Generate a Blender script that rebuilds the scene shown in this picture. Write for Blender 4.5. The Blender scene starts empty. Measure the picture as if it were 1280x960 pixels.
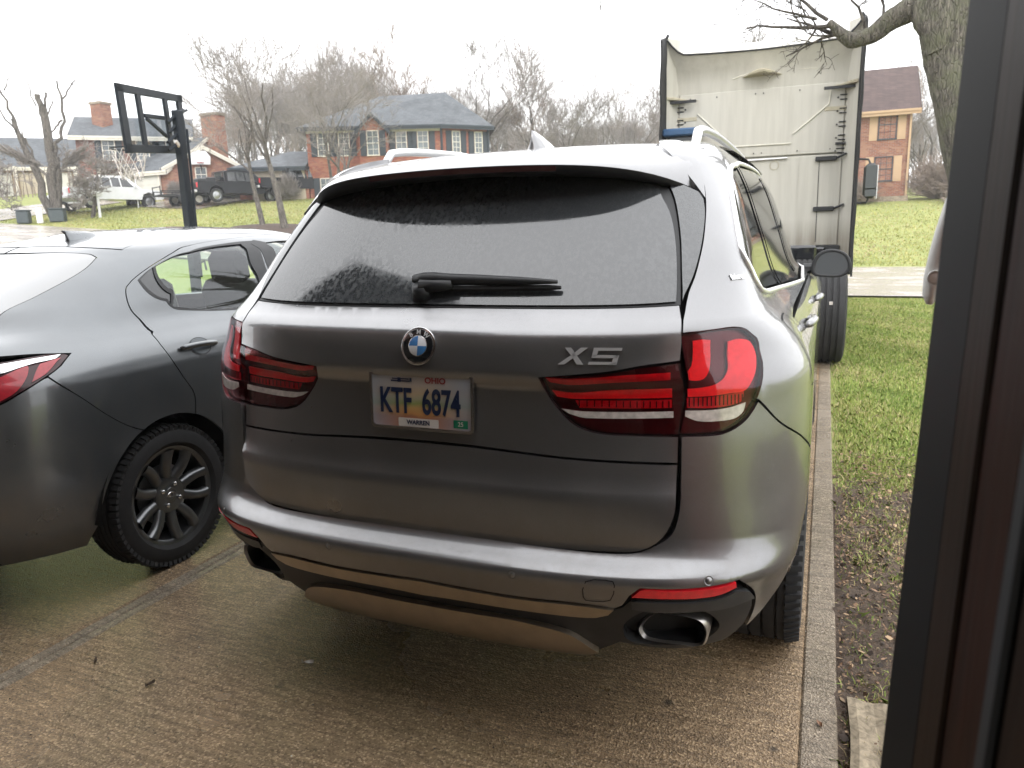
import bpy, bmesh, math, random, json
import numpy as np
from math import sin, cos, pi, radians, sqrt, atan2
from mathutils import Matrix, Vector
from mathutils.geometry import delaunay_2d_cdt

scn = bpy.context.scene
COL = scn.collection
rnd = random.Random(7)
nrg = np.random.default_rng(7)

# ------------------------------------------------------------------ camera
EYE = np.array([0.997, -1.7175, 1.4287])
YAW, PITCH, ROLL = [math.radians(a) for a in (-22.555, 11.489, -1.588)]
def axes(yaw, pitch, roll):
    f = np.array([sin(yaw)*cos(pitch), cos(yaw)*cos(pitch), -sin(pitch)])
    r = np.array([cos(yaw), -sin(yaw), 0.]); u = np.cross(r, f)
    return f, r*cos(roll) + u*sin(roll), -r*sin(roll) + u*cos(roll)
_f, _r, _u = axes(YAW, PITCH, ROLL)
cam = bpy.data.cameras.new('camera'); camo = bpy.data.objects.new('camera', cam); COL.objects.link(camo)
camo.matrix_world = Matrix(((_r[0], _u[0], -_f[0], EYE[0]), (_r[1], _u[1], -_f[1], EYE[1]), (_r[2], _u[2], -_f[2], EYE[2]), (0, 0, 0, 1)))
cam.sensor_width = 36; cam.lens = 942.65/1280*36; cam.clip_start = .02; cam.clip_end = 1500
cam.dof.use_dof = True; cam.dof.focus_distance = 2.6; cam.dof.aperture_fstop = 7
scn.camera = camo

# ------------------------------------------------------------------ sky and light (flat winter overcast)
world = bpy.data.worlds.new('World'); scn.world = world; world.use_nodes = True
nt = world.node_tree; nt.nodes.clear()
out = nt.nodes.new('ShaderNodeOutputWorld'); bg = nt.nodes.new('ShaderNodeBackground')
sky = nt.nodes.new('ShaderNodeTexSky'); sky.sky_type = 'NISHITA'; sky.sun_disc = False
sky.sun_elevation = math.radians(38); sky.sun_rotation = math.radians(-30)
hs = nt.nodes.new('ShaderNodeHueSaturation'); hs.inputs['Saturation'].default_value = .25
mx = nt.nodes.new('ShaderNodeMix'); mx.data_type = 'RGBA'; mx.inputs[0].default_value = .90
CLOUD = 9.6
# standard overcast: the cloud deck overhead is brighter than at the horizon
tcw = nt.nodes.new('ShaderNodeTexCoord'); sw = nt.nodes.new('ShaderNodeSeparateXYZ'); nt.links.new(tcw.outputs['Generated'], sw.inputs[0])
rw = nt.nodes.new('ShaderNodeMapRange'); rw.inputs[1].default_value = 0.; rw.inputs[2].default_value = 1.; rw.inputs[3].default_value = 1.; rw.inputs[4].default_value = 1.4
nt.links.new(sw.outputs[2], rw.inputs[0])
vm = nt.nodes.new('ShaderNodeVectorMath'); vm.operation = 'SCALE'; vm.inputs[0].default_value = (CLOUD, CLOUD*1.005, CLOUD*1.02)
nt.links.new(rw.outputs[0], vm.inputs['Scale']); nt.links.new(vm.outputs[0], mx.inputs[7])
nt.links.new(sky.outputs[0], hs.inputs['Color']); nt.links.new(hs.outputs[0], mx.inputs[6])
nt.links.new(mx.outputs[2], bg.inputs['Color']); bg.inputs['Strength'].default_value = .10
nt.links.new(bg.outputs[0], out.inputs[0])
sun = bpy.data.lights.new('sun', 'SUN'); sun.energy = .6; sun.angle = math.radians(25); sun.color = (1, .97, .93)
suno = bpy.data.objects.new('sun', sun); COL.objects.link(suno)
suno.rotation_euler = (math.radians(52), 0, math.radians(30))
scn.view_settings.view_transform = 'Standard'; scn.view_settings.look = 'None'
scn.view_settings.exposure = 1.4; scn.view_settings.gamma = 1

# ------------------------------------------------------------------ materials
class G:
    """tiny node helper"""
    def __init__(s, name):
        s.m = bpy.data.materials.new(name); s.m.use_nodes = True; s.t = s.m.node_tree
        s.b = s.t.nodes['Principled BSDF']; s.o = s.t.nodes['Material Output']
        s.tc = s.t.nodes.new('ShaderNodeTexCoord')
    def n(s, k): return s.t.nodes.new(k)
    def l(s, a, b): s.t.links.new(a, b)
    def set(s, **k):
        for a, v in k.items():
            i = s.b.inputs[a.replace('_', ' ')]
            i.default_value = tuple(v) + (1,) if isinstance(v, (tuple, list)) and len(v) == 3 else v
        return s
    def coord(s, scale=(1, 1, 1), kind='Object'):
        mp = s.n('ShaderNodeMapping'); mp.inputs['Scale'].default_value = scale
        s.l(s.tc.outputs[kind], mp.inputs[0]); return mp.outputs[0]
    def noise(s, scale, detail=4, rough=.55, co=None, dist=0):
        n = s.n('ShaderNodeTexNoise'); n.inputs['Scale'].default_value = scale; n.inputs['Detail'].default_value = detail
        n.inputs['Roughness'].default_value = rough; n.inputs['Distortion'].default_value = dist
        s.l(co if co is not None else s.tc.outputs['Object'], n.inputs['Vector']); return n.outputs['Fac']
    def vor(s, scale, feature='F1', co=None, out='Distance'):
        n = s.n('ShaderNodeTexVoronoi'); n.feature = feature; n.inputs['Scale'].default_value = scale
        s.l(co if co is not None else s.tc.outputs['Object'], n.inputs['Vector']); return n.outputs[out]
    def ramp(s, fac, stops):
        r = s.n('ShaderNodeValToRGB'); e = r.color_ramp.elements
        while len(e) < len(stops): e.new(.5)
        for k, (p, c) in enumerate(stops):
            e[k].position = p; e[k].color = tuple(c) + (1,) if isinstance(c, (tuple, list)) else (c, c, c, 1)
        s.l(fac, r.inputs[0]); return r.outputs[0]
    def mix(s, fac, a, b, mode='MIX'):
        m = s.n('ShaderNodeMix'); m.data_type = 'RGBA'; m.blend_type = mode
        for ix, v in ((0, fac), (6, a), (7, b)):
            sock = m.inputs[ix]
            if hasattr(v, 'node'): s.l(v, sock)
            elif isinstance(v, (int, float)): sock.default_value = v if ix == 0 else (v, v, v, 1)
            else: sock.default_value = tuple(v) + (1,)
        return m.outputs[2]
    def math(s, op, a, b=0):
        m = s.n('ShaderNodeMath'); m.operation = op
        for sock, v in ((m.inputs[0], a), (m.inputs[1], b)):
            if hasattr(v, 'node'): s.l(v, sock)
            else: sock.default_value = v
        return m.outputs[0]
    def bump(s, h, strength=.3, dist=.01, coat=False):
        b = s.n('ShaderNodeBump'); b.inputs['Strength'].default_value = strength; b.inputs['Distance'].default_value = dist
        s.l(h, b.inputs['Height']); s.l(b.outputs[0], s.b.inputs['Coat Normal' if coat else 'Normal'])
        return b.outputs[0]
    def col(s, c): s.l(c, s.b.inputs['Base Color']); return s
    def rough(s, c): s.l(c, s.b.inputs['Roughness']); return s

def simple(name, c, rough=.5, metal=0, var=.12, scale=12, bump=0., **k):
    g = G(name).set(Roughness=rough, Metallic=metal, **k)
    f = g.noise(scale, 5)
    lo = tuple(x*(1-var) for x in c); hi = tuple(min(1, x*(1+var)) for x in c)
    g.col(g.ramp(f, [(.3, lo), (.7, hi)]))
    if bump: g.bump(f, bump, .004)
    return g.m

def droplets(g, scale=260, thr=.32):
    """beaded rain: round voronoi bumps kept only where a second noise allows"""
    v = g.vor(scale, co=None); k = g.noise(scale*.35, 2)
    d = g.math('SUBTRACT', thr, v); d = g.math('MAXIMUM', d, 0); m = g.ramp(k, [(.50, 0.), (.60, 1.)])
    return g.math('MULTIPLY', d, m)

def paint(name, base, metal=.75, rough=.33, drops=True):
    g = G(name).set(Metallic=metal, Roughness=rough, Coat_Weight=1., Coat_Roughness=.04, Coat_IOR=1.5)
    f = g.noise(2.2, 5, .6); fl = g.noise(900, 1)
    dirt = g.ramp(f, [(.38, tuple(x*.93 for x in base)), (.68, tuple(min(1, x*1.06) for x in base))])
    g.col(g.mix(.10, dirt, g.ramp(fl, [(.4, .2), (.6, .9)]), 'OVERLAY'))
    g.rough(g.ramp(g.noise(5, 4), [(.3, rough*.9), (.75, rough*1.25)]))
    if drops:   # road film thickening toward the sills
        sp = g.n('ShaderNodeSeparateXYZ'); g.l(g.tc.outputs['Object'], sp.inputs[0])
        lowz = g.ramp(sp.outputs[2], [(.25, .50), (.95, .05)]); film = g.ramp(g.noise(14, 6, .75, g.coord((1, 1, .35))), [(.40, 0.), (.72, 1.)])
        src = g.b.inputs['Base Color'].links[0].from_socket; fm = g.math('MULTIPLY', lowz, film)
        g.col(g.mix(fm, src, (.16, .14, .12))); g.l(g.math('SUBTRACT', metal, g.math('MULTIPLY', fm, .6)), g.b.inputs['Metallic'])
    if drops:
        g.bump(droplets(g, 190, .36), .8, .003, coat=True)
        cr = g.ramp(g.noise(7, 5, .65), [(.42, .02), (.75, .10)]); g.l(cr, g.b.inputs['Coat Roughness'])
    return g.m

M = {}
M['suv_paint'] = paint('suv_paint', (.225, .225, .23), .8, .30)
M['sedan_paint'] = paint('sedan_paint', (.135, .145, .153), .75, .30)
M['chrome'] = simple('chrome', (.75, .75, .76), .12, 1, .04)
M['satin_metal'] = simple('satin_metal', (.42, .36, .28), .33, .9, .08, 20)
M['black_gloss'] = simple('black_gloss', (.008, .009, .011), .06, 0, .1, Coat_Weight=.6, Coat_Roughness=.05)
M['black_plastic'] = simple('black_plastic', (.018, .019, .021), .5, 0, .2, 30, .1)
M['grey_plastic'] = simple('grey_plastic', (.045, .047, .05), .45, 0, .15, 30, .08)
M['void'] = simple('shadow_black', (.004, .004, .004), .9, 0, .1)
M['rubber'] = simple('rubber', (.016, .016, .017), .8, 0, .25, 25, .15)
M['rim_dark'] = simple('rim_dark', (.15, .155, .16), .32, .85, .1, 20)
M['rim_silver'] = simple('rim_silver', (.45, .46, .47), .3, .9, .08, 20)
def rear_glass():
    g = G('privacy_glass').set(Base_Color=(.012, .014, .016), Roughness=.05, Specular_IOR_Level=.0, Coat_Weight=1., Coat_Roughness=.06, Coat_IOR=1.85)
    co = g.coord((1, 1, .10)); st = g.noise(85, 4, .6, co)
    w = g.ramp(g.noise(3, 4), [(.35, .15), (.7, 1.)])
    run = g.math('MULTIPLY', g.ramp(st, [(.45, 0.), (.62, 1.)]), w)
    h = g.math('ADD', g.math('MULTIPLY', run, .25), g.math('MULTIPLY', droplets(g, 190, .36), 2.2))
    b = g.bump(h, .004, .002); g.l(b, g.b.inputs['Coat Normal'])
    g.l(g.ramp(run, [(0, .05), (1, .22)]), g.b.inputs['Coat Roughness'])
    g.rough(g.ramp(run, [(0, .08), (1, .35)]))
    sp_ = g.ramp(g.noise(420, 2, .6), [(.52, 0.), (.66, 1.)])
    wt = g.math('ADD', g.math('MULTIPLY', run, .6), g.math('MULTIPLY', sp_, .5))
    g.col(g.mix(wt, (.035, .038, .041), (.085, .09, .094)))
    return g.m
M['rear_glass'] = rear_glass()
M['dark_glass'] = simple('dark_glass', (.02, .023, .025), .05, 0, .3, 3, Specular_IOR_Level=.8, Coat_Weight=.5)
def clear_glass(name, tint, opac):
    g = G(name); g.t.nodes.remove(g.b)
    tr = g.n('ShaderNodeBsdfTransparent'); tr.inputs[0].default_value = tuple(tint) + (1,)
    gl = g.n('ShaderNodeBsdfGlossy'); gl.inputs['Roughness'].default_value = .03; gl.inputs[0].default_value = (.95, .97, 1, 1)
    fr = g.n('ShaderNodeLayerWeight'); fr.inputs[0].default_value = .5
    m = g.n('ShaderNodeMixShader'); g.l(g.math('ADD', g.math('MULTIPLY', g.math('POWER', fr.outputs['Facing'], 4.), .75), .04+opac), m.inputs[0])
    g.l(tr.outputs[0], m.inputs[1]); g.l(gl.outputs[0], m.inputs[2]); g.l(m.outputs[0], g.o.inputs[0])
    bp = g.n('ShaderNodeBump'); bp.inputs['Strength'].default_value = .15; bp.inputs['Distance'].default_value = .002
    g.l(droplets(g, 200), bp.inputs['Height']); g.l(bp.outputs[0], gl.inputs['Normal'])
    return g.m
M['side_glass'] = clear_glass('green_tint_glass', (.78, .88, .82), .03)
M['lens'] = clear_glass('red_lens', (.95, .52, .54), .0)
M['red_deep'] = simple('red_deep', (.10, .004, .008), .25, 0, .2, 40, Coat_Weight=1.)
M['red'] = simple('red_reflector', (.90, .015, .03), .35, 0, .12, 60, Coat_Weight=.5)
M['red_mid'] = simple('red_mid', (.55, .015, .03), .25, 0, .2, 60, Coat_Weight=.5)
M['lamp_white'] = simple('lamp_white', (.62, .58, .55), .2, .2, .25, 60, Coat_Weight=.5)
M['lamp_base'] = simple('lamp_base', (.045, .008, .012), .2, 0, .2, 30)
M['white_paint'] = simple('white_paint', (.72, .73, .74), .3, 0, .05, 3, Coat_Weight=.6)
M['trim_white'] = simple('trim_white', (.68, .64, .56), .6, 0, .08, 2)
M['black_paint'] = simple('black_paint', (.006, .007, .009), .35, 0, .2, 4, Specular_IOR_Level=.3)
M['navy'] = simple('navy_print', (.01, .02, .06), .4)
M['green_sticker'] = simple('green_sticker', (.01, .18, .09), .4)
M['label_white'] = simple('label_white', (.62, .58, .54), .45)
M['blue_enamel'] = simple('blue_enamel', (.05, .18, .42), .2, 0, .05, Coat_Weight=1.)
M['white_enamel'] = simple('white_enamel', (.7, .7, .72), .2, 0, .05, Coat_Weight=1.)
M['maroon'] = simple('maroon_print', (.25, .03, .03), .4)

def concrete(name, lo, mid, hi, wet=.45, line=0):
    g = G(name)
    big = g.noise(.55, 5, .6); med = g.noise(7, 5, .6); fine = g.noise(240, 3, .65); peb = g.vor(170, out='Color'); pd = g.vor(170)
    c = g.ramp(fine, [(.25, tuple(x*.8 for x in mid)), (.52, mid), (.78, tuple(x*1.2 for x in mid))])
    sep = g.n('ShaderNodeSeparateColor'); g.l(peb, sep.inputs[0])
    c = g.mix(.62, c, g.ramp(sep.outputs[0], [(.10, lo), (.35, mid), (.75, tuple(x*1.15 for x in mid)), (.97, tuple(min(1, x*1.5) for x in hi))]))
    damp = g.ramp(g.math('ADD', big, g.math('MULTIPLY', med, .22)), [(.50, 0.), (.66, 1.)])
    c = g.mix(g.math('MULTIPLY', damp, wet), c, g.mix(1, c, (.42, .40, .38), 'MULTIPLY'))
    c = g.mix(.35, c, g.ramp(med, [(.3, .35), (.7, .68)]), 'OVERLAY')
    st = g.ramp(g.noise(2.6, 6, .7, dist=1.2), [(.60, 0.), (.70, 1.)])
    c = g.mix(g.math('MULTIPLY', st, .65), c, tuple(x*.45 for x in lo))
    # broom streaks across the slab, dried run marks, and a few drips
    stk = g.noise(9, 5, .7, g.coord((.5, 7, 1)), .4)
    c = g.mix(.6, c, g.ramp(stk, [(.38, .28), (.62, .72)]), 'OVERLAY')
    drip = g.ramp(g.vor(3.1), [(.03, 1.), (.07, 0.)]); c = g.mix(g.math('MULTIPLY', drip, g.ramp(g.noise(1.7, 2), [(.45, 0.), (.55, .85)])), c, (.03, .024, .018))
    g.col(c)
    r = g.ramp(g.math('ADD', g.math('MULTIPLY', damp, -.34), g.math('MULTIPLY', med, .5)), [(0, .14), (.34, .55)])
    g.rough(r)
    h = g.math('ADD', g.math('MULTIPLY', pd, .8), g.math('MULTIPLY', fine, .8))
    g.bump(h, .9, .005)
    return g.m
M['drive'] = concrete('exposed_aggregate', (.135, .088, .048), (.30, .207, .118), (.48, .35, .215))
M['edge'] = concrete('broomed_concrete', (.155, .125, .088), (.255, .205, .148), (.36, .295, .215), .35)
M['tooled'] = concrete('tooled_joint', (.155, .125, .088), (.26, .21, .15), (.36, .295, .215), .3)
M['road'] = concrete('street_concrete', (.27, .24, .21), (.33, .295, .26), (.38, .345, .31), .2)

def grass_mat(name, a, b, c, s=3.):
    g = G(name).set(Roughness=.8, Specular_IOR_Level=.2)
    p = g.noise(.35, 4, .6); q = g.noise(s, 5, .65); f = g.noise(40, 3)
    cc = g.mix(g.ramp(p, [(.35, 0.), (.65, 1.)]), a, b)
    cc = g.mix(g.ramp(q, [(.52, 0.), (.7, .8)]), cc, c)
    cc = g.mix(.5, cc, g.ramp(f, [(.3, .25), (.7, .75)]), 'OVERLAY')
    g.col(cc); g.bump(g.math('ADD', f, q), .7, .03)
    return g.m
M['lawn'] = grass_mat('winter_lawn', (.20, .235, .075), (.275, .29, .10), (.35, .31, .155))
def soil():
    g = G('soil').set(Roughness=.9)
    c = g.ramp(g.noise(30, 6, .7), [(.3, (.045, .03, .02)), (.6, (.12, .085, .06)), (.8, (.22, .165, .115))])
    g.col(c); g.bump(g.noise(45, 5, .7), 1, .02); return g.m
M['soil'] = soil()
M['mulch'] = simple('mulch', (.06, .04, .03), .95, 0, .4, 20, .8)

def attr_mat(name, rough=.7, trans=0):
    g = G(name).set(Roughness=rough, Specular_IOR_Level=.25)
    a = g.n('ShaderNodeAttribute'); a.attribute_name = 'Col'; g.l(a.outputs['Color'], g.b.inputs['Base Color'])
    return g.m
M['blade'] = attr_mat('grass_blade'); M['leaf'] = attr_mat('dead_leaf', .55)

def brick(name, c1, c2, c3, mortar, fw=.215):
    g = G(name).set(Roughness=.85)
    n = g.n('ShaderNodeTexBrick'); n.inputs['Scale'].default_value = 1; n.inputs['Brick Width'].default_value = fw
    n.inputs['Row Height'].default_value = .075; n.inputs['Mortar Size'].default_value = .009; n.inputs['Bias'].default_value = -.1
    n.inputs['Color1'].default_value = (*c1, 1); n.inputs['Color2'].default_value = (*c2, 1); n.inputs['Mortar'].default_value = (*mortar, 1)
    # brick texture lies in the wall plane: u = x + y, v = z
    sp = g.n('ShaderNodeSeparateXYZ'); g.l(g.tc.outputs['Object'], sp.inputs[0])
    cb = g.n('ShaderNodeCombineXYZ'); g.l(g.math('ADD', sp.outputs[0], sp.outputs[1]), cb.inputs[0]); g.l(sp.outputs[2], cb.inputs[1])
    g.l(cb.outputs[0], n.inputs['Vector'])
    vv = g.vor(1, out='Color'); vn = vv.node; vn.inputs['Scale'].default_value = 1
    mp = g.n('ShaderNodeMapping'); mp.inputs['Scale'].default_value = (3.2, 9, 1); g.l(cb.outputs[0], mp.inputs[0]); g.l(mp.outputs[0], vn.inputs['Vector'])
    sc = g.n('ShaderNodeSeparateColor'); g.l(vv, sc.inputs[0])
    c = g.mix(g.ramp(sc.outputs[0], [(.55, 0.), (.8, .8)]), n.outputs['Color'], c3)
    c = g.mix(g.ramp(g.noise(.9, 5), [(.5, 0.), (.8, .35)]), c, tuple(x*.5 for x in c1))
    g.col(c); g.bump(n.outputs['Fac'], -.6, .012)
    return g.m
M['brick_orange'] = brick('orange_brick', (.34, .075, .035), (.22, .045, .028), (.36, .17, .10), (.24, .20, .17))
M['brick_brown'] = brick('brown_brick', (.27, .095, .05), (.17, .055, .035), (.30, .17, .11), (.24, .20, .17))
M['brick_red'] = brick('red_brick', (.20, .06, .045), (.14, .045, .035), (.24, .13, .10), (.25, .22, .19))
def shingles(name, c):
    g = G(name).set(Roughness=.9)
    n = g.n('ShaderNodeTexBrick'); n.inputs['Scale'].default_value = 1; n.inputs['Brick Width'].default_value = .3; n.inputs['Row Height'].default_value = .14
    n.inputs['Mortar Size'].default_value = .008
    n.inputs['Color1'].default_value = (*c, 1); n.inputs['Color2'].default_value = (*[x*.72 for x in c], 1); n.inputs['Mortar'].default_value = (*[x*.45 for x in c], 1)
    sp = g.n('ShaderNodeSeparateXYZ'); g.l(g.tc.outputs['Object'], sp.inputs[0])
    cb = g.n('ShaderNodeCombineXYZ'); g.l(g.math('ADD', sp.outputs[0], sp.outputs[1]), cb.inputs[0]); g.l(g.math('MULTIPLY', sp.outputs[2], 1.5), cb.inputs[1])
    g.l(cb.outputs[0], n.inputs['Vector'])
    g.col(g.mix(.5, n.outputs['Color'], g.ramp(g.noise(1.3, 5), [(.3, .3), (.7, .7)]), 'OVERLAY')); g.bump(n.outputs['Fac'], -.5, .01)
    return g.m
M['roof_grey'] = shingles('grey_shingles', (.105, .115, .125)); M['roof_brown'] = shingles('brown_shingles', (.085, .055, .05))
M['cream'] = simple('cream_siding', (.50, .43, .33), .7, 0, .08, 2); M['tan'] = simple('tan_trim', (.44, .30, .185), .7, 0, .06, 2)
M['shutter_dark'] = simple('dark_shutter', (.03, .04, .05), .6); M['pane'] = simple('window_pane', (.10, .12, .13), .05, 0, .4, 1.2, Specular_IOR_Level=.9)
M['garage_white'] = simple('garage_white', (.62, .60, .55), .6, 0, .06, 2)

def bark(name, c, moss=None, s=1.):
    g = G(name).set(Roughness=.92)
    co = g.coord((1, 1, .22)); f = g.noise(16*s, 8, .78, co, 1.1); v = g.vor(22*s, 'DISTANCE_TO_EDGE', co)
    cc = g.ramp(f, [(.36, tuple(x*.22 for x in c)), (.5, c), (.66, tuple(min(1, x*2.1) for x in c))])
    if moss: cc = g.mix(g.ramp(g.noise(5, 5, .7), [(.42, 0.), (.62, .75)]), cc, moss)
    g.col(cc); g.bump(g.math('ADD', f, g.ramp(v, [(0, .5), (.10, 1.)])), 1., .035)
    return g.m
M['bark'] = bark('grey_bark', (.13, .115, .10)); M['bark_moss'] = bark('lichen_bark', (.15, .135, .115), (.17, .175, .11), 1.6)
M['twig'] = simple('twig', (.25, .225, .205), .9, 0, .2, 3); M['twig_warm'] = simple('warm_twig', (.25, .20, .165), .9, 0, .25, 3)
def truck_panel():
    g = G('weathered_cab_paint').set(Roughness=.42, Coat_Weight=.15)
    co = g.coord((5, 5, .35)); st = g.noise(2.2, 6, .65, co)
    sp = g.n('ShaderNodeSeparateXYZ'); g.l(g.tc.outputs['Object'], sp.inputs[0])
    c = g.mix(g.ramp(st, [(.42, 0.), (.75, .55)]), (.50, .482, .43), (.36, .342, .30))
    low = g.ramp(g.math('ADD', sp.outputs[2], g.math('MULTIPLY', st, .35)), [(.28, 1.), (.56, 0.)])
    lw = g.math('MULTIPLY', g.ramp(g.math('MULTIPLY', sp.outputs[2], .25), [(.30, 1.), (.37, 0.)]), st)
    c = g.mix(lw, c, (.16, .13, .09)); g.col(c)
    return g.m
M['cab'] = truck_panel()
M['cab_line'] = simple('cab_light_bead', (.60, .58, .50), .4)
M['blue_gear'] = simple('blue_gear', (.03, .08, .17), .35)
def wood(name, c, gl=.6, grain=1.):
    g = G(name).set(Roughness=gl, Specular_IOR_Level=.12)
    co = g.coord((14*grain, 14*grain, 1.2)); f = g.noise(3, 6, .65, co, 1.5)
    g.col(g.ramp(f, [(.3, tuple(x*.45 for x in c)), (.55, c), (.8, tuple(min(1, x*1.5) for x in c))])); g.bump(f, .4, .003); return g.m
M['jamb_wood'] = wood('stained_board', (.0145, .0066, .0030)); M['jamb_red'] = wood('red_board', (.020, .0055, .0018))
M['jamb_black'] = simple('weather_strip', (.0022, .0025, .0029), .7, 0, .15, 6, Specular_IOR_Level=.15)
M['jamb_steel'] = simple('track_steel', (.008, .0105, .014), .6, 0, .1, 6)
M['interior'] = simple('garage_interior', (.50, .43, .39), .9, 0, .25, 1.5)
M['timber'] = wood('grey_timber', (.30, .25, .18), .85, .6)
M['pale_plastic'] = simple('pale_plastic', (.80, .80, .78), .5, 0, .04, 4)
M['hoop'] = simple('hoop_paint', (.008, .012, .018), .55, 0, .2, 3, Specular_IOR_Level=.3)
M['bin'] = simple('bin_plastic', (.05, .065, .07), .55)

# ------------------------------------------------------------------ object helpers
def thing(name, label, cat, loc=(0, 0, 0), rz=0, group=None):
    o = bpy.data.objects.new(name, None); COL.objects.link(o); o.empty_display_size = .3
    o.location = loc; o.rotation_euler = (0, 0, rz); o['label'] = label; o['category'] = cat
    if group: o['group'] = group
    return o
def origin(parent):
    x = np.zeros(3)
    while parent is not None: x = x + np.array(parent.location); parent = parent.parent
    return x
def link(name, me, parent=None, label=None, kind=None, cat=None, group=None):
    o = bpy.data.objects.new(name, me); COL.objects.link(o)
    if parent is not None: o.parent = parent
    if label: o['label'] = label
    if kind: o['kind'] = kind
    if cat: o['category'] = cat
    if group: o['group'] = group
    return o
def mesh(name, V, Fc, mat, smooth=False):
    me = bpy.data.meshes.new(name); me.from_pydata([tuple(map(float, v)) for v in V], [], [tuple(map(int, f)) for f in Fc])
    if mat is not None: me.materials.append(M[mat] if isinstance(mat, str) else mat)
    if smooth: me.polygons.foreach_set('use_smooth', [True]*len(me.polygons))
    me.update(); return me
class MB:
    """collects shapes, then links them as one mesh object"""
    def __init__(s): s.V = []; s.F = []
    def add(s, V, Fc):
        o = len(s.V); s.V += [tuple(v) for v in V]; s.F += [tuple(i+o for i in f) for f in Fc]; return s
    def box(s, c, d, R=None, bev=0.):
        hx, hy, hz = d[0]/2, d[1]/2, d[2]/2
        if bev <= 0:
            P = [(x*hx, y*hy, z*hz) for x in (-1, 1) for y in (-1, 1) for z in (-1, 1)]
            Fc = [(0, 1, 3, 2), (4, 6, 7, 5), (0, 4, 5, 1), (2, 3, 7, 6), (0, 2, 6, 4), (1, 5, 7, 3)]
        else:
            b = min(bev, hx*.9, hy*.9, hz*.9); P = []; idx = {}
            for x in (-1, 1):
                for y in (-1, 1):
                    for z in (-1, 1):
                        for a in range(3):
                            p = [x*(hx-b), y*(hy-b), z*(hz-b)]; p[a] = (x*hx, y*hy, z*hz)[a]
                            idx[(x, y, z, a)] = len(P); P.append(tuple(p))
            Fc = []
            for a in range(3):
                o1, o2 = (a+1) % 3, (a+2) % 3
                for sg in (-1, 1):
                    q = []
                    for u, v in ((-1, -1), (1, -1), (1, 1), (-1, 1)):
                        k = [0, 0, 0]; k[a] = sg; k[o1] = u; k[o2] = v; q.append(idx[(*k, a)])
                    Fc.append(tuple(q) if sg > 0 else tuple(q[::-1]))
            for a in range(3):
                o1, o2 = (a+1) % 3, (a+2) % 3
                for u in (-1, 1):
                    for v in (-1, 1):
                        k0 = [0, 0, 0]; k1 = [0, 0, 0]; k0[a] = -1; k1[a] = 1
                        for k in (k0, k1): k[o1] = u; k[o2] = v
                        q = (idx[(*k0, o1)], idx[(*k1, o1)], idx[(*k1, o2)], idx[(*k0, o2)])
                        Fc.append(q if u*v > 0 else q[::-1])
            for x in (-1, 1):
                for y in (-1, 1):
                    for z in (-1, 1):
                        q = (idx[(x, y, z, 0)], idx[(x, y, z, 1)], idx[(x, y, z, 2)]); Fc.append(q if x*y*z > 0 else q[::-1])
        P = np.array(P)
        if R is not None: P = P @ np.array(R).T
        return s.add(P + np.array(c), Fc)
    def tube(s, pts, rad, n=8, cap=True):
        pts = [np.array(p, float) for p in pts]; m = len(pts)
        rad = [rad]*m if not hasattr(rad, '__len__') else rad
        V = []; Fc = []; ref = None
        for i, p in enumerate(pts):
            d = pts[min(i+1, m-1)] - pts[max(i-1, 0)]; d = d/(np.linalg.norm(d)+1e-12)
            if ref is None: ref = np.array([0, 0, 1.]) if abs(d[2]) < .9 else np.array([1., 0, 0])
            a = np.cross(d, ref); a /= np.linalg.norm(a)+1e-12; b = np.cross(d, a); ref = -np.cross(d, a) if False else ref
            if np.linalg.norm(np.cross(d, ref)) < .1: ref = np.array([0, 1., 0])
            for k in range(n):
                t = 2*pi*k/n; V.append(p + rad[i]*(a*cos(t) + b*sin(t)))
        for i in range(m-1):
            for k in range(n): Fc.append((i*n+k, i*n+(k+1) % n, (i+1)*n+(k+1) % n, (i+1)*n+k))
        if cap: Fc.append(tuple(range(n-1, -1, -1))); Fc.append(tuple((m-1)*n+k for k in range(n)))
        return s.add(V, Fc)
    def lathe(s, prof, c, axis='x', n=32, closed=False):
        V = []; Fc = []; m = len(prof)
        for k in range(n):
            t = 2*pi*k/n
            for (h, r) in prof:
                p = {'x': (h, r*cos(t), r*sin(t)), 'z': (r*cos(t), r*sin(t), h), 'y': (r*sin(t), h, r*cos(t))}[axis]
                V.append(np.array(p)+np.array(c))
        for k in range(n):
            for i in range(m-1 + (1 if closed else 0)):
                j = (i+1) % m; k2 = (k+1) % n; Fc.append((k*m+i, k*m+j, k2*m+j, k2*m+i))
        return s.add(V, Fc)
    def prism(s, poly, h0, h1, axis='y', R=None, c=(0, 0, 0)):
        """poly in the plane across the axis, extruded h0..h1"""
        def P(a, b, h): return {'y': (a, h, b), 'x': (h, a, b), 'z': (a, b, h)}[axis]
        n = len(poly); V = [P(a, b, h0) for a, b in poly] + [P(a, b, h1) for a, b in poly]
        V = np.array(V, float)
        if R is not None: V = V @ np.array(R).T
        V = V + np.array(c)
        Fc = [tuple(range(n)), tuple(range(2*n-1, n-1, -1))] + [(i, i+n, (i+1) % n+n, (i+1) % n) for i in range(n)]
        return s.add(V, Fc)
    def put(s, name, mat, parent=None, smooth=False, auto=None, **k):
        V = np.array(s.V, float)
        if parent is not None and k.pop('world', False): V = V - origin(parent)
        k.pop('world', None)
        me = mesh(name, V, s.F, mat, smooth or auto is not None)
        bm = bmesh.new(); bm.from_mesh(me); bmesh.ops.recalc_face_normals(bm, faces=bm.faces); bm.to_mesh(me); bm.free()
        if auto is not None: me.set_sharp_from_angle(angle=radians(auto))
        return link(name, me, parent, **k)
def rotz(a): return np.array([[cos(a), -sin(a), 0], [sin(a), cos(a), 0], [0, 0, 1.]])
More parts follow.
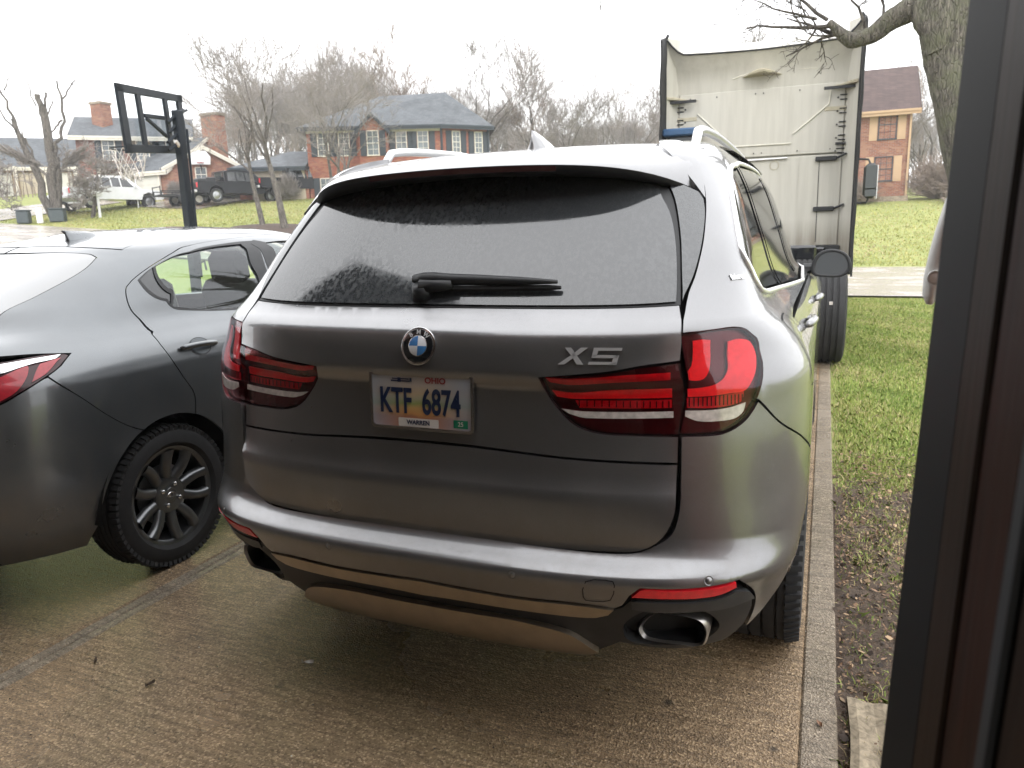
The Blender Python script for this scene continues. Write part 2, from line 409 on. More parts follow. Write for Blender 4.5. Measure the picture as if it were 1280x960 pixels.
def rotx(a): return np.array([[1, 0, 0], [0, cos(a), -sin(a)], [0, sin(a), cos(a)]])
def roty(a): return np.array([[cos(a), 0, sin(a)], [0, 1, 0], [-sin(a), 0, cos(a)]])
def copy_tree(o, parent=None):
    c = o.copy(); COL.objects.link(c)
    if parent is not None: c.parent = parent
    for ch in o.children: copy_tree(ch, c)
    return c
def text_mesh(txt, size, depth=.0, sx=1., bold=0.):
    cu = bpy.data.curves.new('lettering', 'FONT'); cu.body = txt; cu.size = size; cu.extrude = depth; cu.align_x = 'CENTER'; cu.align_y = 'CENTER'; cu.offset = bold
    o = bpy.data.objects.new('lettering', cu); COL.objects.link(o); bpy.context.view_layer.update()
    me = bpy.data.meshes.new_from_object(o.evaluated_get(bpy.context.evaluated_depsgraph_get()))
    bpy.data.objects.remove(o)
    for v in me.vertices: v.co.x *= sx
    return me
def put_text(name, txt, size, frame, mat, parent, depth=.0005, sx=1., bold=0., label=None):
    """frame = (origin, right, up, out) in world"""
    me = text_mesh(txt, size, depth, sx, bold); o0, rt, up, nn = [np.array(a, float) for a in frame]
    og = origin(parent)
    for v in me.vertices: v.co = Vector(o0 + rt*v.co.x + up*v.co.y + nn*v.co.z - og)
    me.materials.clear(); me.materials.append(M[mat]); return link(name, me, parent, label=label)
# ------------------------------------------------------------------ car skins
def pchip(x, y, q):
    x = np.asarray(x, float); y = np.asarray(y, float); q = np.clip(q, x[0], x[-1])
    h = np.diff(x); d = np.diff(y) / h; m = np.zeros_like(y)
    m[0] = d[0]; m[-1] = d[-1]
    for i in range(1, len(x) - 1):
        if d[i-1] * d[i] > 0:
            w1 = 2*h[i] + h[i-1]; w2 = h[i] + 2*h[i-1]
            m[i] = (w1 + w2) / (w1/d[i-1] + w2/d[i])
    k = np.clip(np.searchsorted(x, q, side='right') - 1, 0, len(x) - 2)
    t = (q - x[k]) / h[k]
    return ((2*t**3 - 3*t**2 + 1)*y[k] + (t**3 - 2*t**2 + t)*h[k]*m[k]
            + (-2*t**3 + 3*t**2)*y[k+1] + (t**3 - t**2)*h[k]*m[k+1])

def sstep(a, b, x):
    t = np.clip((x - a) / (b - a), 0, 1); return t*t*(3 - 2*t)

class Shell:
    """A car skin: a stack of rounded plan outlines. s runs round the outline
    from the middle of the tail (0) forward along the side (+ right, - left), v runs upward."""
    def __init__(self, rows, s1, yfront, drop):
        T = np.array(rows, float); self.T = T; self.s1 = s1; self.yf = yfront; self.drop = drop
    def at(self, s, v):
        s = np.asarray(s, float); v = np.asarray(v, float); T = self.T
        c = lambda j: pchip(T[:, 0], T[:, j], v)
        zr, zs, yc, yk, W, n, L = [c(j) for j in range(1, 8)]
        a_ = np.abs(s); t = np.clip(a_ / self.s1, 0, 1)
        w = sstep(.30, .75, t)
        Y0 = yc*(1-w) + yk*w
        e = 2.0 / n
        x = W * np.sin(t*np.pi/2)**e
        y = Y0 + L*(1 - np.clip(np.cos(t*np.pi/2), 0, 1)**e)
        ex = np.maximum(a_ - self.s1, 0); y = y + ex
        z = zr*(1-sstep(.2, 1, t)) + zs*sstep(.2, 1, t)
        y0, k, zb = self.drop
        z = z - np.maximum(y - y0, 0)**2 * k * np.maximum(z - zb, 0)
        x = x * (1 - .16*np.clip((y - self.yf) / 1.2, 0, 1)**2)
        return np.stack([np.where(s < 0, -x, x), y, z], -1)
    def normal(self, s, v):
        s = np.asarray(s, float); v = np.asarray(v, float)
        e = 2e-3
        du = self.at(s+e, v) - self.at(s-e, v); dv = self.at(s, v+e) - self.at(s, v-e)
        n = np.cross(du, dv); l = np.linalg.norm(n, axis=-1, keepdims=True)
        return n / np.maximum(l, 1e-12)
    def side(self, y, v):
        """s for a given y on the right side at level v (t > .3)."""
        lo = np.full_like(np.asarray(y, float), .3*self.s1); hi = lo*0 + 8.
        v = np.broadcast_to(v, lo.shape)
        for _ in range(40):
            m = (lo+hi)/2; b = self.at(m, v)[..., 1] < y
            lo = np.where(b, m, lo); hi = np.where(b, hi, m)
        return (lo+hi)/2
SUV_ROWS = [
 # v, z rear, z side, tail y centre, tail y corner, half width, n, L
 [.20,.20,.20,.30,.30,.88,2.8,.60],[.30,.30,.30,.06,.08,.92,2.8,.60],[.42,.42,.42,.0,.01,.945,2.9,.55],
 [.50,.50,.50,-.03,-.02,.962,3.0,.55],[.552,.552,.552,-.044,-.036,.97,3.0,.52],[.563,.563,.563,-.042,-.035,.971,3.0,.52],[.570,.570,.570,-.034,-.030,.972,3.0,.515],[.606,.606,.606,.020,.004,.978,3.0,.50],
 [.63,.63,.63,.036,.018,.981,3.0,.50],[.65,.65,.65,.040,.027,.984,3.0,.50],[.75,.75,.75,.035,.035,.987,3.0,.52],[.90,.90,.90,.03,.03,.985,3.0,.56],
 [1.02,1.02,1.02,.03,.03,.982,3.0,.60],[1.10,1.10,1.10,.035,.035,.95,3.0,.60],[1.165,1.165,1.165,.055,.05,.90,3.2,.54],
 [1.19,1.19,1.19,.085,.075,.872,3.5,.50],[1.222,1.222,1.222,.13,.115,.845,3.8,.50],[1.40,1.40,1.40,.285,.275,.783,4.0,.50],
 [1.58,1.58,1.58,.435,.43,.722,3.8,.50],[1.64,1.64,1.64,.49,.48,.69,3.6,.52],[1.70,1.675,1.69,.60,.58,.645,3.2,.56],
 [1.85,1.71,1.725,.85,.80,.56,2.8,.60],[2.1,1.738,1.75,1.2,1.2,.36,2.4,.60],[2.5,1.75,1.76,1.7,1.7,.02,2.1,.5]]
HATCH_Y = {.552:.045,.563:.04,.570:.036,.606:.027,.63:.021,.65:.018,.75:.010,.90:.043,1.02:.05,1.10:.035}
HATCH_ROWS = [list(r) for r in SUV_ROWS]
for _r in HATCH_ROWS:
    if _r[0] in HATCH_Y: _r[3] = HATCH_Y[_r[0]]; _r[4] = HATCH_Y[_r[0]] + .012
HATCH_ROWS += [[.70,.70,.70,.012,.026,.986,3.0,.51],[.80,.80,.80,.028,.042,.986,3.0,.54],[.868,.868,.868,.039,.05,.985,3.0,.56],[1.065,1.065,1.065,.03,.04,.966,3.0,.60]]
HATCH_ROWS += [[1.23,1.23,1.23,.137,.122,.842,3.85,.5],[1.31,1.31,1.31,.206,.195,.812,3.95,.5],[1.49,1.49,1.49,.361,.352,.753,3.9,.5]]
HATCH_ROWS.sort()
SEDAN_ROWS = [
 [.20,.20,.20,-.15,-.12,.78,2.6,.8],[.35,.35,.35,-.26,-.24,.825,2.6,.8],[.55,.55,.55,-.30,-.28,.845,2.6,.8],
 [.75,.75,.75,-.29,-.27,.845,2.6,.8],[.90,.90,.90,-.27,-.25,.84,2.6,.8],[.98,.98,.98,-.23,-.21,.81,2.6,.8],
 [1.06,1.05,1.04,-.10,-.10,.76,2.7,.8],[1.20,1.08,1.10,.05,.02,.715,2.8,.75],[1.32,1.18,1.19,.22,.20,.68,2.9,.7],
 [1.46,1.29,1.29,.42,.42,.635,3.0,.6],[1.58,1.37,1.37,.58,.58,.585,3.0,.55],[1.65,1.41,1.40,.68,.66,.555,3.0,.5],
 [1.8,1.45,1.435,.90,.88,.51,3.0,.5],[2.0,1.485,1.478,1.15,1.15,.40,2.6,.5],[2.4,1.505,1.503,1.6,1.6,.02,2.2,.4]]
SUV = Shell(SUV_ROWS, 1.25, 3.6, (2.5, .42, 1.10))
HATCH = Shell(HATCH_ROWS, 1.25, 3.6, (2.5, .42, 1.10))
SEDAN = Shell(SEDAN_ROWS, 1.15, 3.0, (1.75, .42, 1.02))

# panel outlines on those skins: (s, v, corner flag), in metres round / up the skin
TR = json.loads('''{"hatch_upper": [[0.0,1.226,1],[0.2,1.227,0],[0.4,1.23,0],[0.5444,1.2334,1],[0.5563,1.2002,0],[0.5538,1.1683,0],[0.5204,1.1048,1],[0.4042,1.0937,0],[0.3212,1.0802,0],[0.2414,1.0711,0],[0.1673,1.0624,1],[0.1734,1.0216,0],[0.1952,0.9811,0],[0.2133,0.9552,0],[0.2425,0.932,0],[0.2873,0.9197,0],[0.3839,0.9162,0],[0.4871,0.9139,1],[0.4877,0.8478,1],[0.2014,0.8553,0],[0.0,0.869,1]],"hatch_lower": [[0.0,0.864,1],[0.2015,0.8511,0],[0.4879,0.8439,1],[0.4874,0.8066,0],[0.4881,0.7303,0],[0.4669,0.6761,0],[0.437,0.6416,0],[0.3951,0.6185,0],[0.3137,0.6103,0],[0.0,0.603,1]],"lamp_in": [[0.5187,1.1011,1],[0.4032,1.0899,0],[0.3205,1.0764,0],[0.2408,1.0671,0],[0.1713,1.0583,1],[0.1766,1.0218,0],[0.1984,0.9833,0],[0.2166,0.9595,0],[0.2424,0.9382,0],[0.2872,0.9238,0],[0.3838,0.9202,0],[0.4893,0.9179,1]],"glass": [[0.0,1.234,1],[0.2,1.235,0],[0.4,1.238,0],[0.531,1.242,1],[0.545,1.3123,0],[0.5462,1.3926,0],[0.5345,1.4669,0],[0.4975,1.5228,0],[0.5,1.6,1],[0.0,1.6,1]],"seal": [[0.0,1.229,1],[0.2,1.23,0],[0.4,1.233,0],[0.5518,1.2361,1],[0.5643,1.3121,0],[0.5712,1.413,0],[0.566,1.5039,0],[0.5243,1.5658,1],[0.52,1.615,1],[0.0,1.615,1]],"blade": [[0.5596,1.2416,1],[0.5683,1.312,0],[0.5755,1.413,0],[0.5705,1.5038,0],[0.5286,1.5657,1],[0.6148,1.5463,0],[0.7568,1.5159,1],[0.7543,1.4711,0],[0.7171,1.4112,0],[0.6716,1.3501,0],[0.628,1.3014,0],[0.594,1.2731,0],[0.5708,1.2545,0]],"lamp_out": [[0.556,1.1682,1],[0.6089,1.1726,0],[0.6918,1.176,0],[0.7948,1.178,0],[0.8484,1.1693,0],[0.8657,1.1474,0],[0.8377,1.1198,0],[0.8237,1.0906,0],[0.7806,1.0363,0],[0.7563,0.9997,0],[0.7176,0.9624,0],[0.6695,0.9394,0],[0.6191,0.9261,0],[0.5276,0.9232,0],[0.4989,0.9238,1]],"bumper": [[0.0,0.606,1],[0.3169,0.6017,0],[0.3964,0.6083,0],[0.44,0.6267,0],[0.4765,0.6605,0],[0.4949,0.7214,0],[0.4982,0.8064,0],[0.4995,0.9177,1],[0.5277,0.9182,0],[0.622,0.9199,0],[0.6757,0.9331,0],[0.7243,0.9579,0],[0.7634,0.9931,1],[0.8652,0.9338,0],[1.0415,0.8717,1],[-1.0,-1.0,0],[0.9785,0.4403,1],[0.8504,0.3416,1],[0.86,0.4325,0],[0.8356,0.4882,0],[0.7822,0.5341,0],[0.742,0.5552,1],[0.6727,0.5494,0],[0.5939,0.5461,0],[0.5084,0.5446,0],[0.4179,0.5459,1],[0.3908,0.5212,0],[0.3731,0.4871,0],[0.3541,0.4743,1],[0.2591,0.4831,0],[0.1235,0.481,0],[0.0224,0.4853,0],[0.0,0.4865,1]],"chrome": [[0.0,0.4855,1],[0.0222,0.4824,0],[0.1236,0.4781,0],[0.2593,0.4803,0],[0.352,0.4741,1],[0.3409,0.4553,0],[0.3127,0.4429,0],[0.2644,0.4392,0],[0.125,0.4394,0],[0.0203,0.4396,0],[0.0,0.4365,1]],"cladding": [[0.0,0.436,1],[0.0201,0.4364,0],[0.1251,0.4363,0],[0.2648,0.4362,0],[0.3131,0.4399,0],[0.357,0.4687,0],[0.3763,0.4789,0],[0.3973,0.5076,1],[0.4988,0.5063,0],[0.5984,0.5035,0],[0.6788,0.5086,0],[0.7408,0.5264,1],[0.7806,0.5086,0],[0.818,0.4807,0],[0.8443,0.4369,0],[0.8313,0.3595,1],[0.7417,0.286,0],[0.5806,0.2958,0],[0.4496,0.3259,0],[0.3864,0.3437,1],[0.33,0.3,1],[0.0,0.3,1]],"reflector": [[0.3951,0.5158,1],[0.4181,0.5411,0],[0.5088,0.5396,0],[0.5944,0.5412,0],[0.6735,0.5445,0],[0.7291,0.5524,1],[0.7361,0.5334,1],[0.6778,0.5148,0],[0.5977,0.5093,0],[0.4984,0.5119,0]],"skid": [[0.0,0.4045,1],[0.0181,0.4043,0],[0.1251,0.4052,0],[0.2023,0.3934,0],[0.2303,0.3866,0],[0.2697,0.368,0],[0.3299,0.3108,1],[0.2859,0.2844,1],[0.2596,0.2889,0],[0.1179,0.2981,0],[0.0088,0.3023,0],[0.0,0.302,1]],"ex_hole": [[0.7122,0.3809,0],[0.6446,0.4493,0],[0.5683,0.4695,0],[0.4374,0.4672,0],[0.3901,0.4128,0],[0.4057,0.3553,0],[0.5034,0.3271,0],[0.6539,0.3213,0]],"ex_tip": [[0.4299,0.3828,0],[0.4612,0.4338,0],[0.5128,0.4391,0],[0.6265,0.4232,0],[0.6622,0.3878,0],[0.6587,0.3464,0],[0.5695,0.3435,0],[0.4522,0.3524,0]],"qedge": [[0.5587,1.1737,1],[0.562,1.2002,0],[0.5977,1.2612,0],[0.6372,1.2989,0],[0.6755,1.3459,0],[0.7249,1.4111,0],[0.7622,1.4754,0],[0.7753,1.5135,0],[0.7798,1.555,0],[0.7668,1.5973,0],[0.7271,1.6259,1]],"dlo": [[1.1195,1.5885,0],[1.2097,1.6096,0],[1.4319,1.6404,0],[2.007,1.6734,0],[2.692,1.7051,0],[3.3,1.705,0],[4.2,1.66,1],[4.35,1.2,1],[2.9,1.168,0],[2.7857,1.1627,0],[1.2519,1.2319,0],[1.1972,1.2473,0],[1.1166,1.3026,0],[1.0217,1.3647,0],[1.0298,1.4524,0],[1.0387,1.5221,0]],"qseam": [[1.4769,1.2143,0],[1.3512,1.1481,0]],"fuel": [[1.1984,1.19,0],[1.289,1.1865,0],[1.3159,1.1762,0],[1.1372,1.1307,0],[1.0867,1.0881,0],[1.0357,1.0732,0],[0.9982,1.0732,0],[0.9889,1.0926,0],[1.0678,1.1644,0]],"sensor": [[0.6239,0.5633,0],[0.1274,0.5533,0]],"towcover": [[0.2817,0.5561,0],[0.3465,0.5612,0],[0.3513,0.5514,0],[0.3414,0.5036,0],[0.281,0.4972,0],[0.2755,0.5073,0]],"hybrid_badge": [[0.8643,1.2984,0],[0.8622,1.2827,0],[0.9946,1.3048,0],[0.9795,1.2871,0]],"x5badge": [[0.2172,1.1274,0],[0.3675,1.1401,0],[0.3621,1.1053,0],[0.2164,1.1038,0]],"pts_h": [[-0.0023,1.1344,0],[-0.0,0.9749,0],[0.0103,1.0719,0]],"rail": [[0.6376,1.644,0],[0.7748,1.6825,0],[1.0428,1.7189,0],[1.2222,1.6766,0]],"handle": [[1.5572,1.1307,0],[2.7807,1.0618,0]],"lo_u": [[0.5871,1.151,0],[0.609,1.1573,0],[0.6853,1.1547,0],[0.7118,1.1322,0],[0.6745,1.0852,0],[0.6631,1.0617,0],[0.6215,1.0464,0],[0.5648,1.0416,0],[0.5192,1.0395,0],[0.5275,1.06,0],[0.5794,1.0584,0],[0.6049,1.078,0],[0.6305,1.1147,0],[0.6439,1.1387,0],[0.6014,1.1454,0],[0.5651,1.0999,0],[0.5402,1.0802,0],[0.5353,1.0837,0],[0.5559,1.0968,0]],"lo_hook": [[0.5896,1.1527,1],[0.6288,1.1549,0],[0.6571,1.1522,1],[0.6455,1.1386,0],[0.6193,1.0979,0],[0.6,1.0748,0],[0.5779,1.0602,0],[0.5517,1.0559,0],[0.5311,1.0582,1],[0.5368,1.0803,1],[0.5543,1.0934,0],[0.5702,1.1169,0]],"lo_main": [[0.7252,1.1459,1],[0.7835,1.1502,0],[0.8284,1.1402,0],[0.8215,1.1148,0],[0.7909,1.0783,0],[0.75,1.0462,0],[0.7144,1.0238,0],[0.6607,1.0199,0],[0.5929,1.016,0],[0.5188,1.0156,1],[0.5198,1.036,1],[0.5639,1.0382,0],[0.6115,1.0451,0],[0.6506,1.0623,0],[0.6771,1.0851,0],[0.6948,1.1153,0]],"lo_ribs": [[0.5167,1.0128,1],[0.5929,1.0131,0],[0.6505,1.0168,0],[0.7114,1.0212,1],[0.7058,0.9994,0],[0.6607,0.9897,0],[0.5929,0.9858,0],[0.5166,0.9883,1]],"lo_white": [[0.5096,0.9832,1],[0.593,0.9823,0],[0.6608,0.9872,0],[0.7087,0.9956,1],[0.7009,0.9749,0],[0.672,0.959,0],[0.6171,0.9541,0],[0.5445,0.9568,0],[0.5085,0.969,1]],"li_top": [[0.1796,1.0584,1],[0.2222,1.0542,0],[0.3312,1.0694,0],[0.4849,1.0786,1],[0.4775,1.0559,1],[0.3244,1.0468,0],[0.22,1.0377,0],[0.1842,1.0444,1]],"li_mid": [[0.1835,1.0239,1],[0.2226,1.02,0],[0.318,1.0265,0],[0.4706,1.0301,1],[0.4688,1.0107,1],[0.3171,1.0081,0],[0.2223,1.0053,0],[0.193,1.0095,1]],"li_ribs": [[0.2312,1.0009,1],[0.4687,1.0057,1],[0.4687,0.9851,1],[0.2401,0.9823,1]],"li_white": [[0.2027,0.9805,1],[0.2463,0.9752,0],[0.4708,0.9779,1],[0.4711,0.9621,1],[0.2494,0.959,0],[0.2189,0.9685,1]],"s_glass": [[0.0,1.605,1],[0.3469,1.6068,0],[0.5458,1.5915,0],[0.6155,1.5672,1],[0.6169,1.5089,0],[0.589,1.4578,0],[0.5007,1.3692,0],[0.4155,1.2962,0],[0.5,1.235,1],[0.2,1.215,0],[0.0,1.21,1]],"s_roofseam": [[-0.1185,1.6721,0],[0.1315,1.6663,0],[0.3948,1.6488,0],[0.6707,1.6314,0],[0.756,1.623,1],[0.7865,1.7023,0],[0.7949,1.7921,0],[0.925,1.8965,0],[1.7,1.84,0],[3.4,1.84,0]],"s_door": [[2.05,1.76,0],[1.4438,1.8153,0],[1.2717,1.757,0],[1.1636,1.6607,0],[1.06,1.5455,0],[0.9928,1.4726,0],[0.9639,1.4199,0],[0.9581,1.3855,0],[0.9978,1.3227,0],[1.0627,1.2543,0],[1.0916,1.2254,0],[1.113,1.1955,0],[1.1249,1.1561,1],[1.1308,1.119,1],[1.1398,1.0839,1],[1.1571,1.0455,1],[1.2408,0.9916,0],[1.31,0.9168,0],[1.3712,0.8344,0],[1.4305,0.7441,0]],"s_trim": [[0.9944,1.4173,1],[1.0155,1.4711,0],[1.0698,1.5241,0],[1.1693,1.5933,0],[1.337,1.6467,0],[1.4711,1.6891,0],[1.5615,1.6972,1],[1.8421,1.3042,1],[1.8573,1.121,1],[1.5702,1.1643,0],[1.3565,1.2059,0],[1.2368,1.232,0],[1.1235,1.3005,0]],"s_pillar": [[1.54,1.7157,1],[1.7066,1.6561,1],[1.9405,1.3163,0],[2.0891,1.0311,1],[1.9056,1.0554,1],[1.849,1.3036,0]],"s_win": [[1.0351,1.5023,1],[1.1141,1.5584,0],[1.2808,1.6106,0],[1.5186,1.6447,1],[1.6017,1.4939,0],[1.7178,1.3627,0],[1.8363,1.1756,1],[1.5695,1.1809,0],[1.2168,1.247,1]],"s_qwin": [[1.0044,1.421,1],[1.0274,1.4935,1],[1.1948,1.2574,1],[1.1236,1.3127,0]],"s_lamp": [[0.55,1.02,1],[0.6856,1.0123,0],[0.7834,1.0212,0],[0.876,1.0248,0],[0.9151,1.0108,1],[0.8999,0.9723,0],[0.8502,0.9386,0],[0.7871,0.905,0],[0.7133,0.8681,0],[0.55,0.85,1]],"s_lampchrome": [[0.6942,1.0016,1],[0.792,1.0094,0],[0.8853,1.0148,1],[0.8767,1.0019,0],[0.802,0.9922,0],[0.7081,0.9681,1]],"s_lampred": [[0.7099,0.9573,1],[0.7919,0.9852,0],[0.7955,0.9515,0],[0.7623,0.9031,0],[0.7134,0.8766,1]],"s_lampred2": [[0.8296,0.9886,1],[0.8925,1.0025,1],[0.8623,0.9555,0],[0.812,0.9283,1]],"s_bumpseam": [[0.8632,0.9393,0],[0.9681,0.8481,0],[1.0672,0.74,0],[1.137,0.6595,0]],"s_handle": [[1.3434,0.9562,0],[1.5832,0.9368,0],[1.4631,0.9267,0]],"s_fin": [[-0.3593,1.99,0],[0.1478,1.7601,0]],"s_gastap": [[1.202,0.8688,0]]}''')

def dens(pts, step=.018, closed=True):
    """corner-aware Catmull-Rom through the points, resampled"""
    P = [np.array(p[:2], float) for p in pts]; K = [p[2] if len(p) > 2 else 0 for p in pts]; n = len(P); out = []
    for i in range(n if closed else n-1):
        a, b = P[i], P[(i+1) % n]
        p0 = P[i-1] if (closed or i > 0) and not K[i] else a - (b-a)
        p3 = P[(i+2) % n] if (closed or i+2 < n) and not K[(i+1) % n] else b + (b-a)
        L = np.linalg.norm(b-a); m = max(1, int(L/step))
        s0 = L/max(np.linalg.norm(a-p0), 1e-6); s1 = L/max(np.linalg.norm(p3-b), 1e-6)
        t1 = ((b-a) + (a-p0)*min(s0, 1.5))*.5; t2 = ((b-a) + (p3-b)*min(s1, 1.5))*.5
        if K[i]: t1 = b-a
        if K[(i+1) % n]: t2 = b-a
        for k in range(m):
            t = k/m; out.append((2*t**3-3*t**2+1)*a + (t**3-2*t**2+t)*t1 + (-2*t**3+3*t**2)*b + (t**3-t**2)*t2)
    if not closed: out.append(P[-1])
    return np.array(out)
def full(half):
    """half outline (centre top .. centre bottom, right side) -> whole outline across the centre line"""
    a = [list(p)+[0]*(3-len(p)) for p in half]; a[0][2] = 0; a[-1][2] = 0
    return a + [[-p[0], p[1], p[2]] for p in a[-2:0:-1]]
def inset(poly, g):
    d1 = poly - np.roll(poly, 1, 0); d2 = np.roll(poly, -1, 0) - poly
    nn = lambda d: np.stack([d[:, 1], -d[:, 0]], 1)/np.maximum(np.linalg.norm(d, axis=1, keepdims=True), 1e-9)
    A = np.sum(poly[:, 0]*np.roll(poly[:, 1], -1) - np.roll(poly[:, 0], -1)*poly[:, 1])
    n = nn(d1)+nn(d2); n /= np.maximum(np.linalg.norm(n, axis=1, keepdims=True), .5)
    return poly - n*g*(1 if A > 0 else -1)
def inside(q, poly):
    x, y = q[:, 0], q[:, 1]; r = np.zeros(len(q), bool); a = poly; b = np.roll(poly, -1, 0)
    for (x1, y1), (x2, y2) in zip(a, b):
        if y1 == y2: continue
        c = ((y1 > y) != (y2 > y)) & (x < (x2-x1)*(y-y1)/(y2-y1)+x1); r ^= c
    return r
def panel(name, shell, loops, mat, parent, off=0., thick=.012, gap=.0, mirror=False, ds=.035, dv=.02, xo=0., label=None, skirt=None, tri=None):
    """a sheet cut from a car skin along closed outlines (first outer, rest holes), with turned-in edges"""
    loops = [inset(np.array(l), gap) if gap else np.array(l) for l in loops]
    allp = np.concatenate(loops); lo = allp.min(0); hi = allp.max(0)
    gx = np.arange(lo[0]+ds/2, hi[0], ds); gy = np.arange(lo[1]+dv/2, hi[1], dv)
    q = np.stack(np.meshgrid(gx, gy), -1).reshape(-1, 2)
    keep = inside(q, loops[0])
    for h in loops[1:]: keep &= ~inside(q, h)
    q = q[keep]
    if len(q):
        dmin = np.full(len(q), 9.)
        for k in range(0, len(allp), 200):
            dmin = np.minimum(dmin, np.sqrt(((q[:, None]-allp[None, k:k+200])**2).sum(-1)).min(1))
        q = q[dmin > .45*min(ds, dv)]
    pts = [Vector(p) for p in allp] + [Vector(p) for p in q]
    ed = []; o = 0
    for l in loops: ed += [(o+i, o+(i+1) % len(l)) for i in range(len(l))]; o += len(l)
    cv, ce, cf, ov, _, _ = delaunay_2d_cdt(pts, ed, [], 0, 1e-6)
    cv = np.array([tuple(v) for v in cv]); cf = np.array([f for f in cf if len(f) == 3])
    ce_ = cv[cf].mean(1); k = inside(ce_, loops[0])
    for h in loops[1:]: k &= ~inside(ce_, h)
    cf = cf[k]
    e1 = cv[cf[:, 1]]-cv[cf[:, 0]]; e2 = cv[cf[:, 2]]-cv[cf[:, 0]]
    fl = (e1[:, 0]*e2[:, 1]-e1[:, 1]*e2[:, 0]) < 0; cf[fl] = cf[fl][:, ::-1]
    N = shell.normal(cv[:, 0], cv[:, 1]); N0 = N
    Pm = shell.at(cv[:, 0], cv[:, 1]) + N*off
    V = [Pm]; NN = [N]; Fc = [tuple(f) for f in cf]; base = len(cv)
    if thick:
        for l in loops:
            w = dens_idx(l, cv); m = len(w)
            a = np.sum(l[:, 0]*np.roll(l[:, 1], -1) - np.roll(l[:, 0], -1)*l[:, 1])
            t = np.roll(Pm[w], -1, 0) - np.roll(Pm[w], 1, 0); on = np.cross(t, N0[w])*(1 if a > 0 else -1)
            on /= np.maximum(np.linalg.norm(on, axis=1, keepdims=True), 1e-9)
            if l is not loops[0]: on = -on if a > 0 else -on
            V += [Pm[w], Pm[w]-N0[w]*thick]; NN += [on, on]
            for i in range(m):
                j = (i+1) % m; f = (base+i, base+m+i, base+m+j, base+j); Fc.append(f if (a > 0) == (l is loops[0]) else f[::-1])
            base += 2*m
    V = np.concatenate(V); NN = np.concatenate(NN); V[:, 0] += xo
    res = []
    for sgn in ((1, -1) if mirror else (1,)):
        v = V.copy(); nn = NN.copy(); ff = Fc
        if sgn < 0: v[:, 0] = 2*xo - v[:, 0]; nn[:, 0] *= -1; ff = [f[::-1] for f in Fc]
        v = v - origin(parent)
        me = mesh(name, v, ff, mat, True); me.normals_split_custom_set_from_vertices([tuple(a) for a in nn])
        res.append(link(name, me, parent, label=label))
    return res if mirror else res[0]
def dens_idx(l, cv):
    return np.array([int(np.argmin(((cv-p)**2).sum(1))) for p in l])
def frame(shell, s, v, xo=0., off=0.):
    """origin, right, up, out at a skin point (right = forward along the skin's outline to the viewer's right)"""
    s = float(s); p = shell.at(s, v); n = shell.normal(s, v)
    rt = np.cross([0, 0, 1.], n); rt /= np.linalg.norm(rt); up = np.cross(n, rt)
    return p + n*off + np.array([xo, 0, 0]), rt, up, n

def arch(shell, yc, zc, ry, rz_, a0, a1, n=24):
    """points (s, v) along a wheel arch, angles in degrees from rearward (180) over the top (90) to the front (0)"""
    out = []
    for k in range(n+1):
        a = radians(a0+(a1-a0)*k/n); y = yc+ry*cos(a); z = zc+rz_*sin(a)
        out.append((float(shell.side(np.array(y), z)), z, 1 if k in (0, n) else 0))
    return out

def tyre_wheel(name, parent, c, side, R, rimR, w, rim_fn, tread=True):
    """wheel part > tyre, rim ... ; side +1 faces +x"""
    hub = bpy.data.objects.new(name, None); COL.objects.link(hub); hub.parent = parent
    c = np.array(c, float) - origin(parent); hub.location = c; hub.empty_display_size = .1
    h = w/2; prof = [(-h*.75, rimR), (-h*.98, rimR+.02), (-h, rimR+(R-rimR)*.55), (-h*.90, R-.014), (-h*.72, R)]
    for k in (-.45, -.15, .15, .45):
        prof += [(h*(k-.035), R), (h*(k-.03), R-.009), (h*(k+.03), R-.009), (h*(k+.035), R)]
    prof += [(h*.72, R), (h*.90, R-.014), (h, rimR+(R-rimR)*.55), (h*.985, rimR+.022), (h*.75, rimR)]
    ty = MB().lathe(prof, (0, 0, 0), 'x', 72); t = ty.put('tyre', 'rubber', hub, auto=35)
    if tread:
        b = MB(); n = 72
        for k in range(n):
            a = 2*pi*k/n
            for sx in (-1, 1):
                Rm = rotx(a + .02*sx); p = np.array([sx*h*.80, 0, 0]) + Rm @ np.array([0, 0, R-.008])
                b.box(p, (h*.34, .017, .020), Rm @ roty(sx*.30))
        b.put('tread_blocks', 'rubber', t, kind='stuff')
    rim_fn(hub, side, rimR, h)
    return hub

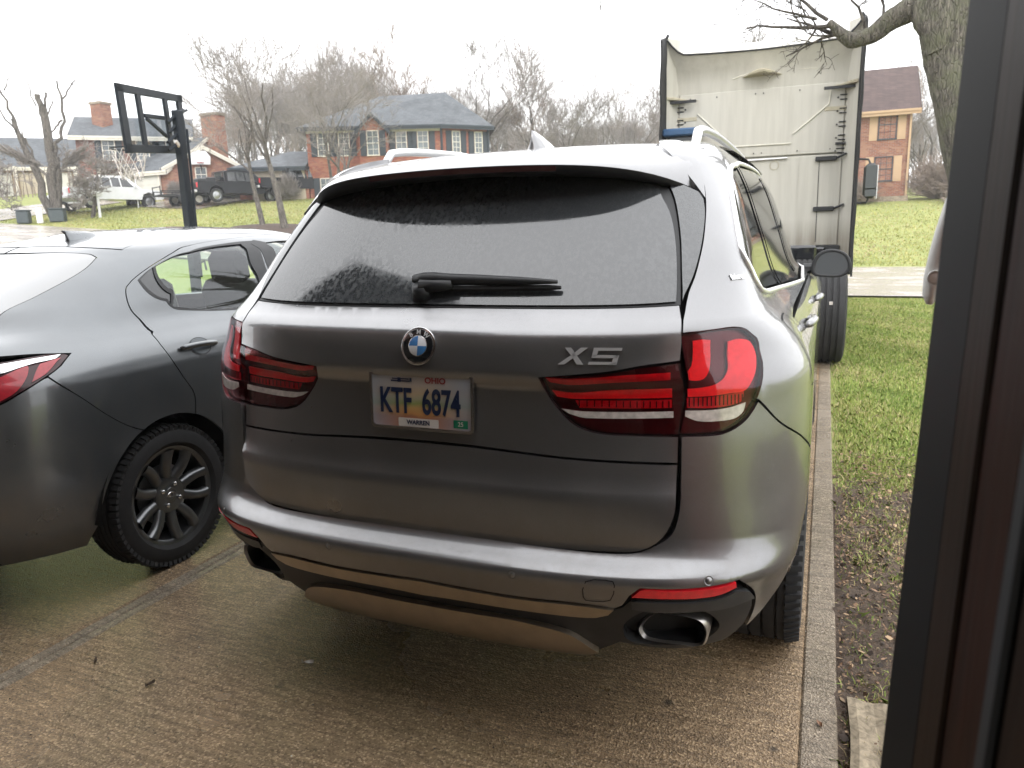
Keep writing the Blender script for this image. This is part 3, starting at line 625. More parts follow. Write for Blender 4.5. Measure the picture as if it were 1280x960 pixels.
# ------------------------------------------------------------------ the silver sport utility vehicle
def build_suv():
    A = thing('sport_utility_vehicle', 'wet silver grey sport utility vehicle parked tail first right in front of the camera', 'suv', (0, 2.4, 0))
    H, B = HATCH, SUV
    # dark inner shell behind every gap
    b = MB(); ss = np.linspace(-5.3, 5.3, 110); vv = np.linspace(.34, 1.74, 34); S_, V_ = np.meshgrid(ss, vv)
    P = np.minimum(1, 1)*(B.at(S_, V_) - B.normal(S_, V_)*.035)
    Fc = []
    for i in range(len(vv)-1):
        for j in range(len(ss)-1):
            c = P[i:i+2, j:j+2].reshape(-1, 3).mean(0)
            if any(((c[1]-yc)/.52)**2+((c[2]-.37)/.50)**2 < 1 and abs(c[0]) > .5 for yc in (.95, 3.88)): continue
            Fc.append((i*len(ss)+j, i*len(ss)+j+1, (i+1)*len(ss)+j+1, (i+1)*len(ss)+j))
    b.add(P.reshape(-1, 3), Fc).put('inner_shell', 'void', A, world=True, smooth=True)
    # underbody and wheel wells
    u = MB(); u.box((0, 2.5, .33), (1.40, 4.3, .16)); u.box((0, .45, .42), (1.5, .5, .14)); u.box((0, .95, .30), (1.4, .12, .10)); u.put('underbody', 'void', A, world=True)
    # tailgate
    hu = panel('tailgate_upper', H, [dens(full(TR['hatch_upper']))], 'suv_paint', A, gap=.0012, thick=.02)
    hl = panel('tailgate_lower', H, [dens(full(TR['hatch_lower']))], 'suv_paint', A, gap=.0014, thick=.03)
    panel('window_seal', H, [dens(full(TR['seal']))], 'black_plastic', A, off=-.004, thick=.01)
    gl = panel('rear_window', H, [dens(full(TR['glass']))], 'rear_glass', A, off=.001, thick=.004)
    panel('pillar_blade', H, [dens(TR['blade'])], 'rear_glass', A, off=.002, gap=.002, mirror=True)
    # spoiler: a closed wing continuing the roof backward over the glass
    W_ = []; nx = 41
    for i in range(nx):
        t = -1+2*i/(nx-1); x = t*.655; e = abs(t)
        yr = .30+.17*e**5+.05*e*e; zr = 1.612-.028*e**2-.052*e**6          # rear lip
        yt = .668; dr_ = float(roof_z(x, yr+.012))-zr-.006; zf = lambda y: float(roof_z(x, y))-dr_*(1-(y-yr)/(yt-yr))**2
        sec = [(yt, zf(yt)), (yr+(yt-yr)*.66, zf(yr+(yt-yr)*.66)), (yr+(yt-yr)*.33, zf(yr+(yt-yr)*.33)), (yr+.012, zf(yr+.012)), (yr, zr-.003), (yr+.004, zr-.016), (yr+.03, zr-.026),
               (yr+.13, zr-.022-.012*e), (yr+.24, zr-.020-.03*e)]
        W_.append([(x*(1-.02*k/8), y, z) for k, (y, z) in enumerate(sec)])
    V = [p for r in W_ for p in r]; m = len(W_[0]); Fc = [(i*m+j, (i+1)*m+j, (i+1)*m+j+1, i*m+j+1) for i in range(nx-1) for j in range(4)]
    Fu = [(i*m+j, (i+1)*m+j, (i+1)*m+j+1, i*m+j+1) for i in range(nx-1) for j in range(4, m-1)]
    sp = MB(); sp.add(V, Fc); spo = sp.put('spoiler', 'suv_paint', A, world=True, smooth=True)
    su = MB(); su.add(V, Fu); su.put('spoiler_underside', 'black_plastic', spo, world=True, smooth=True)
    lb = MB(); L_ = []
    for i in range(25):
        t = -1+2*i/24; x = t*.30; e = abs(x/.655); yr = .30+.17*e**5+.05*e*e; zr = 1.612-.028*e**2
        L_ += [(x, yr+.003, zr-.006), (x, yr+.010, zr-.020)]
    lb.add([(x, y-.004, z) for x, y, z in L_], [(2*i, 2*i+1, 2*i+3, 2*i+2) for i in range(24)]).put('high_brake_light', 'lamp_base', spo, world=True)
    # spoiler cheeks closing the wing against the pillar
    pc = dens([(.62, 1.60, 1), (.70, 1.545), (.765, 1.50, 1), (.772, 1.54), (.772, 1.58), (.765, 1.62), (.75, 1.68), (.70, 1.725, 1), (.62, 1.735, 1), (.58, 1.66)])
    panel('spoiler_cheek', H, [pc], 'suv_paint', A, off=.006, thick=.02, mirror=True)
    # body side: quarter, doors, front wing, roof
    AC = (.95, .37, .60, .53); aq = arch(B, *AC, 128, 4); q = TR['qedge']
    top = 1.745
    dlo = dens(TR['dlo'], .025)
    lamp = TR['lamp_out']; seam_end = (aq[0][0], aq[0][1], 1)
    # upper frame (quarter panel + roof side), one pressing with the window opening cut out
    door_y0 = [(1.477, 1.214, 1), (1.40, 1.175), (1.36, 1.15), (1.40, 1.08), (1.46, 1.0), (1.53, .93), (aq[8][0], aq[8][1], 1)]
    qp = [(a, b_, c) for a, b_, c in q] + [(.74, top-.03), (.84, top, 1), (2.0, top), (3.4, top), (4.45, top, 1), (4.60, 1.20, 1), (4.4, 1.178, 1), (4.40, 1.16, 1)]
    sillv = 1.152
    qp += [(3.0, sillv), (1.62, sillv+.004), (1.365, 1.148, 1), (1.41, 1.075), (1.47, 1.0), (1.54, .93), (aq[8][0], aq[8][1], 1)]
    qp += aq[7::-1] + [(a+.001, b_+.003, 0) for a, b_, c in TR['bumper'][14:12:-1]] + [(TR['bumper'][12][0]+.004, TR['bumper'][12][1]+.004, 1)]
    qp += [(a, b_+.0, c) for a, b_, c in lamp[11:0:-1] if b_ > .99] 
    qp += [(lamp[0][0], lamp[0][1]+.003, 1)]
    panel('quarter_panel', B, [dens(qp), inset(dlo, -.002)], 'suv_paint', A, gap=.0016, mirror=True, ds=.04, dv=.025)
    y2s = lambda y, v: float(B.side(np.array(y), v))
    def door(nm, y0, y1, first=False):
        zz = [1.148, 1.05, .90, .75, .60, .45, .34]
        if first: left = [(1.37, 1.146, 1), (1.415, 1.073), (1.475, 1.0), (1.545, .93), (aq[8][0]+.006, aq[8][1], 1)] + [(a+.003, b_, c) for a, b_, c in aq[9:] if b_ > .36] + [(y2s(1.56, .34), .34, 1)]
        else: left = [(y2s(y0, z), z, 1 if z in (1.148, .34) else 0) for z in zz]
        right = [(y2s(y1, z), z, 1 if z in (1.148, .34) else 0) for z in zz[::-1]]
        return panel(nm, B, [dens(left+right)], 'suv_paint', A, gap=.002, mirror=True, ds=.05, dv=.03)
    door('rear_door', 1.3, 2.32, True); door('front_door', 2.325, 3.38)
    af = arch(B, 3.88, .37, .47, .47, 176, 6, 20)
    fw = [(y2s(3.385, z), z, 1 if z in (1.15, .36) else 0) for z in (1.15, .9, .6, .36)] + af + [(y2s(4.62, .45), .45, 1), (y2s(4.62, .8), .8), (y2s(4.60, 1.02), 1.02), (y2s(4.1, 1.15), 1.15, 1)]
    panel('front_wing', B, [dens(fw)], 'suv_paint', A, gap=.002, mirror=True, ds=.05, dv=.03)
    sill = [(y2s(1.50, .33), .33, 1), (y2s(3.42, .33), .33, 1), (y2s(3.42, .22), .22, 1), (y2s(1.50, .22), .22, 1)]
    panel('sill_cladding', B, [dens(sill, .05)], 'grey_plastic', A, mirror=True, off=.004)
    # arch trim: a band just outside the opening
    ao = arch(B, .95, .37, .60, .53, 126, 6, 24); ai = arch(B, .95, .37, .555, .485, 6, 128, 24)
    panel('arch_trim', B, [dens(ao+ai)], 'grey_plastic', A, off=-.003, thick=.05, mirror=True, ds=.04)
    # roof
    rf = [(-4.5, top+.004, 1), (-3., top+.004), (-.84, top+.004, 1), (-.80, top-.02), (0, 1.72), (.80, top-.02), (.84, top+.004, 1), (3., top+.004), (4.5, top+.004, 1), (4.5, 2.49, 1), (-4.5, 2.49, 1)]
    V = []; Fc = []; xs = np.linspace(-.64, .64, 41); ys = np.linspace(.671, 2.95, 40)
    for y in ys:
        for x in xs: V.append((x, y, float(roof_z(x, y))))
    for i in range(len(ys)-1):
        for j in range(len(xs)-1): Fc.append((i*41+j, i*41+j+1, (i+1)*41+j+1, (i+1)*41+j))
    r_ = MB(); r_.add(V, Fc); ro = r_.put('roof', 'suv_paint', A, world=True, smooth=True)
    # windscreen, bonnet, nose (seen only from beside the car)
    g_ = MB(); V = []; n = 17
    for k in range(9):
        t = k/8; y = 2.95+.85*t; z0 = 1.735-.62*t**1.1; hw = .63+.13*t
        for i in range(n): x = -hw+2*hw*i/(n-1); V.append((x, y+.12*(x/hw)**2*-1, z0-.03*(x/hw)**2))
    g_.add(V, [(k*n+i, k*n+i+1, (k+1)*n+i+1, (k+1)*n+i) for k in range(8) for i in range(n-1)]).put('windscreen', 'dark_glass', A, world=True, smooth=True)
    g_ = MB(); V = []
    for k in range(11):
        t = k/10; y = 3.66+1.05*t; hw = .86-.14*t**3
        for i in range(n): e = -1+2*i/(n-1); V.append((e*hw, y-.12*e*e*t, 1.15-.03*t-.14*t**4-.05*e**4))
    g_.add(V, [(k*n+i, k*n+i+1, (k+1)*n+i+1, (k+1)*n+i) for k in range(10) for i in range(n-1)]).put('bonnet', 'suv_paint', A, world=True, smooth=True)
    g_ = MB(); V = []
    for k in range(9):
        z = 1.0-.78*k/8; bow = .10*sin(pi*k/8)
        for i in range(n): e = -1+2*i/(n-1); V.append((e*.86, 4.74+bow-.30*abs(e)**3, z))
    g_.add(V, [(k*n+i, k*n+i+1, (k+1)*n+i+1, (k+1)*n+i) for k in range(8) for i in range(n-1)]).put('front_bumper', 'suv_paint', A, world=True, smooth=True)
    # rear bumper, chrome, cladding, skid plate, reflectors
    bp = [[p[0], p[1]+(.007 if 0 <= p[0] < .46 and p[1] > .6 else 0), p[2]] for p in TR['bumper']]; k = [i for i, p in enumerate(bp) if p[0] == -1][0]
    seq = arch(B, *AC, 129, 168, 10); bp[k-1][2] = 0
    bp[k:k+1] = [list(p) for p in seq] + [[float(B.side(np.array(.34), .52)), .52, 0]]
    bum = panel('rear_bumper', B, [dens(full(bp))], 'suv_paint', A, gap=.0012, thick=.035, dv=.008, ds=.03)
    panel('chrome_strip', B, [dens(full(TR['chrome']))], 'satin_metal', A, off=.006, thick=.02)
    hole = dens(TR['ex_hole']); holem = hole*np.array([-1, 1])
    cl = panel('lower_cladding', B, [dens(full(TR['cladding'])), hole, holem], 'black_plastic', A, off=-.002, thick=.05)
    panel('skid_plate', B, [dens(full(TR['skid']))], 'satin_metal', A, off=.014, thick=.03)
    panel('reflector', B, [dens(TR['reflector'])], 'red', A, off=.001, thick=.01, mirror=True, gap=.001)
    # cladding under the reflector: its sky-lit top painted as a lighter grey strip
    rl = TR['reflector']; band = [(a, b_-.012, c) for a, b_, c in [rl[0], rl[9], rl[8], rl[7], rl[6]]] + [(.80, .505, 0), (.835, .475, 1), (.78, .470, 0), (.70, .462, 0), (.58, .466, 0), (.46, .468, 0), (.40, .478, 1)]
    panel('cladding_lit_band', B, [dens(band)], 'grey_plastic', A, off=.0035, thick=.012, mirror=True)
    # lower back valance (closes the bumper bottom)
    v_ = MB(); xs = np.linspace(-.80, .80, 21); V = []
    for x in xs: e = abs(x)/.8; V += [(x, .07+.24*e**3, .315), (x, .40+.05*e, .255)]
    v_.add(V, [(2*i, 2*i+1, 2*i+3, 2*i+2) for i in range(20)]).put('under_valance', 'black_plastic', A, world=True, smooth=True)
    # exhaust tips
    for sg in (1, -1):
        h = dens(TR['ex_tip'], .01); cs = h.mean(0); rb = MB(); V = []; n = len(h)
        cc = B.at(cs[0], cs[1]); nn = np.array([sg*.10, -1, 0]); nn /= np.linalg.norm(nn)
        ring = []
        for s_, v_ in h:
            p = B.at(s_, v_); p = np.array([p[0], min(p[1], .5), p[2]]); p[1] = cc[1]+.010+(p[1]-cc[1])*.35; ring.append(p)
        ring = np.array(ring); ct = ring.mean(0)
        Ls = [(.93, .004), (1.0, -.007), (1.07, .0), (1.06, .09)]; In = [(.93, .004), (.92, .01), (.90, .04), (.90, .16)]
        def sweep(Ls): return np.concatenate([ct + (ring-ct)*k_ + np.array([0, dy, 0]) for k_, dy in Ls])
        for Lx, nm, mt in ((Ls, 'exhaust_tip', 'tip_metal'), (In, 'exhaust_pipe', 'black_plastic')):
            V = sweep(Lx); 
            if sg < 0: V = V*np.array([-1, 1, 1])
            F_ = [(k_*n+i, k_*n+(i+1) % n, (k_+1)*n+(i+1) % n, (k_+1)*n+i) for k_ in range(3) for i in range(n)]
            if nm == 'exhaust_tip': tip = MB().add(V, F_).put(nm, mt, A, world=True, auto=50)
            else: MB().add(V, F_+[tuple(3*n+i for i in range(n))]).put(nm, mt, tip, world=True, auto=50)
        # recess behind the opening
        hr = dens(TR['ex_hole'], .02); R0 = B.at(hr[:, 0], hr[:, 1]) - B.normal(hr[:, 0], hr[:, 1])*.02; R1 = R0 + np.array([0, .12, 0]); n = len(hr)
        V = np.concatenate([R0, R1]); V = V*np.array([sg, 1, 1])
        MB().add(V, [(i, (i+1) % n, n+(i+1) % n, n+i) for i in range(n)]+[tuple(range(n, 2*n))]).put('exhaust_recess', 'void', A, world=True)
    # side windows
    ins = dens(TR['dlo'], .025)
    ring = dens(TR['dlo'], .03)
    for sg in (1, -1):
        P_ = B.at(ring[:, 0], ring[:, 1])+B.normal(ring[:, 0], ring[:, 1])*.002; P_ = [p*np.array([sg, 1, 1]) for p in P_]; P_.append(P_[0])
        MB().tube(P_, .0085, 8, False).put('window_chrome', 'trim_metal', A, world=True, smooth=True)
    panel('side_window', B, [inset(ins, .015)], 'dark_glass', A, off=-.004, thick=0, mirror=True, ds=.05)
    for y in (1.25, 2.25, 2.34, 1.16):
        pl = [(y2s(y+.0, 1.20)+0, 1.20, 1), (y2s(y+.05, 1.20), 1.20, 1), (y2s(y-.06, 1.62), 1.64, 1), (y2s(y-.11, 1.62), 1.64, 1)]
        panel('window_pillar', B, [dens(pl, .05)], 'black_gloss', A, off=-.001, thick=.004, mirror=True, ds=.1)
    # handles
    for s_, v_ in ((1.60, 1.10), (2.78, 1.075)):
        for sg in (1, -1):
            p, rt, up, nn = frame(B, s_, v_); hb = MB()
            for k in range(9):
                pass
            pts = [p+nn*(.006+.022*sin(pi*t))+rt*(t-.5)*.20 for t in np.linspace(0, 1, 9)]
            pts = [np.array([q_[0]*sg, q_[1], q_[2]]) for q_ in pts]
            hb.tube(pts, [.008]+[.0135]*7+[.008], 10).put('door_handle', 'suv_paint', A, world=True, smooth=True)
    # fuel flap
    fl = dens([(a+.06, b_, 0) for a, b_ in ((1.13, 1.165), (1.22, 1.170), (1.235, 1.15), (1.225, 1.0), (1.21, .985), (1.12, .985), (1.105, 1.0), (1.11, 1.15))])
    panel('fuel_flap_gap', B, [inset(fl, -.003), inset(fl, .0005)], 'void', A, off=.0008, thick=0, ds=.5, dv=.5)
    # tow cover outline and parking sensors
    tc = dens(TR['towcover']); panel('tow_cover_gap', B, [inset(tc, -.0012), inset(tc, .0012)], 'void', bum, off=.0008, thick=0, ds=.5, dv=.5)
    for (s_, v_) in [(a, b_) for a, b_, _ in TR['sensor']] + [(-TR['sensor'][0][0], TR['sensor'][0][1]), (-TR['sensor'][1][0], TR['sensor'][1][1])]:
        p, rt, up, nn = frame(B, s_, v_, off=.0)
        V = []; n = 20
        for r, h in ((.0125, .0012), (.011, .0015), (.0105, .0004), (.009, .0004), (.0085, .0020), (.001, .0024)):
            V += [p+rt*r*cos(2*pi*k/n)+up*r*sin(2*pi*k/n)+nn*h for k in range(n)]
        MB().add(V, [(a*n+k, a*n+(k+1) % n, (a+1)*n+(k+1) % n, (a+1)*n+k) for a in range(5) for k in range(n)]).put('parking_sensor', 'suv_paint', bum, world=True, smooth=True)
    # seam of the bumper's outer end
    # tail lamps: dark housing, red and clear elements, tinted lens
    for sg in (1, -1):
        def el(nm, key, mt, par, sh, off):
            o = panel(nm, sh, [dens(TR[key], .01)], mt, par, off=off, thick=.004, ds=.03)
            return o
        for key, sh, els, lab in (('lamp_out', B, (('light_guide', 'lo_hook', 'red', -.008), ('light_bar', 'lo_main', 'red', -.007), ('light_ribs', 'lo_ribs', 'red_mid', -.009), ('reversing_light', 'lo_white', 'lamp_white', .0022)), 'outer part of the red tail lamp, on the body'),
                                  ('lamp_in', H, (('light_guide', 'li_top', 'red_mid', -.008), ('light_bar', 'li_mid', 'red', -.007), ('light_ribs', 'li_ribs', 'red_mid', -.009), ('reversing_light', 'li_white', 'lamp_white', .0022)), 'inner part of the red tail lamp, on the tailgate')):
            base = panel('tail_lamp', sh, [dens(TR[key])], 'lamp_base', A, off=-.016, gap=.001, thick=.02, label=lab)
            kids = [el(n_, k_, m_, base, sh, o_) for n_, k_, m_, o_ in els] + [panel('lens', sh, [dens(TR[key])], 'lens', base, off=.001, gap=.0012, thick=.006)]
            # fine ribs across the lower red element
            rb = MB(); ra = np.array(TR['lo_ribs' if key == 'lamp_out' else 'li_ribs'])[:, :2]; lo, hi = ra.min(0), ra.max(0)
            for k_ in range(14):
                s_ = lo[0]+(hi[0]-lo[0])*(k_+.5)/14; p, rt, up, nn = frame(sh, s_, (lo[1]+hi[1])/2, off=-.0085)
                rb.box(p, (.003, .002, (hi[1]-lo[1])*.7), np.stack([rt, nn, up], 1))
            kids.append(rb.put('lamp_ribs', 'lamp_base', base, world=True))
            if sg < 0:
                for o in [base]+kids:
                    me = o.data
                    for v in me.vertices: v.co.x *= -1
                    me.flip_normals()
                    if o.name.split('.')[0] != 'lamp_ribs':
                        me.normals_split_custom_set_from_vertices([tuple(a) for a in mirror_normals(sh, me, origin(A))])
    # wiper
    w = MB(); f_ = lambda s_, v_, o_: (H.at(s_, v_)+H.normal(s_, v_)*o_)
    px = np.linspace(-.075, .352, 14)
    b1 = [H.at(0, 1.26)*0 + wiper_pt(H, x, 1.284-.006*max(0, (x+.02)/.30)**1.1, .028) for x in px]
    w.tube(b1, [.012, .0185, .0195, .017, .016, .0155, .015, .014, .013, .012, .011, .009, .007, .005], 8)
    wi = w.put('wiper', 'black_plastic', A, world=True, smooth=True)
    w = MB(); w.tube([wiper_pt(H, x, 1.266+.012*(x+.04), .013) for x in np.linspace(-.06, .36, 12)], [.009]*11+[.005], 6); w.put('wiper_blade', 'rubber', wi, world=True)
    w = MB(); w.tube([wiper_pt(H, -.045, 1.256, .0), wiper_pt(H, -.045, 1.263, .036)], [.032, .022], 16)
    w.tube([wiper_pt(H, -.045, 1.265, .026), wiper_pt(H, .05, 1.272, .026)], [.022, .014], 8); w.put('wiper_pivot', 'black_plastic', wi, world=True, smooth=True)
    # roof rails
    for sg in (1, -1):
        rl = MB(); ys = np.linspace(.86, 2.75, 26); pts = []
        for i, y in enumerate(ys):
            t = i/25; lift = .045*min(1, sin(pi*min(t, 1-t))*7)**.7 if 0 < t < 1 else -.02
            pts.append((sg*(.588-.03*t), y, float(roof_z(.575, y))+lift))
        rl.tube(pts, [.016]*26, 10).put('roof_rail', 'satin_rail', A, world=True, smooth=True)
    # roof fin aerial
    fb = MB(); V = []; n = 12
    for k in range(n):
        t = k/(n-1); y = .93+.22*t; h = .062*(1-t)**.6+.004; wd = .026*(1-(2*t-1)**4)+.004; z = float(roof_z(0, y))
        V += [(-wd-.008, y, z-.004), (-wd*.5, y, z+h*.6), (0, y, z+h), (wd*.5, y, z+h*.6), (wd+.008, y, z-.004)]
    fb.add(V, [(k*5+j, k*5+j+1, (k+1)*5+j+1, (k+1)*5+j) for k in range(n-1) for j in range(4)]+[(0, 1, 2, 3, 4)]).put('roof_aerial', 'suv_paint', A, world=True, smooth=True)
    # mirrors
    for sg in (1, -1):
        mb = MB(); V = []; out = [(-.105, -.062), (-.10, .025), (-.06, .07), (.017, .08), (.077, .052), (.102, .0), (.10, -.043), (.06, -.074), (-.034, -.078)]
        oo = dens([(a, c, 0) for a, c in out], .02); n = len(oo)
        for k_, dy in ((.80, .002), (.97, -.006), (1.0, .006), (.98, .05), (.85, .09), (.5, .115), (.02, .12)):
            V += [(sg*1.035+a*k_*sg, 3.02+dy, 1.195+c*k_) for a, c in oo]
        mo = MB().add(V, [(a*n+k, a*n+(k+1) % n, (a+1)*n+(k+1) % n, (a+1)*n+k) for a in range(6) for k in range(n)]).put('door_mirror', 'black_plastic', A, world=True, smooth=True)
        MB().add([(sg*1.035+a*.84*sg, 3.024, 1.195+c*.84) for a, c in oo], [tuple(range(n))]).put('mirror_glass', 'mirror', mo, world=True)
        MB().box((sg*.915, 3.07, 1.165), (.10, .07, .055), bev=.015).put('mirror_foot', 'black_plastic', mo, world=True)
    # badges -----------------------------------------------------------------
    p, rt, up, nn = frame(H, 0.0, 1.131, off=.001)
    def disc(nm, r, h, mt, par, a0=0, a1=360, r0=0., hb=0.):
        V = []; n = 40; Fq = []; full_ = a1-a0 >= 360
        for k in range(n+1):
            a = radians(a0+(a1-a0)*k/n)
            for rr, hh in ((r0, h), (r-.0012, h), (r, h-.001), (r, hb)): V.append(p+rt*rr*cos(a)+up*rr*sin(a)+nn*hh)
        for k in range(n):
            for j in range(3): Fq.append((k*4+j, k*4+j+1, k*4+j+5, k*4+j+4))
        return MB().add(V, Fq).put(nm, mt, par, world=True, auto=40)
    em = disc('emblem', .0515, .007, 'chrome', A); disc('emblem_ring', .0455, .0085, 'black_gloss', em, hb=.006)
    disc('emblem_inner_ring', .0285, .0092, 'chrome', em, hb=.006)
    for a in range(4): disc('emblem_quarter', .0268, .0098, 'blue_enamel' if a % 2 else 'white_enamel', em, a*90, a*90+90, hb=.006)
    for ch, a in (('B', 128), ('M', 90), ('W', 52)):
        c_ = cos(radians(a)); s_ = sin(radians(a)); o = p+rt*.0368*c_+up*.0368*s_+nn*.0088
        R_ = rt*s_-up*c_; U_ = rt*c_+up*s_
        put_text('emblem_letter', ch, .0165, (o, R_, U_, nn), 'white_enamel', em, .0003, bold=.0004)
    # model badge X5: slanted outlined strokes
    p, rt, up, nn = frame(H, .2905, 1.118, off=.001)
    Q = lambda pts: [(a/1000., c/1000.) for a, c in pts]
    def strokes(nm, polys, par, mt='chrome', sc=1., h=.004):
        b_ = MB()
        for pl in polys:
            n = len(pl); V = [p+rt*a*sc+up*c*sc+nn*.0 for a, c in pl]+[p+rt*(a*sc)+up*(c*sc)+nn*h for a, c in pl]
            b_.add(V, [tuple(range(n, 2*n))]+[(i, (i+1) % n, n+(i+1) % n, n+i) for i in range(n)])
        return b_.put(nm, mt, par, world=True)
    X = [Q([(-86, -21), (-70, -21), (-40, 0), (-33, 4), (-11, 21), (-28, 21), (-47, 6)]), Q([(-68, 21), (-53, 21), (-40, 4), (-22, -21), (-38, -21), (-49, -3)])]
    F5 = [Q([(5, 21), (78, 21), (75, 14), (22, 14), (19, 4), (70, 4), (63, -21), (-6, -21), (-3, -14), (54, -14), (57, -3), (4, -3), (0, 0)])]
    F5 = [Q([(4, 21), (74, 21), (72, 14), (3, 14)]), Q([(3, 14), (15, 14), (11, -1), (-1, -1)]), Q([(0, 3), (66, 3), (64, -4), (-2, -4)]), Q([(66, 3), (54, 3), (47, -21), (60, -21)]), Q([(-8, -14), (60, -14), (58, -21), (-10, -21)])]
    strokes('model_badge', X+F5, A, 'badge_metal')
    p, rt, up, nn = frame(B, .925, 1.292, off=.001)
    put_text('side_badge', 'iPerformance', .021, (p+rt*.005, rt, up, nn), 'chrome', A, .0012, .55, .0012)
    # number plate ------------------------------------------------------------
    p, rt, up, nn = frame(H, 0.0, .982, off=.010); up = up*1.
    # lean the plate like the recess it sits in
    nn = np.array([0, -1, .04]); nn /= np.linalg.norm(nn); rt = np.array([1., 0, 0]); up = np.cross(nn, rt); 
    if up[2] < 0: up = -up
    def rr(w_, h_, r, n=6):
        o = []
        for cx, cy, a0 in ((w_/2-r, h_/2-r, 0), (-w_/2+r, h_/2-r, 90), (-w_/2+r, -h_/2+r, 180), (w_/2-r, -h_/2+r, 270)):
            o += [(cx+r*cos(radians(a0+90*k/n)), cy+r*sin(radians(a0+90*k/n))) for k in range(n+1)]
        return o
    def plate(nm, w_, h_, r, z0, z1, mt, par, cx=0, cy=0, hole=None):
        o = rr(w_, h_, r); n = len(o); V = [p+rt*(a+cx)+up*(c+cy)+nn*z0 for a, c in o]+[p+rt*(a+cx)+up*(c+cy)+nn*z1 for a, c in o]
        Fq = [(i, (i+1) % n, n+(i+1) % n, n+i) for i in range(n)]
        if hole:
            q_ = rr(hole[0], hole[1], hole[2]); V += [p+rt*(a+cx)+up*(c+cy)+nn*z1 for a, c in q_]+[p+rt*(a+cx)+up*(c+cy)+nn*(z0) for a, c in q_]
            Fq += [(n+i, n+(i+1) % n, 2*n+(i+1) % n, 2*n+i) for i in range(n)]+[(2*n+i, 2*n+(i+1) % n, 3*n+(i+1) % n, 3*n+i) for i in range(n)]
        else: Fq.append(tuple(range(n, 2*n)))
        return MB().add(V, Fq).put(nm, mt, par, world=True, auto=30)
    pb = plate('number_plate', .312, .160, .012, 0, .004, 'plate_print', A)
    plate('plate_frame', .318, .166, .014, 0, .008, 'chrome', pb, hole=(.302, .148, .010))
    put_text('plate_number', 'KTF', .098, (p-rt*.079-up*.006+nn*.0055, rt, up, nn), 'navy', pb, .0006, .60, .0022)
    put_text('plate_number', '6874', .098, (p+rt*.062-up*.006+nn*.0055, rt, up, nn), 'navy', pb, .0006, .60, .0022)
    plate('county_label', .124, .023, .002, .004, .0050, 'label_white', pb, -.010, -.062)
    put_text('county_name', 'WARREN', .017, (p-rt*.010-up*.062+nn*.0056, rt, up, nn), 'navy', pb, .0003, 1.0, .0005)
    plate('year_sticker', .042, .022, .001, .004, .0050, 'green_sticker', pb, .119, -.058)
    put_text('sticker_year', '25', .017, (p+rt*.119-up*.058+nn*.0056, rt, up, nn), 'label_white', pb, .0003, 1., 0)
    put_text('state_name', 'OHIO', .022, (p+rt*.045+up*.056+nn*.0050, rt, up, nn), 'maroon', pb, .0003, 1.1, .0006)
    o_ = p; pl_ = MB()
    for c, d in (((-.062, .052), (.060, .0035)), ((-.062, .058), (.052, .003)), ((-.066, .055), (.010, .012)), ((-.030, .056), (.006, .010))):
        pl_.box(o_+rt*c[0]+up*c[1]+nn*.0047, (d[0], d[1], .0006), np.stack([rt, up, nn], 1))
    pl_.put('plate_aeroplane', 'navy', pb, world=True)
    # wheels
    def rim(hub, side, R, h):
        rb = MB().lathe([(-h*.8, R), (-h*.8, R-.02), (h*.2, R-.035), (h*.75, R-.01), (h*.8, R)], (0, 0, 0), 'x', 48)
        r0 = rb.put('rim', 'rim_silver', hub, auto=30); sp_ = MB()
        for k in range(5):
            for d in (-.11, .11):
                a = 2*pi*k/5+d; Rm = rotx(a); sp_.box(Rm @ np.array([0, 0, .12]) + np.array([side*h*.55, 0, 0]), (.03, .028, .21), Rm, bev=.006)
        sp_.lathe([(side*h*.45, .001), (side*h*.72, .001), (side*h*.68, .06), (side*h*.45, .075)], (0, 0, 0), 'x', 24)
        sp_.put('spokes', 'rim_silver', r0, auto=30)
        MB().lathe([(-side*h*.1, .01), (-side*h*.1, .17)], (0, 0, 0), 'x', 24).put('brake_disc', 'black_plastic', r0)
    for y in (.95, 3.88):
        for sg in (1, -1): tyre_wheel('wheel', A, (sg*.845, y, .37), sg, .37, .245, .275, rim, tread=(y < 2))
    return A
def roof_z(x, y):
    """height of the roof skin: crowned both ways, falling to the tailgate"""
    yy = [0.3, .5, .7, .9, 1.2, 1.6, 2.2, 2.8, 3.0]; zz = [1.61, 1.655, 1.688, 1.712, 1.735, 1.748, 1.752, 1.742, 1.73]
    return pchip(yy, zz, y) - .022*np.abs(x/.64)**2.2 - .010*np.abs(x/.64)**8
def wiper_pt(H, x, v, off):
    s = solve_s(H, x, v); return H.at(s, v)+H.normal(s, v)*off
def solve_s(sh, x, v):
    lo, hi = -1.2, 1.2
    for _ in range(40):
        m = (lo+hi)/2
        if sh.at(m, v)[0] < x: lo = m
        else: hi = m
    return lo
def mirror_normals(sh, me, og):
    me.calc_loop_triangles() if hasattr(me, 'calc_loop_triangles') else None
    n = np.zeros((len(me.vertices), 3))
    for pl in me.polygons:
        nn = np.array(pl.normal)*pl.area
        for v in pl.vertices: n[v] += nn
    l = np.linalg.norm(n, axis=1, keepdims=True); return n/np.maximum(l, 1e-12)

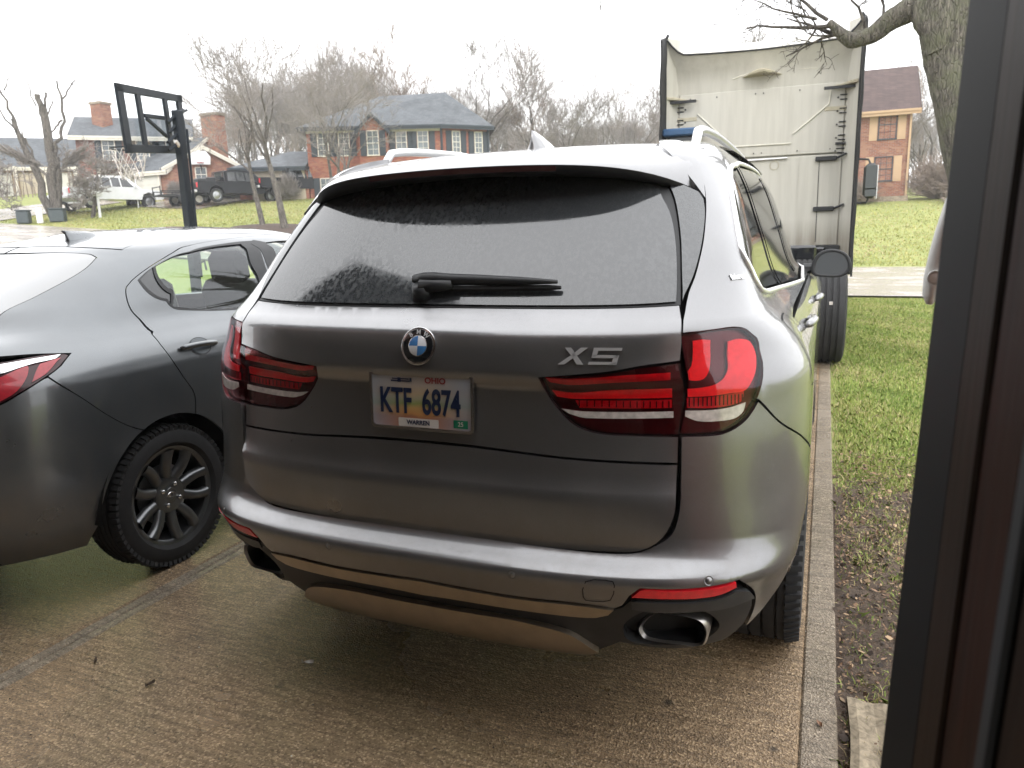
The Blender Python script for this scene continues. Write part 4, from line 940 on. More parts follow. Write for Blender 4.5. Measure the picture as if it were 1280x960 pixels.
def plate_print():
    g = G('plate_print').set(Roughness=.4)
    sp = g.n('ShaderNodeSeparateXYZ'); g.l(g.tc.outputs['Generated'], sp.inputs[0])
    f = g.noise(26, 4); zz = g.math('ADD', sp.outputs[2], g.math('MULTIPLY', g.math('SUBTRACT', f, .5), .10))
    c = g.ramp(zz, [(.0, (.38, .15, .08)), (.20, (.40, .17, .09)), (.26, (.60, .30, .10)), (.36, (.58, .36, .14)), (.43, (.30, .36, .12)), (.53, (.42, .40, .26)), (.62, (.52, .40, .26)), (.78, (.44, .38, .33)), (.97, (.34, .32, .32))])
    sx = g.math('ABSOLUTE', g.math('SUBTRACT', sp.outputs[0], .46)); c = g.mix(g.ramp(sx, [(.12, 0.), (.45, .75)]), c, (.30, .34, .40))
    g.col(c); return g.m
M['plate_print'] = plate_print()
M['mirror'] = simple('mirror_glass', (.10, .108, .115), .25, .3, .02)
M['tip_metal'] = simple('tip_metal', (.50, .48, .46), .30, .9, .06, 30)
M['lamp_red_dark'] = simple('lamp_red_dark', (.42, .012, .025), .3, 0, .2, 50, Coat_Weight=.6)
M['trim_metal'] = simple('trim_metal', (.85, .85, .85), .35, .7, .03, 8); M['badge_metal'] = simple('badge_metal', (.62, .62, .63), .35, .55, .03, 8)
M['satin_rail'] = simple('satin_rail', (.62, .62, .62), .3, .85, .05, 8)

# ------------------------------------------------------------------ the dark grey saloon beside it
def build_sedan():
    xo = -2.45; A = thing('sedan', 'dark blue grey saloon car at the left, its tail cut off by the frame', 'car', (xo, 1.8, 0))
    S = SEDAN; pc = 'sedan_paint'; y2s = lambda y, v: float(S.side(np.array(float(y)), v))
    WC = (.66, .318); ar = arch(S, *WC, .365, .365, 176, 4, 30)
    rs = TR['s_roofseam']; door = TR['s_door']; gl = TR['s_glass']
    # roof (right and left halves joined across the middle)
    top = [(a, b, c) for a, b, c in rs if a > 0]
    V = []; Fc = []
    hw = lambda y: .475
    xs = np.linspace(-1, 1, 33); ys = np.linspace(.60, 2.75, 40)
    sk = solve_skin(S)
    for y in ys:
        for e in xs:
            w = .50; x = e*w; V.append((xo+x, y, sk(x, y)))
    rfm = MB().add(V, [(i*33+j, i*33+j+1, (i+1)*33+j+1, (i+1)*33+j) for i in range(39) for j in range(32)])
    half_roof = [(0, 2.38, 1), (3.2, 2.38, 1), (3.4, 1.84, 1), (1.7, 1.84)] + [(a, b, c) for a, b, c in rs[::-1] if .05 < a < 1.6] + [(0, 1.668, 1)]
    panel('roof', S, [dens(full(half_roof))], pc, A, xo=xo, gap=.0022, ds=.04, dv=.03)
    # rear window with its black edge
    panel('rear_window', S, [dens(full(gl))], 'sedan_glass', A, xo=xo, off=-.001, thick=.006)
    # quarter panel: from the roof seam down round the glass to the bumper seam
    g2 = [p for p in gl if p[0] > .01]
    ds_ = [p for p in door]
    seam = [(a, b, c) for a, b, c in rs if .05 < a < 3.5]
    bs = TR['s_bumpseam']; lamp = TR['s_lamp']
    dd = door[::-1]                                       # from the arch up to the roof
    seam_r = [(0, 1.660, 1)] + [(a, b-.004, c) for a, b, c in rs if .05 < a < 3.5]
    seam_r[-1] = (3.4, 1.83, 1)
    top_door = [(3.4, 1.76, 1)] + [(p[0], p[1], p[2]) for p in door]
    a_top = [p for p in ar]
    kd = min(range(len(ar)), key=lambda i: abs(ar[i][0]-door[-1][0])+abs(ar[i][1]-door[-1][1]))
    kb = min(range(len(ar)), key=lambda i: abs(ar[i][0]-bs[-1][0])+abs(ar[i][1]-bs[-1][1]))
    lt = [p for p in lamp if p[0] > .6]
    qp = seam_r + top_door + [(ar[kd][0], ar[kd][1], 1)] + ar[kd-1:kb:-1] + [(ar[kb][0], ar[kb][1], 1)] + [(bs[2][0], bs[2][1]), (bs[1][0], bs[1][1]), (bs[0][0], bs[0][1]+.002, 1)]
    # up around the lamp tip, then along the boot lid edge to the glass
    qp += [(lamp[5][0]+.005, lamp[5][1]), (lamp[4][0]+.006, lamp[4][1]+.004, 1), (lamp[2][0], lamp[2][1]+.006), (.62, 1.03, 1), (.58, 1.10), (.52, 1.19, 1)]
    gg = [p for p in gl if p[0] > .05]                     # top .. bottom
    qp += [(p[0]+.006, p[1], p[2]) for p in gg[::-1] if p[0] > .1 and p[1] > 1.24] + [(0, 1.612, 1)]
    qp[0] = (0, 1.660, 1)
    try: panel('quarter_panel', S, [dens(qp)], pc, A, xo=xo, gap=.0015, mirror=True, ds=.04, dv=.025)
    except Exception as e: print('quarter', e)
    # boot lid
    bl = [(0, 1.205, 1), (.20, 1.208), (.50, 1.228), (.52, 1.188, 1), (.575, 1.10), (.612, 1.03, 1), (.55, 1.022), (.54, .85, 1), (.45, .70), (0, .68, 1)]
    panel('boot_lid', S, [dens(full(bl))], pc, A, xo=xo, gap=.002)
    # bumper
    bu = [(0, .672, 1), (.45, .69), (.545, .845, 1), (lamp[-2][0], lamp[-2][1]-.004), (lamp[7][0], lamp[7][1]-.004), (lamp[6][0], lamp[6][1]-.004), (bs[0][0], bs[0][1]-.002, 1), (bs[1][0], bs[1][1]), (bs[2][0], bs[2][1]), (ar[kb][0], ar[kb][1], 1)]
    bu += [p for p in ar[kb-1::-1] if p[1] > .33] + [(y2s(.297, .32), .32, 1), (y2s(.27, .225), .225, 1), (0, .225, 1)]
    panel('rear_bumper', S, [dens(full(bu))], pc, A, xo=xo, gap=.0015, thick=.02)
    # rear door below and round the window (frame), window trim, panes
    dr = [(3.4, 1.755, 1)] + [(p[0]+.003, p[1]-.002, p[2]) for p in door] + [(ar[kd][0]+.004, ar[kd][1], 1)] + [(a+.004, b, c) for a, b, c in ar[kd+1:] if b > .34] + [(y2s(1.10, .30), .30, 1), (y2s(1.80, .30), .30, 1), (y2s(1.80, .8), .8), (y2s(1.80, 1.08), 1.08, 1)]
    trim = dens(TR['s_trim'])
    dr_ = [p for p in dr if p[0] < 2.2] + []
    dr_ = [(2.05, 1.755, 1)] + dr[2:]
    dr_ += [(pp[0]-.004, pp[1], 1) for pp in (TR['s_pillar'][3], TR['s_pillar'][2], TR['s_pillar'][1])]
    panel('rear_door', S, [dens(dr_), trim], pc, A, xo=xo, gap=.0015, mirror=True, ds=.04)
    win = dens(TR['s_win']); qw = dens(TR['s_qwin'])
    panel('window_frame', S, [trim, win, qw], 'black_plastic', A, xo=xo, off=.001, mirror=True, ds=.2, dv=.2, thick=.02)
    panel('side_window', S, [win], 'side_glass', A, xo=xo, off=-.006, thick=0, mirror=True)
    panel('quarter_window', S, [qw], 'sedan_quarter', A, xo=xo, off=-.004, thick=0, mirror=True)
    # front door and wing (behind the other car)
    fd = [(y2s(1.81, z), z, 1 if z in (1.12, .30) else 0) for z in (1.12, .8, .5, .30)] + [(y2s(2.75, z), z, 1 if z in (1.12, .30) else 0) for z in (.30, .5, .8, 1.12)]
    panel('front_door', S, [dens(fd)], pc, A, xo=xo, gap=.002, mirror=True, ds=.06)
    pr_ = TR['s_pillar']; fwin = [(a+.004, b, c) for a, b, c in pr_[1:4]][::-1]+[(2.5, 1.66), (3.0, 1.42), (3.05, 1.16, 1)]
    panel('front_window', S, [dens(fwin)], 'side_glass', A, xo=xo, off=-.006, thick=.0, mirror=True)
    pil = TR['s_pillar']
    panel('door_pillar', S, [dens(pil)], 'black_plastic', A, xo=xo, off=.002, mirror=True)
    fa = arch(S, 3.23, .318, .36, .36, 176, 4, 20)
    fw = [(y2s(2.755, z), z, 1 if z in (1.03, .30) else 0) for z in (1.03, .7, .30)] + fa + [(y2s(3.85, .30), .30, 1), (y2s(3.88, .7), .7), (y2s(3.75, .93), .93, 1)]
    panel('front_wing', S, [dens(fw)], pc, A, xo=xo, gap=.002, mirror=True, ds=.06)
    b = MB(); V = []; n = 15
    for k in range(14):
        t = k/13; y = 2.75+1.15*t; hw_ = .74-.10*t**3
        for i in range(n): e = -1+2*i/(n-1); V.append((xo+e*hw_, y-.10*e*e*t, 1.03-.10*t-.16*t**4-.04*e**4))
    b.add(V, [(k*n+i, k*n+i+1, (k+1)*n+i+1, (k+1)*n+i) for k in range(13) for i in range(n-1)]).put('bonnet', pc, A, world=True, smooth=True)
    b = MB(); V = []
    for k in range(7):
        z = .85-.62*k/6; bow = .08*sin(pi*k/6)
        for i in range(n): e = -1+2*i/(n-1); V.append((xo+e*.80, 3.93+bow-.28*abs(e)**3, z))
    b.add(V, [(k*n+i, k*n+i+1, (k+1)*n+i+1, (k+1)*n+i) for k in range(6) for i in range(n-1)]).put('front_bumper', pc, A, world=True, smooth=True)
    # lamp
    for sg in (1, -1):
        objs = [panel('tail_lamp', S, [dens([p for p in lamp])], 'lamp_base', A, xo=xo, off=-.004, gap=.001, thick=.01)]
        for k_, m_, o_ in (('s_lampchrome', 'chrome', .002), ('s_lampred', 'lamp_red_dark', .0015), ('s_lampred2', 'lamp_red_dark', .0015)):
            objs.append(panel({'chrome': 'lamp_chrome', 'lamp_red_dark': 'lamp_element'}[m_], S, [dens(TR[k_], .01)], m_, objs[0], xo=xo, off=o_, thick=.004))
        if sg < 0:
            for o in objs:
                for v in o.data.vertices: v.co.x *= -1
                o.data.flip_normals(); o.data.normals_split_custom_set_from_vertices([tuple(a) for a in mirror_normals(S, o.data, 0)])
    # handle with its cup
    for sg in (1, -1):
        p, rt, up, nn = frame(S, 1.463, .950)
        mx = np.array([sg, 1, 1]); X0 = np.array([xo, 0, 0])
        pts = [p+nn*(.006+.026*sin(pi*t)**.6)+rt*(t-.5)*.215+up*(-.006*(t-.5)) for t in np.linspace(0, 1, 12)]
        hd = MB().tube([q*mx+X0 for q in pts], [.008]+[.0125]*10+[.008], 10).put('door_handle', pc, A, world=True, smooth=True)
        n = 24; ring = []
        for r, h in ((1.06, .0015), (1., .0005), (.9, -.010), (.6, -.022), (.05, -.026)):
            ring += [(p+rt*(.012+.058*r*cos(2*pi*k/n))+up*.040*r*sin(2*pi*k/n)+nn*(h+.0265 if False else h+.0))*mx+X0 for k in range(n)]
        MB().add(ring, [(a*n+k, a*n+(k+1) % n, (a+1)*n+(k+1) % n, (a+1)*n+k) for a in range(1) for k in range(n)]).put('handle_cup_edge', 'black_plastic', hd, world=True, smooth=True)
        cup = [(p+rt*(.012+.056*cos(2*pi*k/n))+up*.038*sin(2*pi*k/n)+nn*.0022)*mx+X0 for k in range(n)]+[(p+rt*.012+nn*.0022)*mx+X0]
        MB().add(cup, [(k, (k+1) % n, n) for k in range(n)]).put('handle_cup', 'cup_shade', hd, world=True, smooth=True)
    # shark fin
    b = MB(); V = []; n = 12; fx = -2.30; fy = .82
    for k in range(n):
        t = k/(n-1); y = fy+.17*t; h = .045*(1-t)**.55+.003; wd = .020*(1-(2*t-1)**4)+.004; z = sk(fx-xo, y)
        V += [(fx-wd-.006, y, z-.004), (fx-wd*.45, y, z+h*.6), (fx, y-.02*(1-t), z+h), (fx+wd*.45, y, z+h*.6), (fx+wd+.006, y, z-.004)]
    b.add(V, [(k*5+j, k*5+j+1, (k+1)*5+j+1, (k+1)*5+j) for k in range(n-1) for j in range(4)]+[(0, 1, 2, 3, 4)]).put('roof_aerial', pc, A, world=True, smooth=True)
    # inside: floor, seats, headrests
    b = MB(); b.box((xo, 2.10, .24), (1.20, 3.3, .12)); b.box((xo, 2.05, .235), (1.58, 2.1, .10)); b.box((xo, .10, .30), (1.20, .30, .14)); b.box((xo, .48, .62), (1.20, .4, .5)); b.box((xo, .66, .36), (1.2, .5, .2)); b.put('floor_pan', 'void', A, world=True)  # floor made wide and low to darken the ground under the car
    b = MB(); b.box((xo, 1.10, .55), (1.25, .50, .18), bev=.04); b.box((xo, .82, .86), (1.20, .16, .56), rotx(.30), bev=.05); b.put('rear_seat', 'grey_plastic', A, world=True)
    for x in (-.36, .36):
        b = MB(); b.box((xo+x, 2.02, .55), (.50, .52, .18), bev=.05); b.box((xo+x, 1.72, .90), (.46, .14, .62), rotx(.22), bev=.05); st = b.put('front_seat', 'grey_plastic', A, world=True)
        MB().box((xo+x, 1.63, 1.27), (.27, .10, .19), rotx(.15), bev=.045).put('headrest', 'grey_plastic', st, world=True)
        MB().box((xo+x, .78, 1.17), (.25, .09, .14), rotx(.2), bev=.04).put('headrest', 'grey_plastic', A, world=True)
    # rear shelf and wheel wells
    MB().box((xo, .50, 1.05), (1.2, .44, .03)).put('parcel_shelf', 'black_plastic', A, world=True)
    for sx in (1, -1):
        b = MB(); n = 24; V = []
        for k in range(n+1):
            a = pi*k/n; V += [(xo+sx*.838, .66+.385*cos(a), .318+.385*sin(a)), (xo+sx*.52, .66+.385*cos(a), .318+.385*sin(a))]
        b.add(V, [(2*k, 2*k+1, 2*k+3, 2*k+2) for k in range(n)]); b.box((xo+sx*.52, .66, .5), (.02, .77, .45)); b.put('wheel_well', 'void', A, world=True)
    # wheels: five twin spokes
    def rim(hub, side, R, h):
        r0 = MB().lathe([(-h*.8, R), (-h*.8, R-.02), (side*0, R-.028), (h*.72, R-.016), (h*.80, R-.006), (h*.82, R+.004)] if side > 0 else [(h*.8, R), (h*.8, R-.02), (0, R-.028), (-h*.72, R-.016), (-h*.80, R-.006), (-h*.82, R+.004)], (0, 0, 0), 'x', 64).put('rim', 'rim_dark', hub, auto=30)
        for k in range(5):
            b = MB()
            for sgn in (-1, 1):
                pts = []; V = []
                for t in np.linspace(0, 1, 9):
                    r = .045+(R-.058)*t; da = sgn*(.20+.10*sin(t*pi)+.05*t)
                    a = 2*pi*k/5+.32+da; wd = .0225+.003*(1-t)+.004*max(0, t-.75)*4; zx = side*h*(.66+.20*t-.18*(1-t)**2)
                    c = np.array([0, sin(a)*r, cos(a)*r]); tn = np.array([0, cos(a), -sin(a)])
                    V += [c+tn*wd+np.array([zx-side*.030, 0, 0]), c+tn*wd*.8+np.array([zx-side*.003, 0, 0]), c+tn*wd*.3+np.array([zx+side*.002, 0, 0]), c-tn*wd*.3+np.array([zx+side*.002, 0, 0]), c-tn*wd*.8+np.array([zx-side*.003, 0, 0]), c-tn*wd+np.array([zx-side*.030, 0, 0])]
                b.add(V, [(i*6+j, i*6+j+1, (i+1)*6+j+1, (i+1)*6+j) for i in range(8) for j in range(5)])
            b.put('spoke_pair', 'rim_dark', r0, smooth=True)
        MB().lathe([(side*h*.40, .085), (side*h*.60, .080), (side*h*.64, .062), (side*h*.60, .050), (side*h*.62, .034), (side*h*.66, .030), (side*h*.665, .001)], (0, 0, 0), 'x', 40).put('hub_cap', 'rim_dark', r0, auto=40)
        for k in range(4):
            a = pi/4+pi/2*k+.25; MB().lathe([(side*h*.56, .011), (side*h*.72, .010), (side*h*.76, .006), (side*h*.765, .0005)], (0, .050*cos(a), .050*sin(a)), 'x', 10).put('wheel_nut', 'chrome', r0, auto=40)
        # oval cap mark
        for q_ in ((.019, .012), (.008, .012)):
            MB().tube([(side*h*.675, q_[0]*cos(t), q_[1]*sin(t)) for t in np.linspace(0, 2*pi, 20)], .0015, 5, False).put('cap_mark', 'chrome', r0)
        MB().lathe([(side*.0, .02), (side*.0, .13), (side*.01, .135), (side*.01, .02)], (0, 0, 0), 'x', 40).put('brake_disc', 'rim_silver', r0)
        MB().lathe([(-side*.03, .001), (-side*.03, R-.02)], (0, 0, 0), 'x', 30).put('brake_shield', 'void', r0)
    for y in (.66, 3.23):
        for sg in (1, -1): tyre_wheel('wheel', A, (xo+sg*.735, y, .315), sg, .315, .217, .185, rim, tread=True)
    return A
def solve_skin(S):
    s = np.arange(-3.4, 3.4, .02); v = np.arange(1.60, 2.40, .01); SS, VV = np.meshgrid(s, v); P = S.at(SS, VV).reshape(-1, 3)
    def f(x, y):
        d = (P[:, 0]-x)**2+(P[:, 1]-y)**2; i = np.argsort(d)[:4]; w = 1/(d[i]+1e-6); return float((P[i, 2]*w).sum()/w.sum())
    return f
M['sedan_glass'] = simple('sedan_rear_glass', (.02, .025, .025), .04, 0, .1, 3, Specular_IOR_Level=1., Coat_Weight=1., Coat_IOR=2.2, Coat_Roughness=.02)
M['sedan_quarter'] = simple('black_quarter_window', (.03, .033, .036), .12, 0, .1, 3, Specular_IOR_Level=.8)
M['cup_shade'] = paint('cup_shade', (.07, .083, .095), .5, .45, False)  # body paint darkened: the flat handle cup carries its shade in colour
# ------------------------------------------------------------------ the lie of the land
def GZ(x, y):
    x = np.asarray(x, float); y = np.asarray(y, float)
    b = sstep(6, 13, y)
    st = .07*np.log1p(np.exp(np.clip(-(x+2)/1.5, -30, 30)))*1.5*b
    up = .145*np.clip(y-24.6, 0, 17)+.05*np.clip(y-41.6, 0, 40)+.02*np.clip(y-81, 0, 60)
    return np.clip(st, 0, 6) + up
def sheet(name, xs, ys, dz, mat, kind='structure', fn=GZ, jitter=0.):
    X, Y = np.meshgrid(xs, ys); Z = fn(X, Y)+dz+(nrg.normal(0, jitter, X.shape) if jitter else 0); n = len(xs)
    V = np.stack([X, Y, Z], -1).reshape(-1, 3)
    F_ = [(i*n+j, i*n+j+1, (i+1)*n+j+1, (i+1)*n+j) for i in range(len(ys)-1) for j in range(n-1)]
    return link(name, mesh(name, V, F_, mat, True), kind=kind)
def build_ground():
    xs = np.concatenate([np.linspace(-400, -90, 8), np.linspace(-80, -8, 49), np.linspace(-6, 12, 37), np.linspace(14, 60, 24), np.linspace(80, 400, 8)])
    ys = np.concatenate([np.linspace(-300, -10, 8), np.linspace(-6, 14, 41), np.linspace(15, 60, 46), np.linspace(64, 150, 22), np.linspace(200, 600, 6)])
    sheet('lawn', xs, ys, -.03, 'lawn')
    sheet('street', np.linspace(-90, 90, 91), np.concatenate([[14.3], np.linspace(15, 24, 10), [24.55]]), .012, 'road')
    # a drive off the street running up beside the neighbour's lawn
    xs_ = np.linspace(-54, -37, 12)
    ys_ = np.linspace(24.5, 33, 9)
    sheet('neighbour_drive', np.linspace(-43, -38.6, 6), ys_, .016, 'road')
    sheet('neighbour_drive', np.linspace(-36.5, -31.5, 6), np.linspace(31.5, 38, 8), .016, 'road')
    # own driveway: slabs with tooled joints
    def slab(x0, x1, y0, y1, mat='drive', z=0., name='driveway_slab'):
        MB().box(((x0+x1)/2, (y0+y1)/2, z-.06), (x1-x0, y1-y0, .12), bev=.006).put(name, mat, kind='structure')
    jy = [-.78, 2.03, 5.1, 8.2, 11.3, 14.35]
    for a, b in zip(jy[:-1], jy[1:]):
        slab(-1.435, .9975, a+.002, b-.002); slab(.9985, 1.098, a+.003, b-.003, 'edge', .002)
        slab(-8.9, -1.535, a+.004, b-.004)  # widened out of view to the left, to cut the lawn's green bounce
    for a, b in zip(jy[:-1], jy[1:]):
        slab(-1.531, -1.488, a+.004, b-.004, 'tooled', -.001, 'joint_strip'); slab(-1.480, -1.439, a+.004, b-.004, 'tooled', -.001, 'joint_strip')
    MB().box((-3.9, 6.6, -.05), (9.9, 15.4, .06)).put('slab_bed', 'soil', kind='structure')
    # bare soil strip next to the drive
    xs = np.linspace(1.09, 6.5, 90); ys = np.linspace(-.8, 2.9, 60)
    def fz(X, Y): return -.012 + .012*np.sin(X*23+Y*7)*np.cos(Y*17) - .02*sstep(2.4, 2.9, Y)
    o = sheet('bare_soil', xs, ys, 0, 'soil', fn=fz, jitter=.004)
def fast_mesh(name, V, nper, mat, colors, kind='stuff', label=None, cat=None, tri=True):
    """many separate small faces with nper corners, one colour each"""
    nf = len(V)//nper; me = bpy.data.meshes.new(name); me.vertices.add(len(V)); me.vertices.foreach_set('co', V.astype(np.float32).ravel())
    me.loops.add(len(V)); me.loops.foreach_set('vertex_index', np.arange(len(V), dtype=np.int32))
    me.polygons.add(nf); me.polygons.foreach_set('loop_start', np.arange(0, len(V), nper, dtype=np.int32)); me.polygons.foreach_set('loop_total', np.full(nf, nper, dtype=np.int32))
    ca = me.color_attributes.new('Col', 'FLOAT_COLOR', 'POINT'); c = np.ones((len(V), 4), np.float32); c[:, :3] = np.repeat(colors, nper, 0); ca.data.foreach_set('color', c.ravel())
    me.materials.append(M[mat]); me.update(); me.validate()
    o = link(name, me, label=label, kind=kind, cat=cat); return o
def blades(name, x, y, z, h, w, cols, label):
    n = len(x); a = nrg.uniform(0, 2*pi, n); lean = nrg.uniform(.1, 1.0, n)*h; la = nrg.uniform(0, 2*pi, n)
    b = np.stack([x, y, z], 1); d = np.stack([np.cos(a), np.sin(a), 0*a], 1)*w[:, None]/2
    m = b + np.stack([np.cos(la)*lean*.35, np.sin(la)*lean*.35, h*.6], 1); t = b + np.stack([np.cos(la)*lean, np.sin(la)*lean, h*nrg.uniform(.6, 1., n)], 1)
    V = np.stack([b-d, b+d, m+d*.7, t, m-d*.7], 1).reshape(-1, 3)
    return fast_mesh(name, V, 5, 'blade', cols, label=label, cat='grass')
def build_grass():
    n = 130000
    y = nrg.uniform(.1, 14.2, n)**1.; x = 1.11 + nrg.beta(1., 1.8, n)*(1.3+.16*y)
    f = np.sin(x*3.1+1.7*y)*np.cos(y*1.3-x*2)+.6*np.sin(y*4.3+x*5)+nrg.normal(0, .45, n)
    dirt = (sstep(.2, .7, y)*(1-sstep(2.2, 3.1, y))); keep = nrg.uniform(0, 1, n) > dirt*np.where(f > .25, .22, .80)
    keep &= ~((x < 1.15) & (nrg.uniform(0, 1, n) > .4)); x, y, f = x[keep], y[keep], f[keep]; n = len(x)
    pal = np.array([(.23, .32, .07), (.34, .40, .11), (.47, .43, .18), (.56, .46, .27), (.15, .22, .05)])
    p = np.clip((nrg.normal(0, 1, n)+f*.5), -1.6, 1.8); i = np.digitize(p, [-1.1, -.1, .75, 1.4]); i = np.where(i == 0, 4, i-1); c = pal[i]*nrg.uniform(.75, 1.25, (n, 1))
    blades('near_grass', x, y, np.full(n, -.03), nrg.uniform(.02, .055, n), nrg.uniform(.003, .006, n), c, 'patchy green and straw coloured grass strip right of the driveway')
    # across the street
    n = 60000; x = nrg.uniform(-42, 7, n); y = 24.8+nrg.beta(1, 1.6, n)*16
    k = np.sin(x*.8)*np.cos(y*.9)+nrg.normal(0, .6, n); i = np.clip(np.digitize(k, [-.6, .3, .9]), 0, 3)
    pal = np.array([(.25, .27, .08), (.34, .34, .11), (.41, .37, .15), (.46, .39, .22)]); c = pal[i]*nrg.uniform(.8, 1.2, (n, 1))
    blades('far_grass', x, y, GZ(x, y)-.03, nrg.uniform(.04, .09, n), nrg.uniform(.02, .05, n), c, 'yellow green winter lawn across the street')
    # dead leaves and bits in the soil
    n = 9000; y = .15+nrg.beta(1.2, 1.3, n)*3.2; x = 1.105+nrg.beta(1, 1.5, n)*.75; s = nrg.uniform(.002, .008, n)*nrg.choice([1, 1, 1, 1, 1.9], n)
    a = nrg.uniform(0, 2*pi, n); tx = nrg.normal(0, .35, (n, 2)); z = np.full(n, -.006)+nrg.uniform(0, .014, n)
    u = np.stack([np.cos(a), np.sin(a), tx[:, 0]], 1)*s[:, None]; v = np.stack([-np.sin(a), np.cos(a), tx[:, 1]], 1)*s[:, None]*nrg.uniform(.3, .8, (n, 1)); c0 = np.stack([x, y, z], 1)
    V = np.stack([c0-u, c0-u*.3+v, c0+u*.5+v*.7, c0+u, c0-v], 1).reshape(-1, 3)
    pal = np.array([(.12, .07, .04), (.20, .12, .07), (.06, .035, .02), (.32, .22, .13), (.035, .022, .015)]); c = pal[nrg.integers(0, 5, n)]*nrg.uniform(.7, 1.3, (n, 1))
    fast_mesh('leaf_litter', V, 5, 'leaf', c, label='brown dead leaves lying on the bare soil beside the drive', cat='leaves')
    # small stones and crumbs on the drive
    n = 900; x = nrg.uniform(-2.8, 1.0, n); y = nrg.uniform(-.7, 2.2, n); s = nrg.uniform(.0015, .0042, n); a = nrg.uniform(0, 6.28, n)
    c0 = np.stack([x, y, np.full(n, .001)], 1); P = []
    for k in range(3): P.append(c0+np.stack([np.cos(a+2.09*k), np.sin(a+2.09*k), 0*a], 1)*s[:, None])
    ap = c0+np.array([0, 0, 1])*s[:, None]*.9
    V = np.concatenate([np.stack([P[0], P[1], ap], 1), np.stack([P[1], P[2], ap], 1), np.stack([P[2], P[0], ap], 1)]).reshape(-1, 3)
    c = np.tile(nrg.choice([.03, .06, .25, .5], n, p=[.4, .3, .2, .1])[:, None]*np.array([[1., .9, .75]]), (3, 1))
    fast_mesh('drive_grit', V, 3, 'leaf', c, label='loose grit scattered over the wet driveway', cat='grit')
    for (x, y, s, a, lab) in ((-.565, .161, .026, .3, 'small pale scrap lying on the driveway behind the sport utility vehicle'), (-.979, -.121, .020, 1.2, 'dark curled leaf on the driveway near the left joint'), (1.05, .405, .020, 2., 'crumpled brown leaf on the pale edge strip of the driveway'), (-1.274, -.083, .018, 2.2, 'dark wet leaf lying close to the driveway joint')):
        b = MB(); V = []; n = 7
        for k in range(n):
            t = k/(n-1); wd = s*.36*sin(pi*min(.98, max(.04, t))); V += [(x+cos(a)*(t-.5)*s*1.6-sin(a)*wd, y+sin(a)*(t-.5)*s*1.6+cos(a)*wd, .003+.010*t*t+.004), (x+cos(a)*(t-.5)*s*1.6, y+sin(a)*(t-.5)*s*1.6, .003+.004*t), (x+cos(a)*(t-.5)*s*1.6+sin(a)*wd, y+sin(a)*(t-.5)*s*1.6-cos(a)*wd, .003+.012*(1-t)**2+.003)]
        b.add(V, [(3*k+j, 3*k+j+1, 3*k+j+4, 3*k+j+3) for k in range(n-1) for j in range(2)])
        b.put('scrap' if 'scrap' in lab else 'fallen_leaf', 'lamp_white' if 'scrap' in lab else 'dead_leaf_brown' if 'brown' in lab else 'soil', label=lab, cat='scrap' if 'scrap' in lab else 'leaf')
M['dead_leaf_brown'] = simple('dead_leaf_brown', (.20, .10, .05), .6, 0, .3, 60)

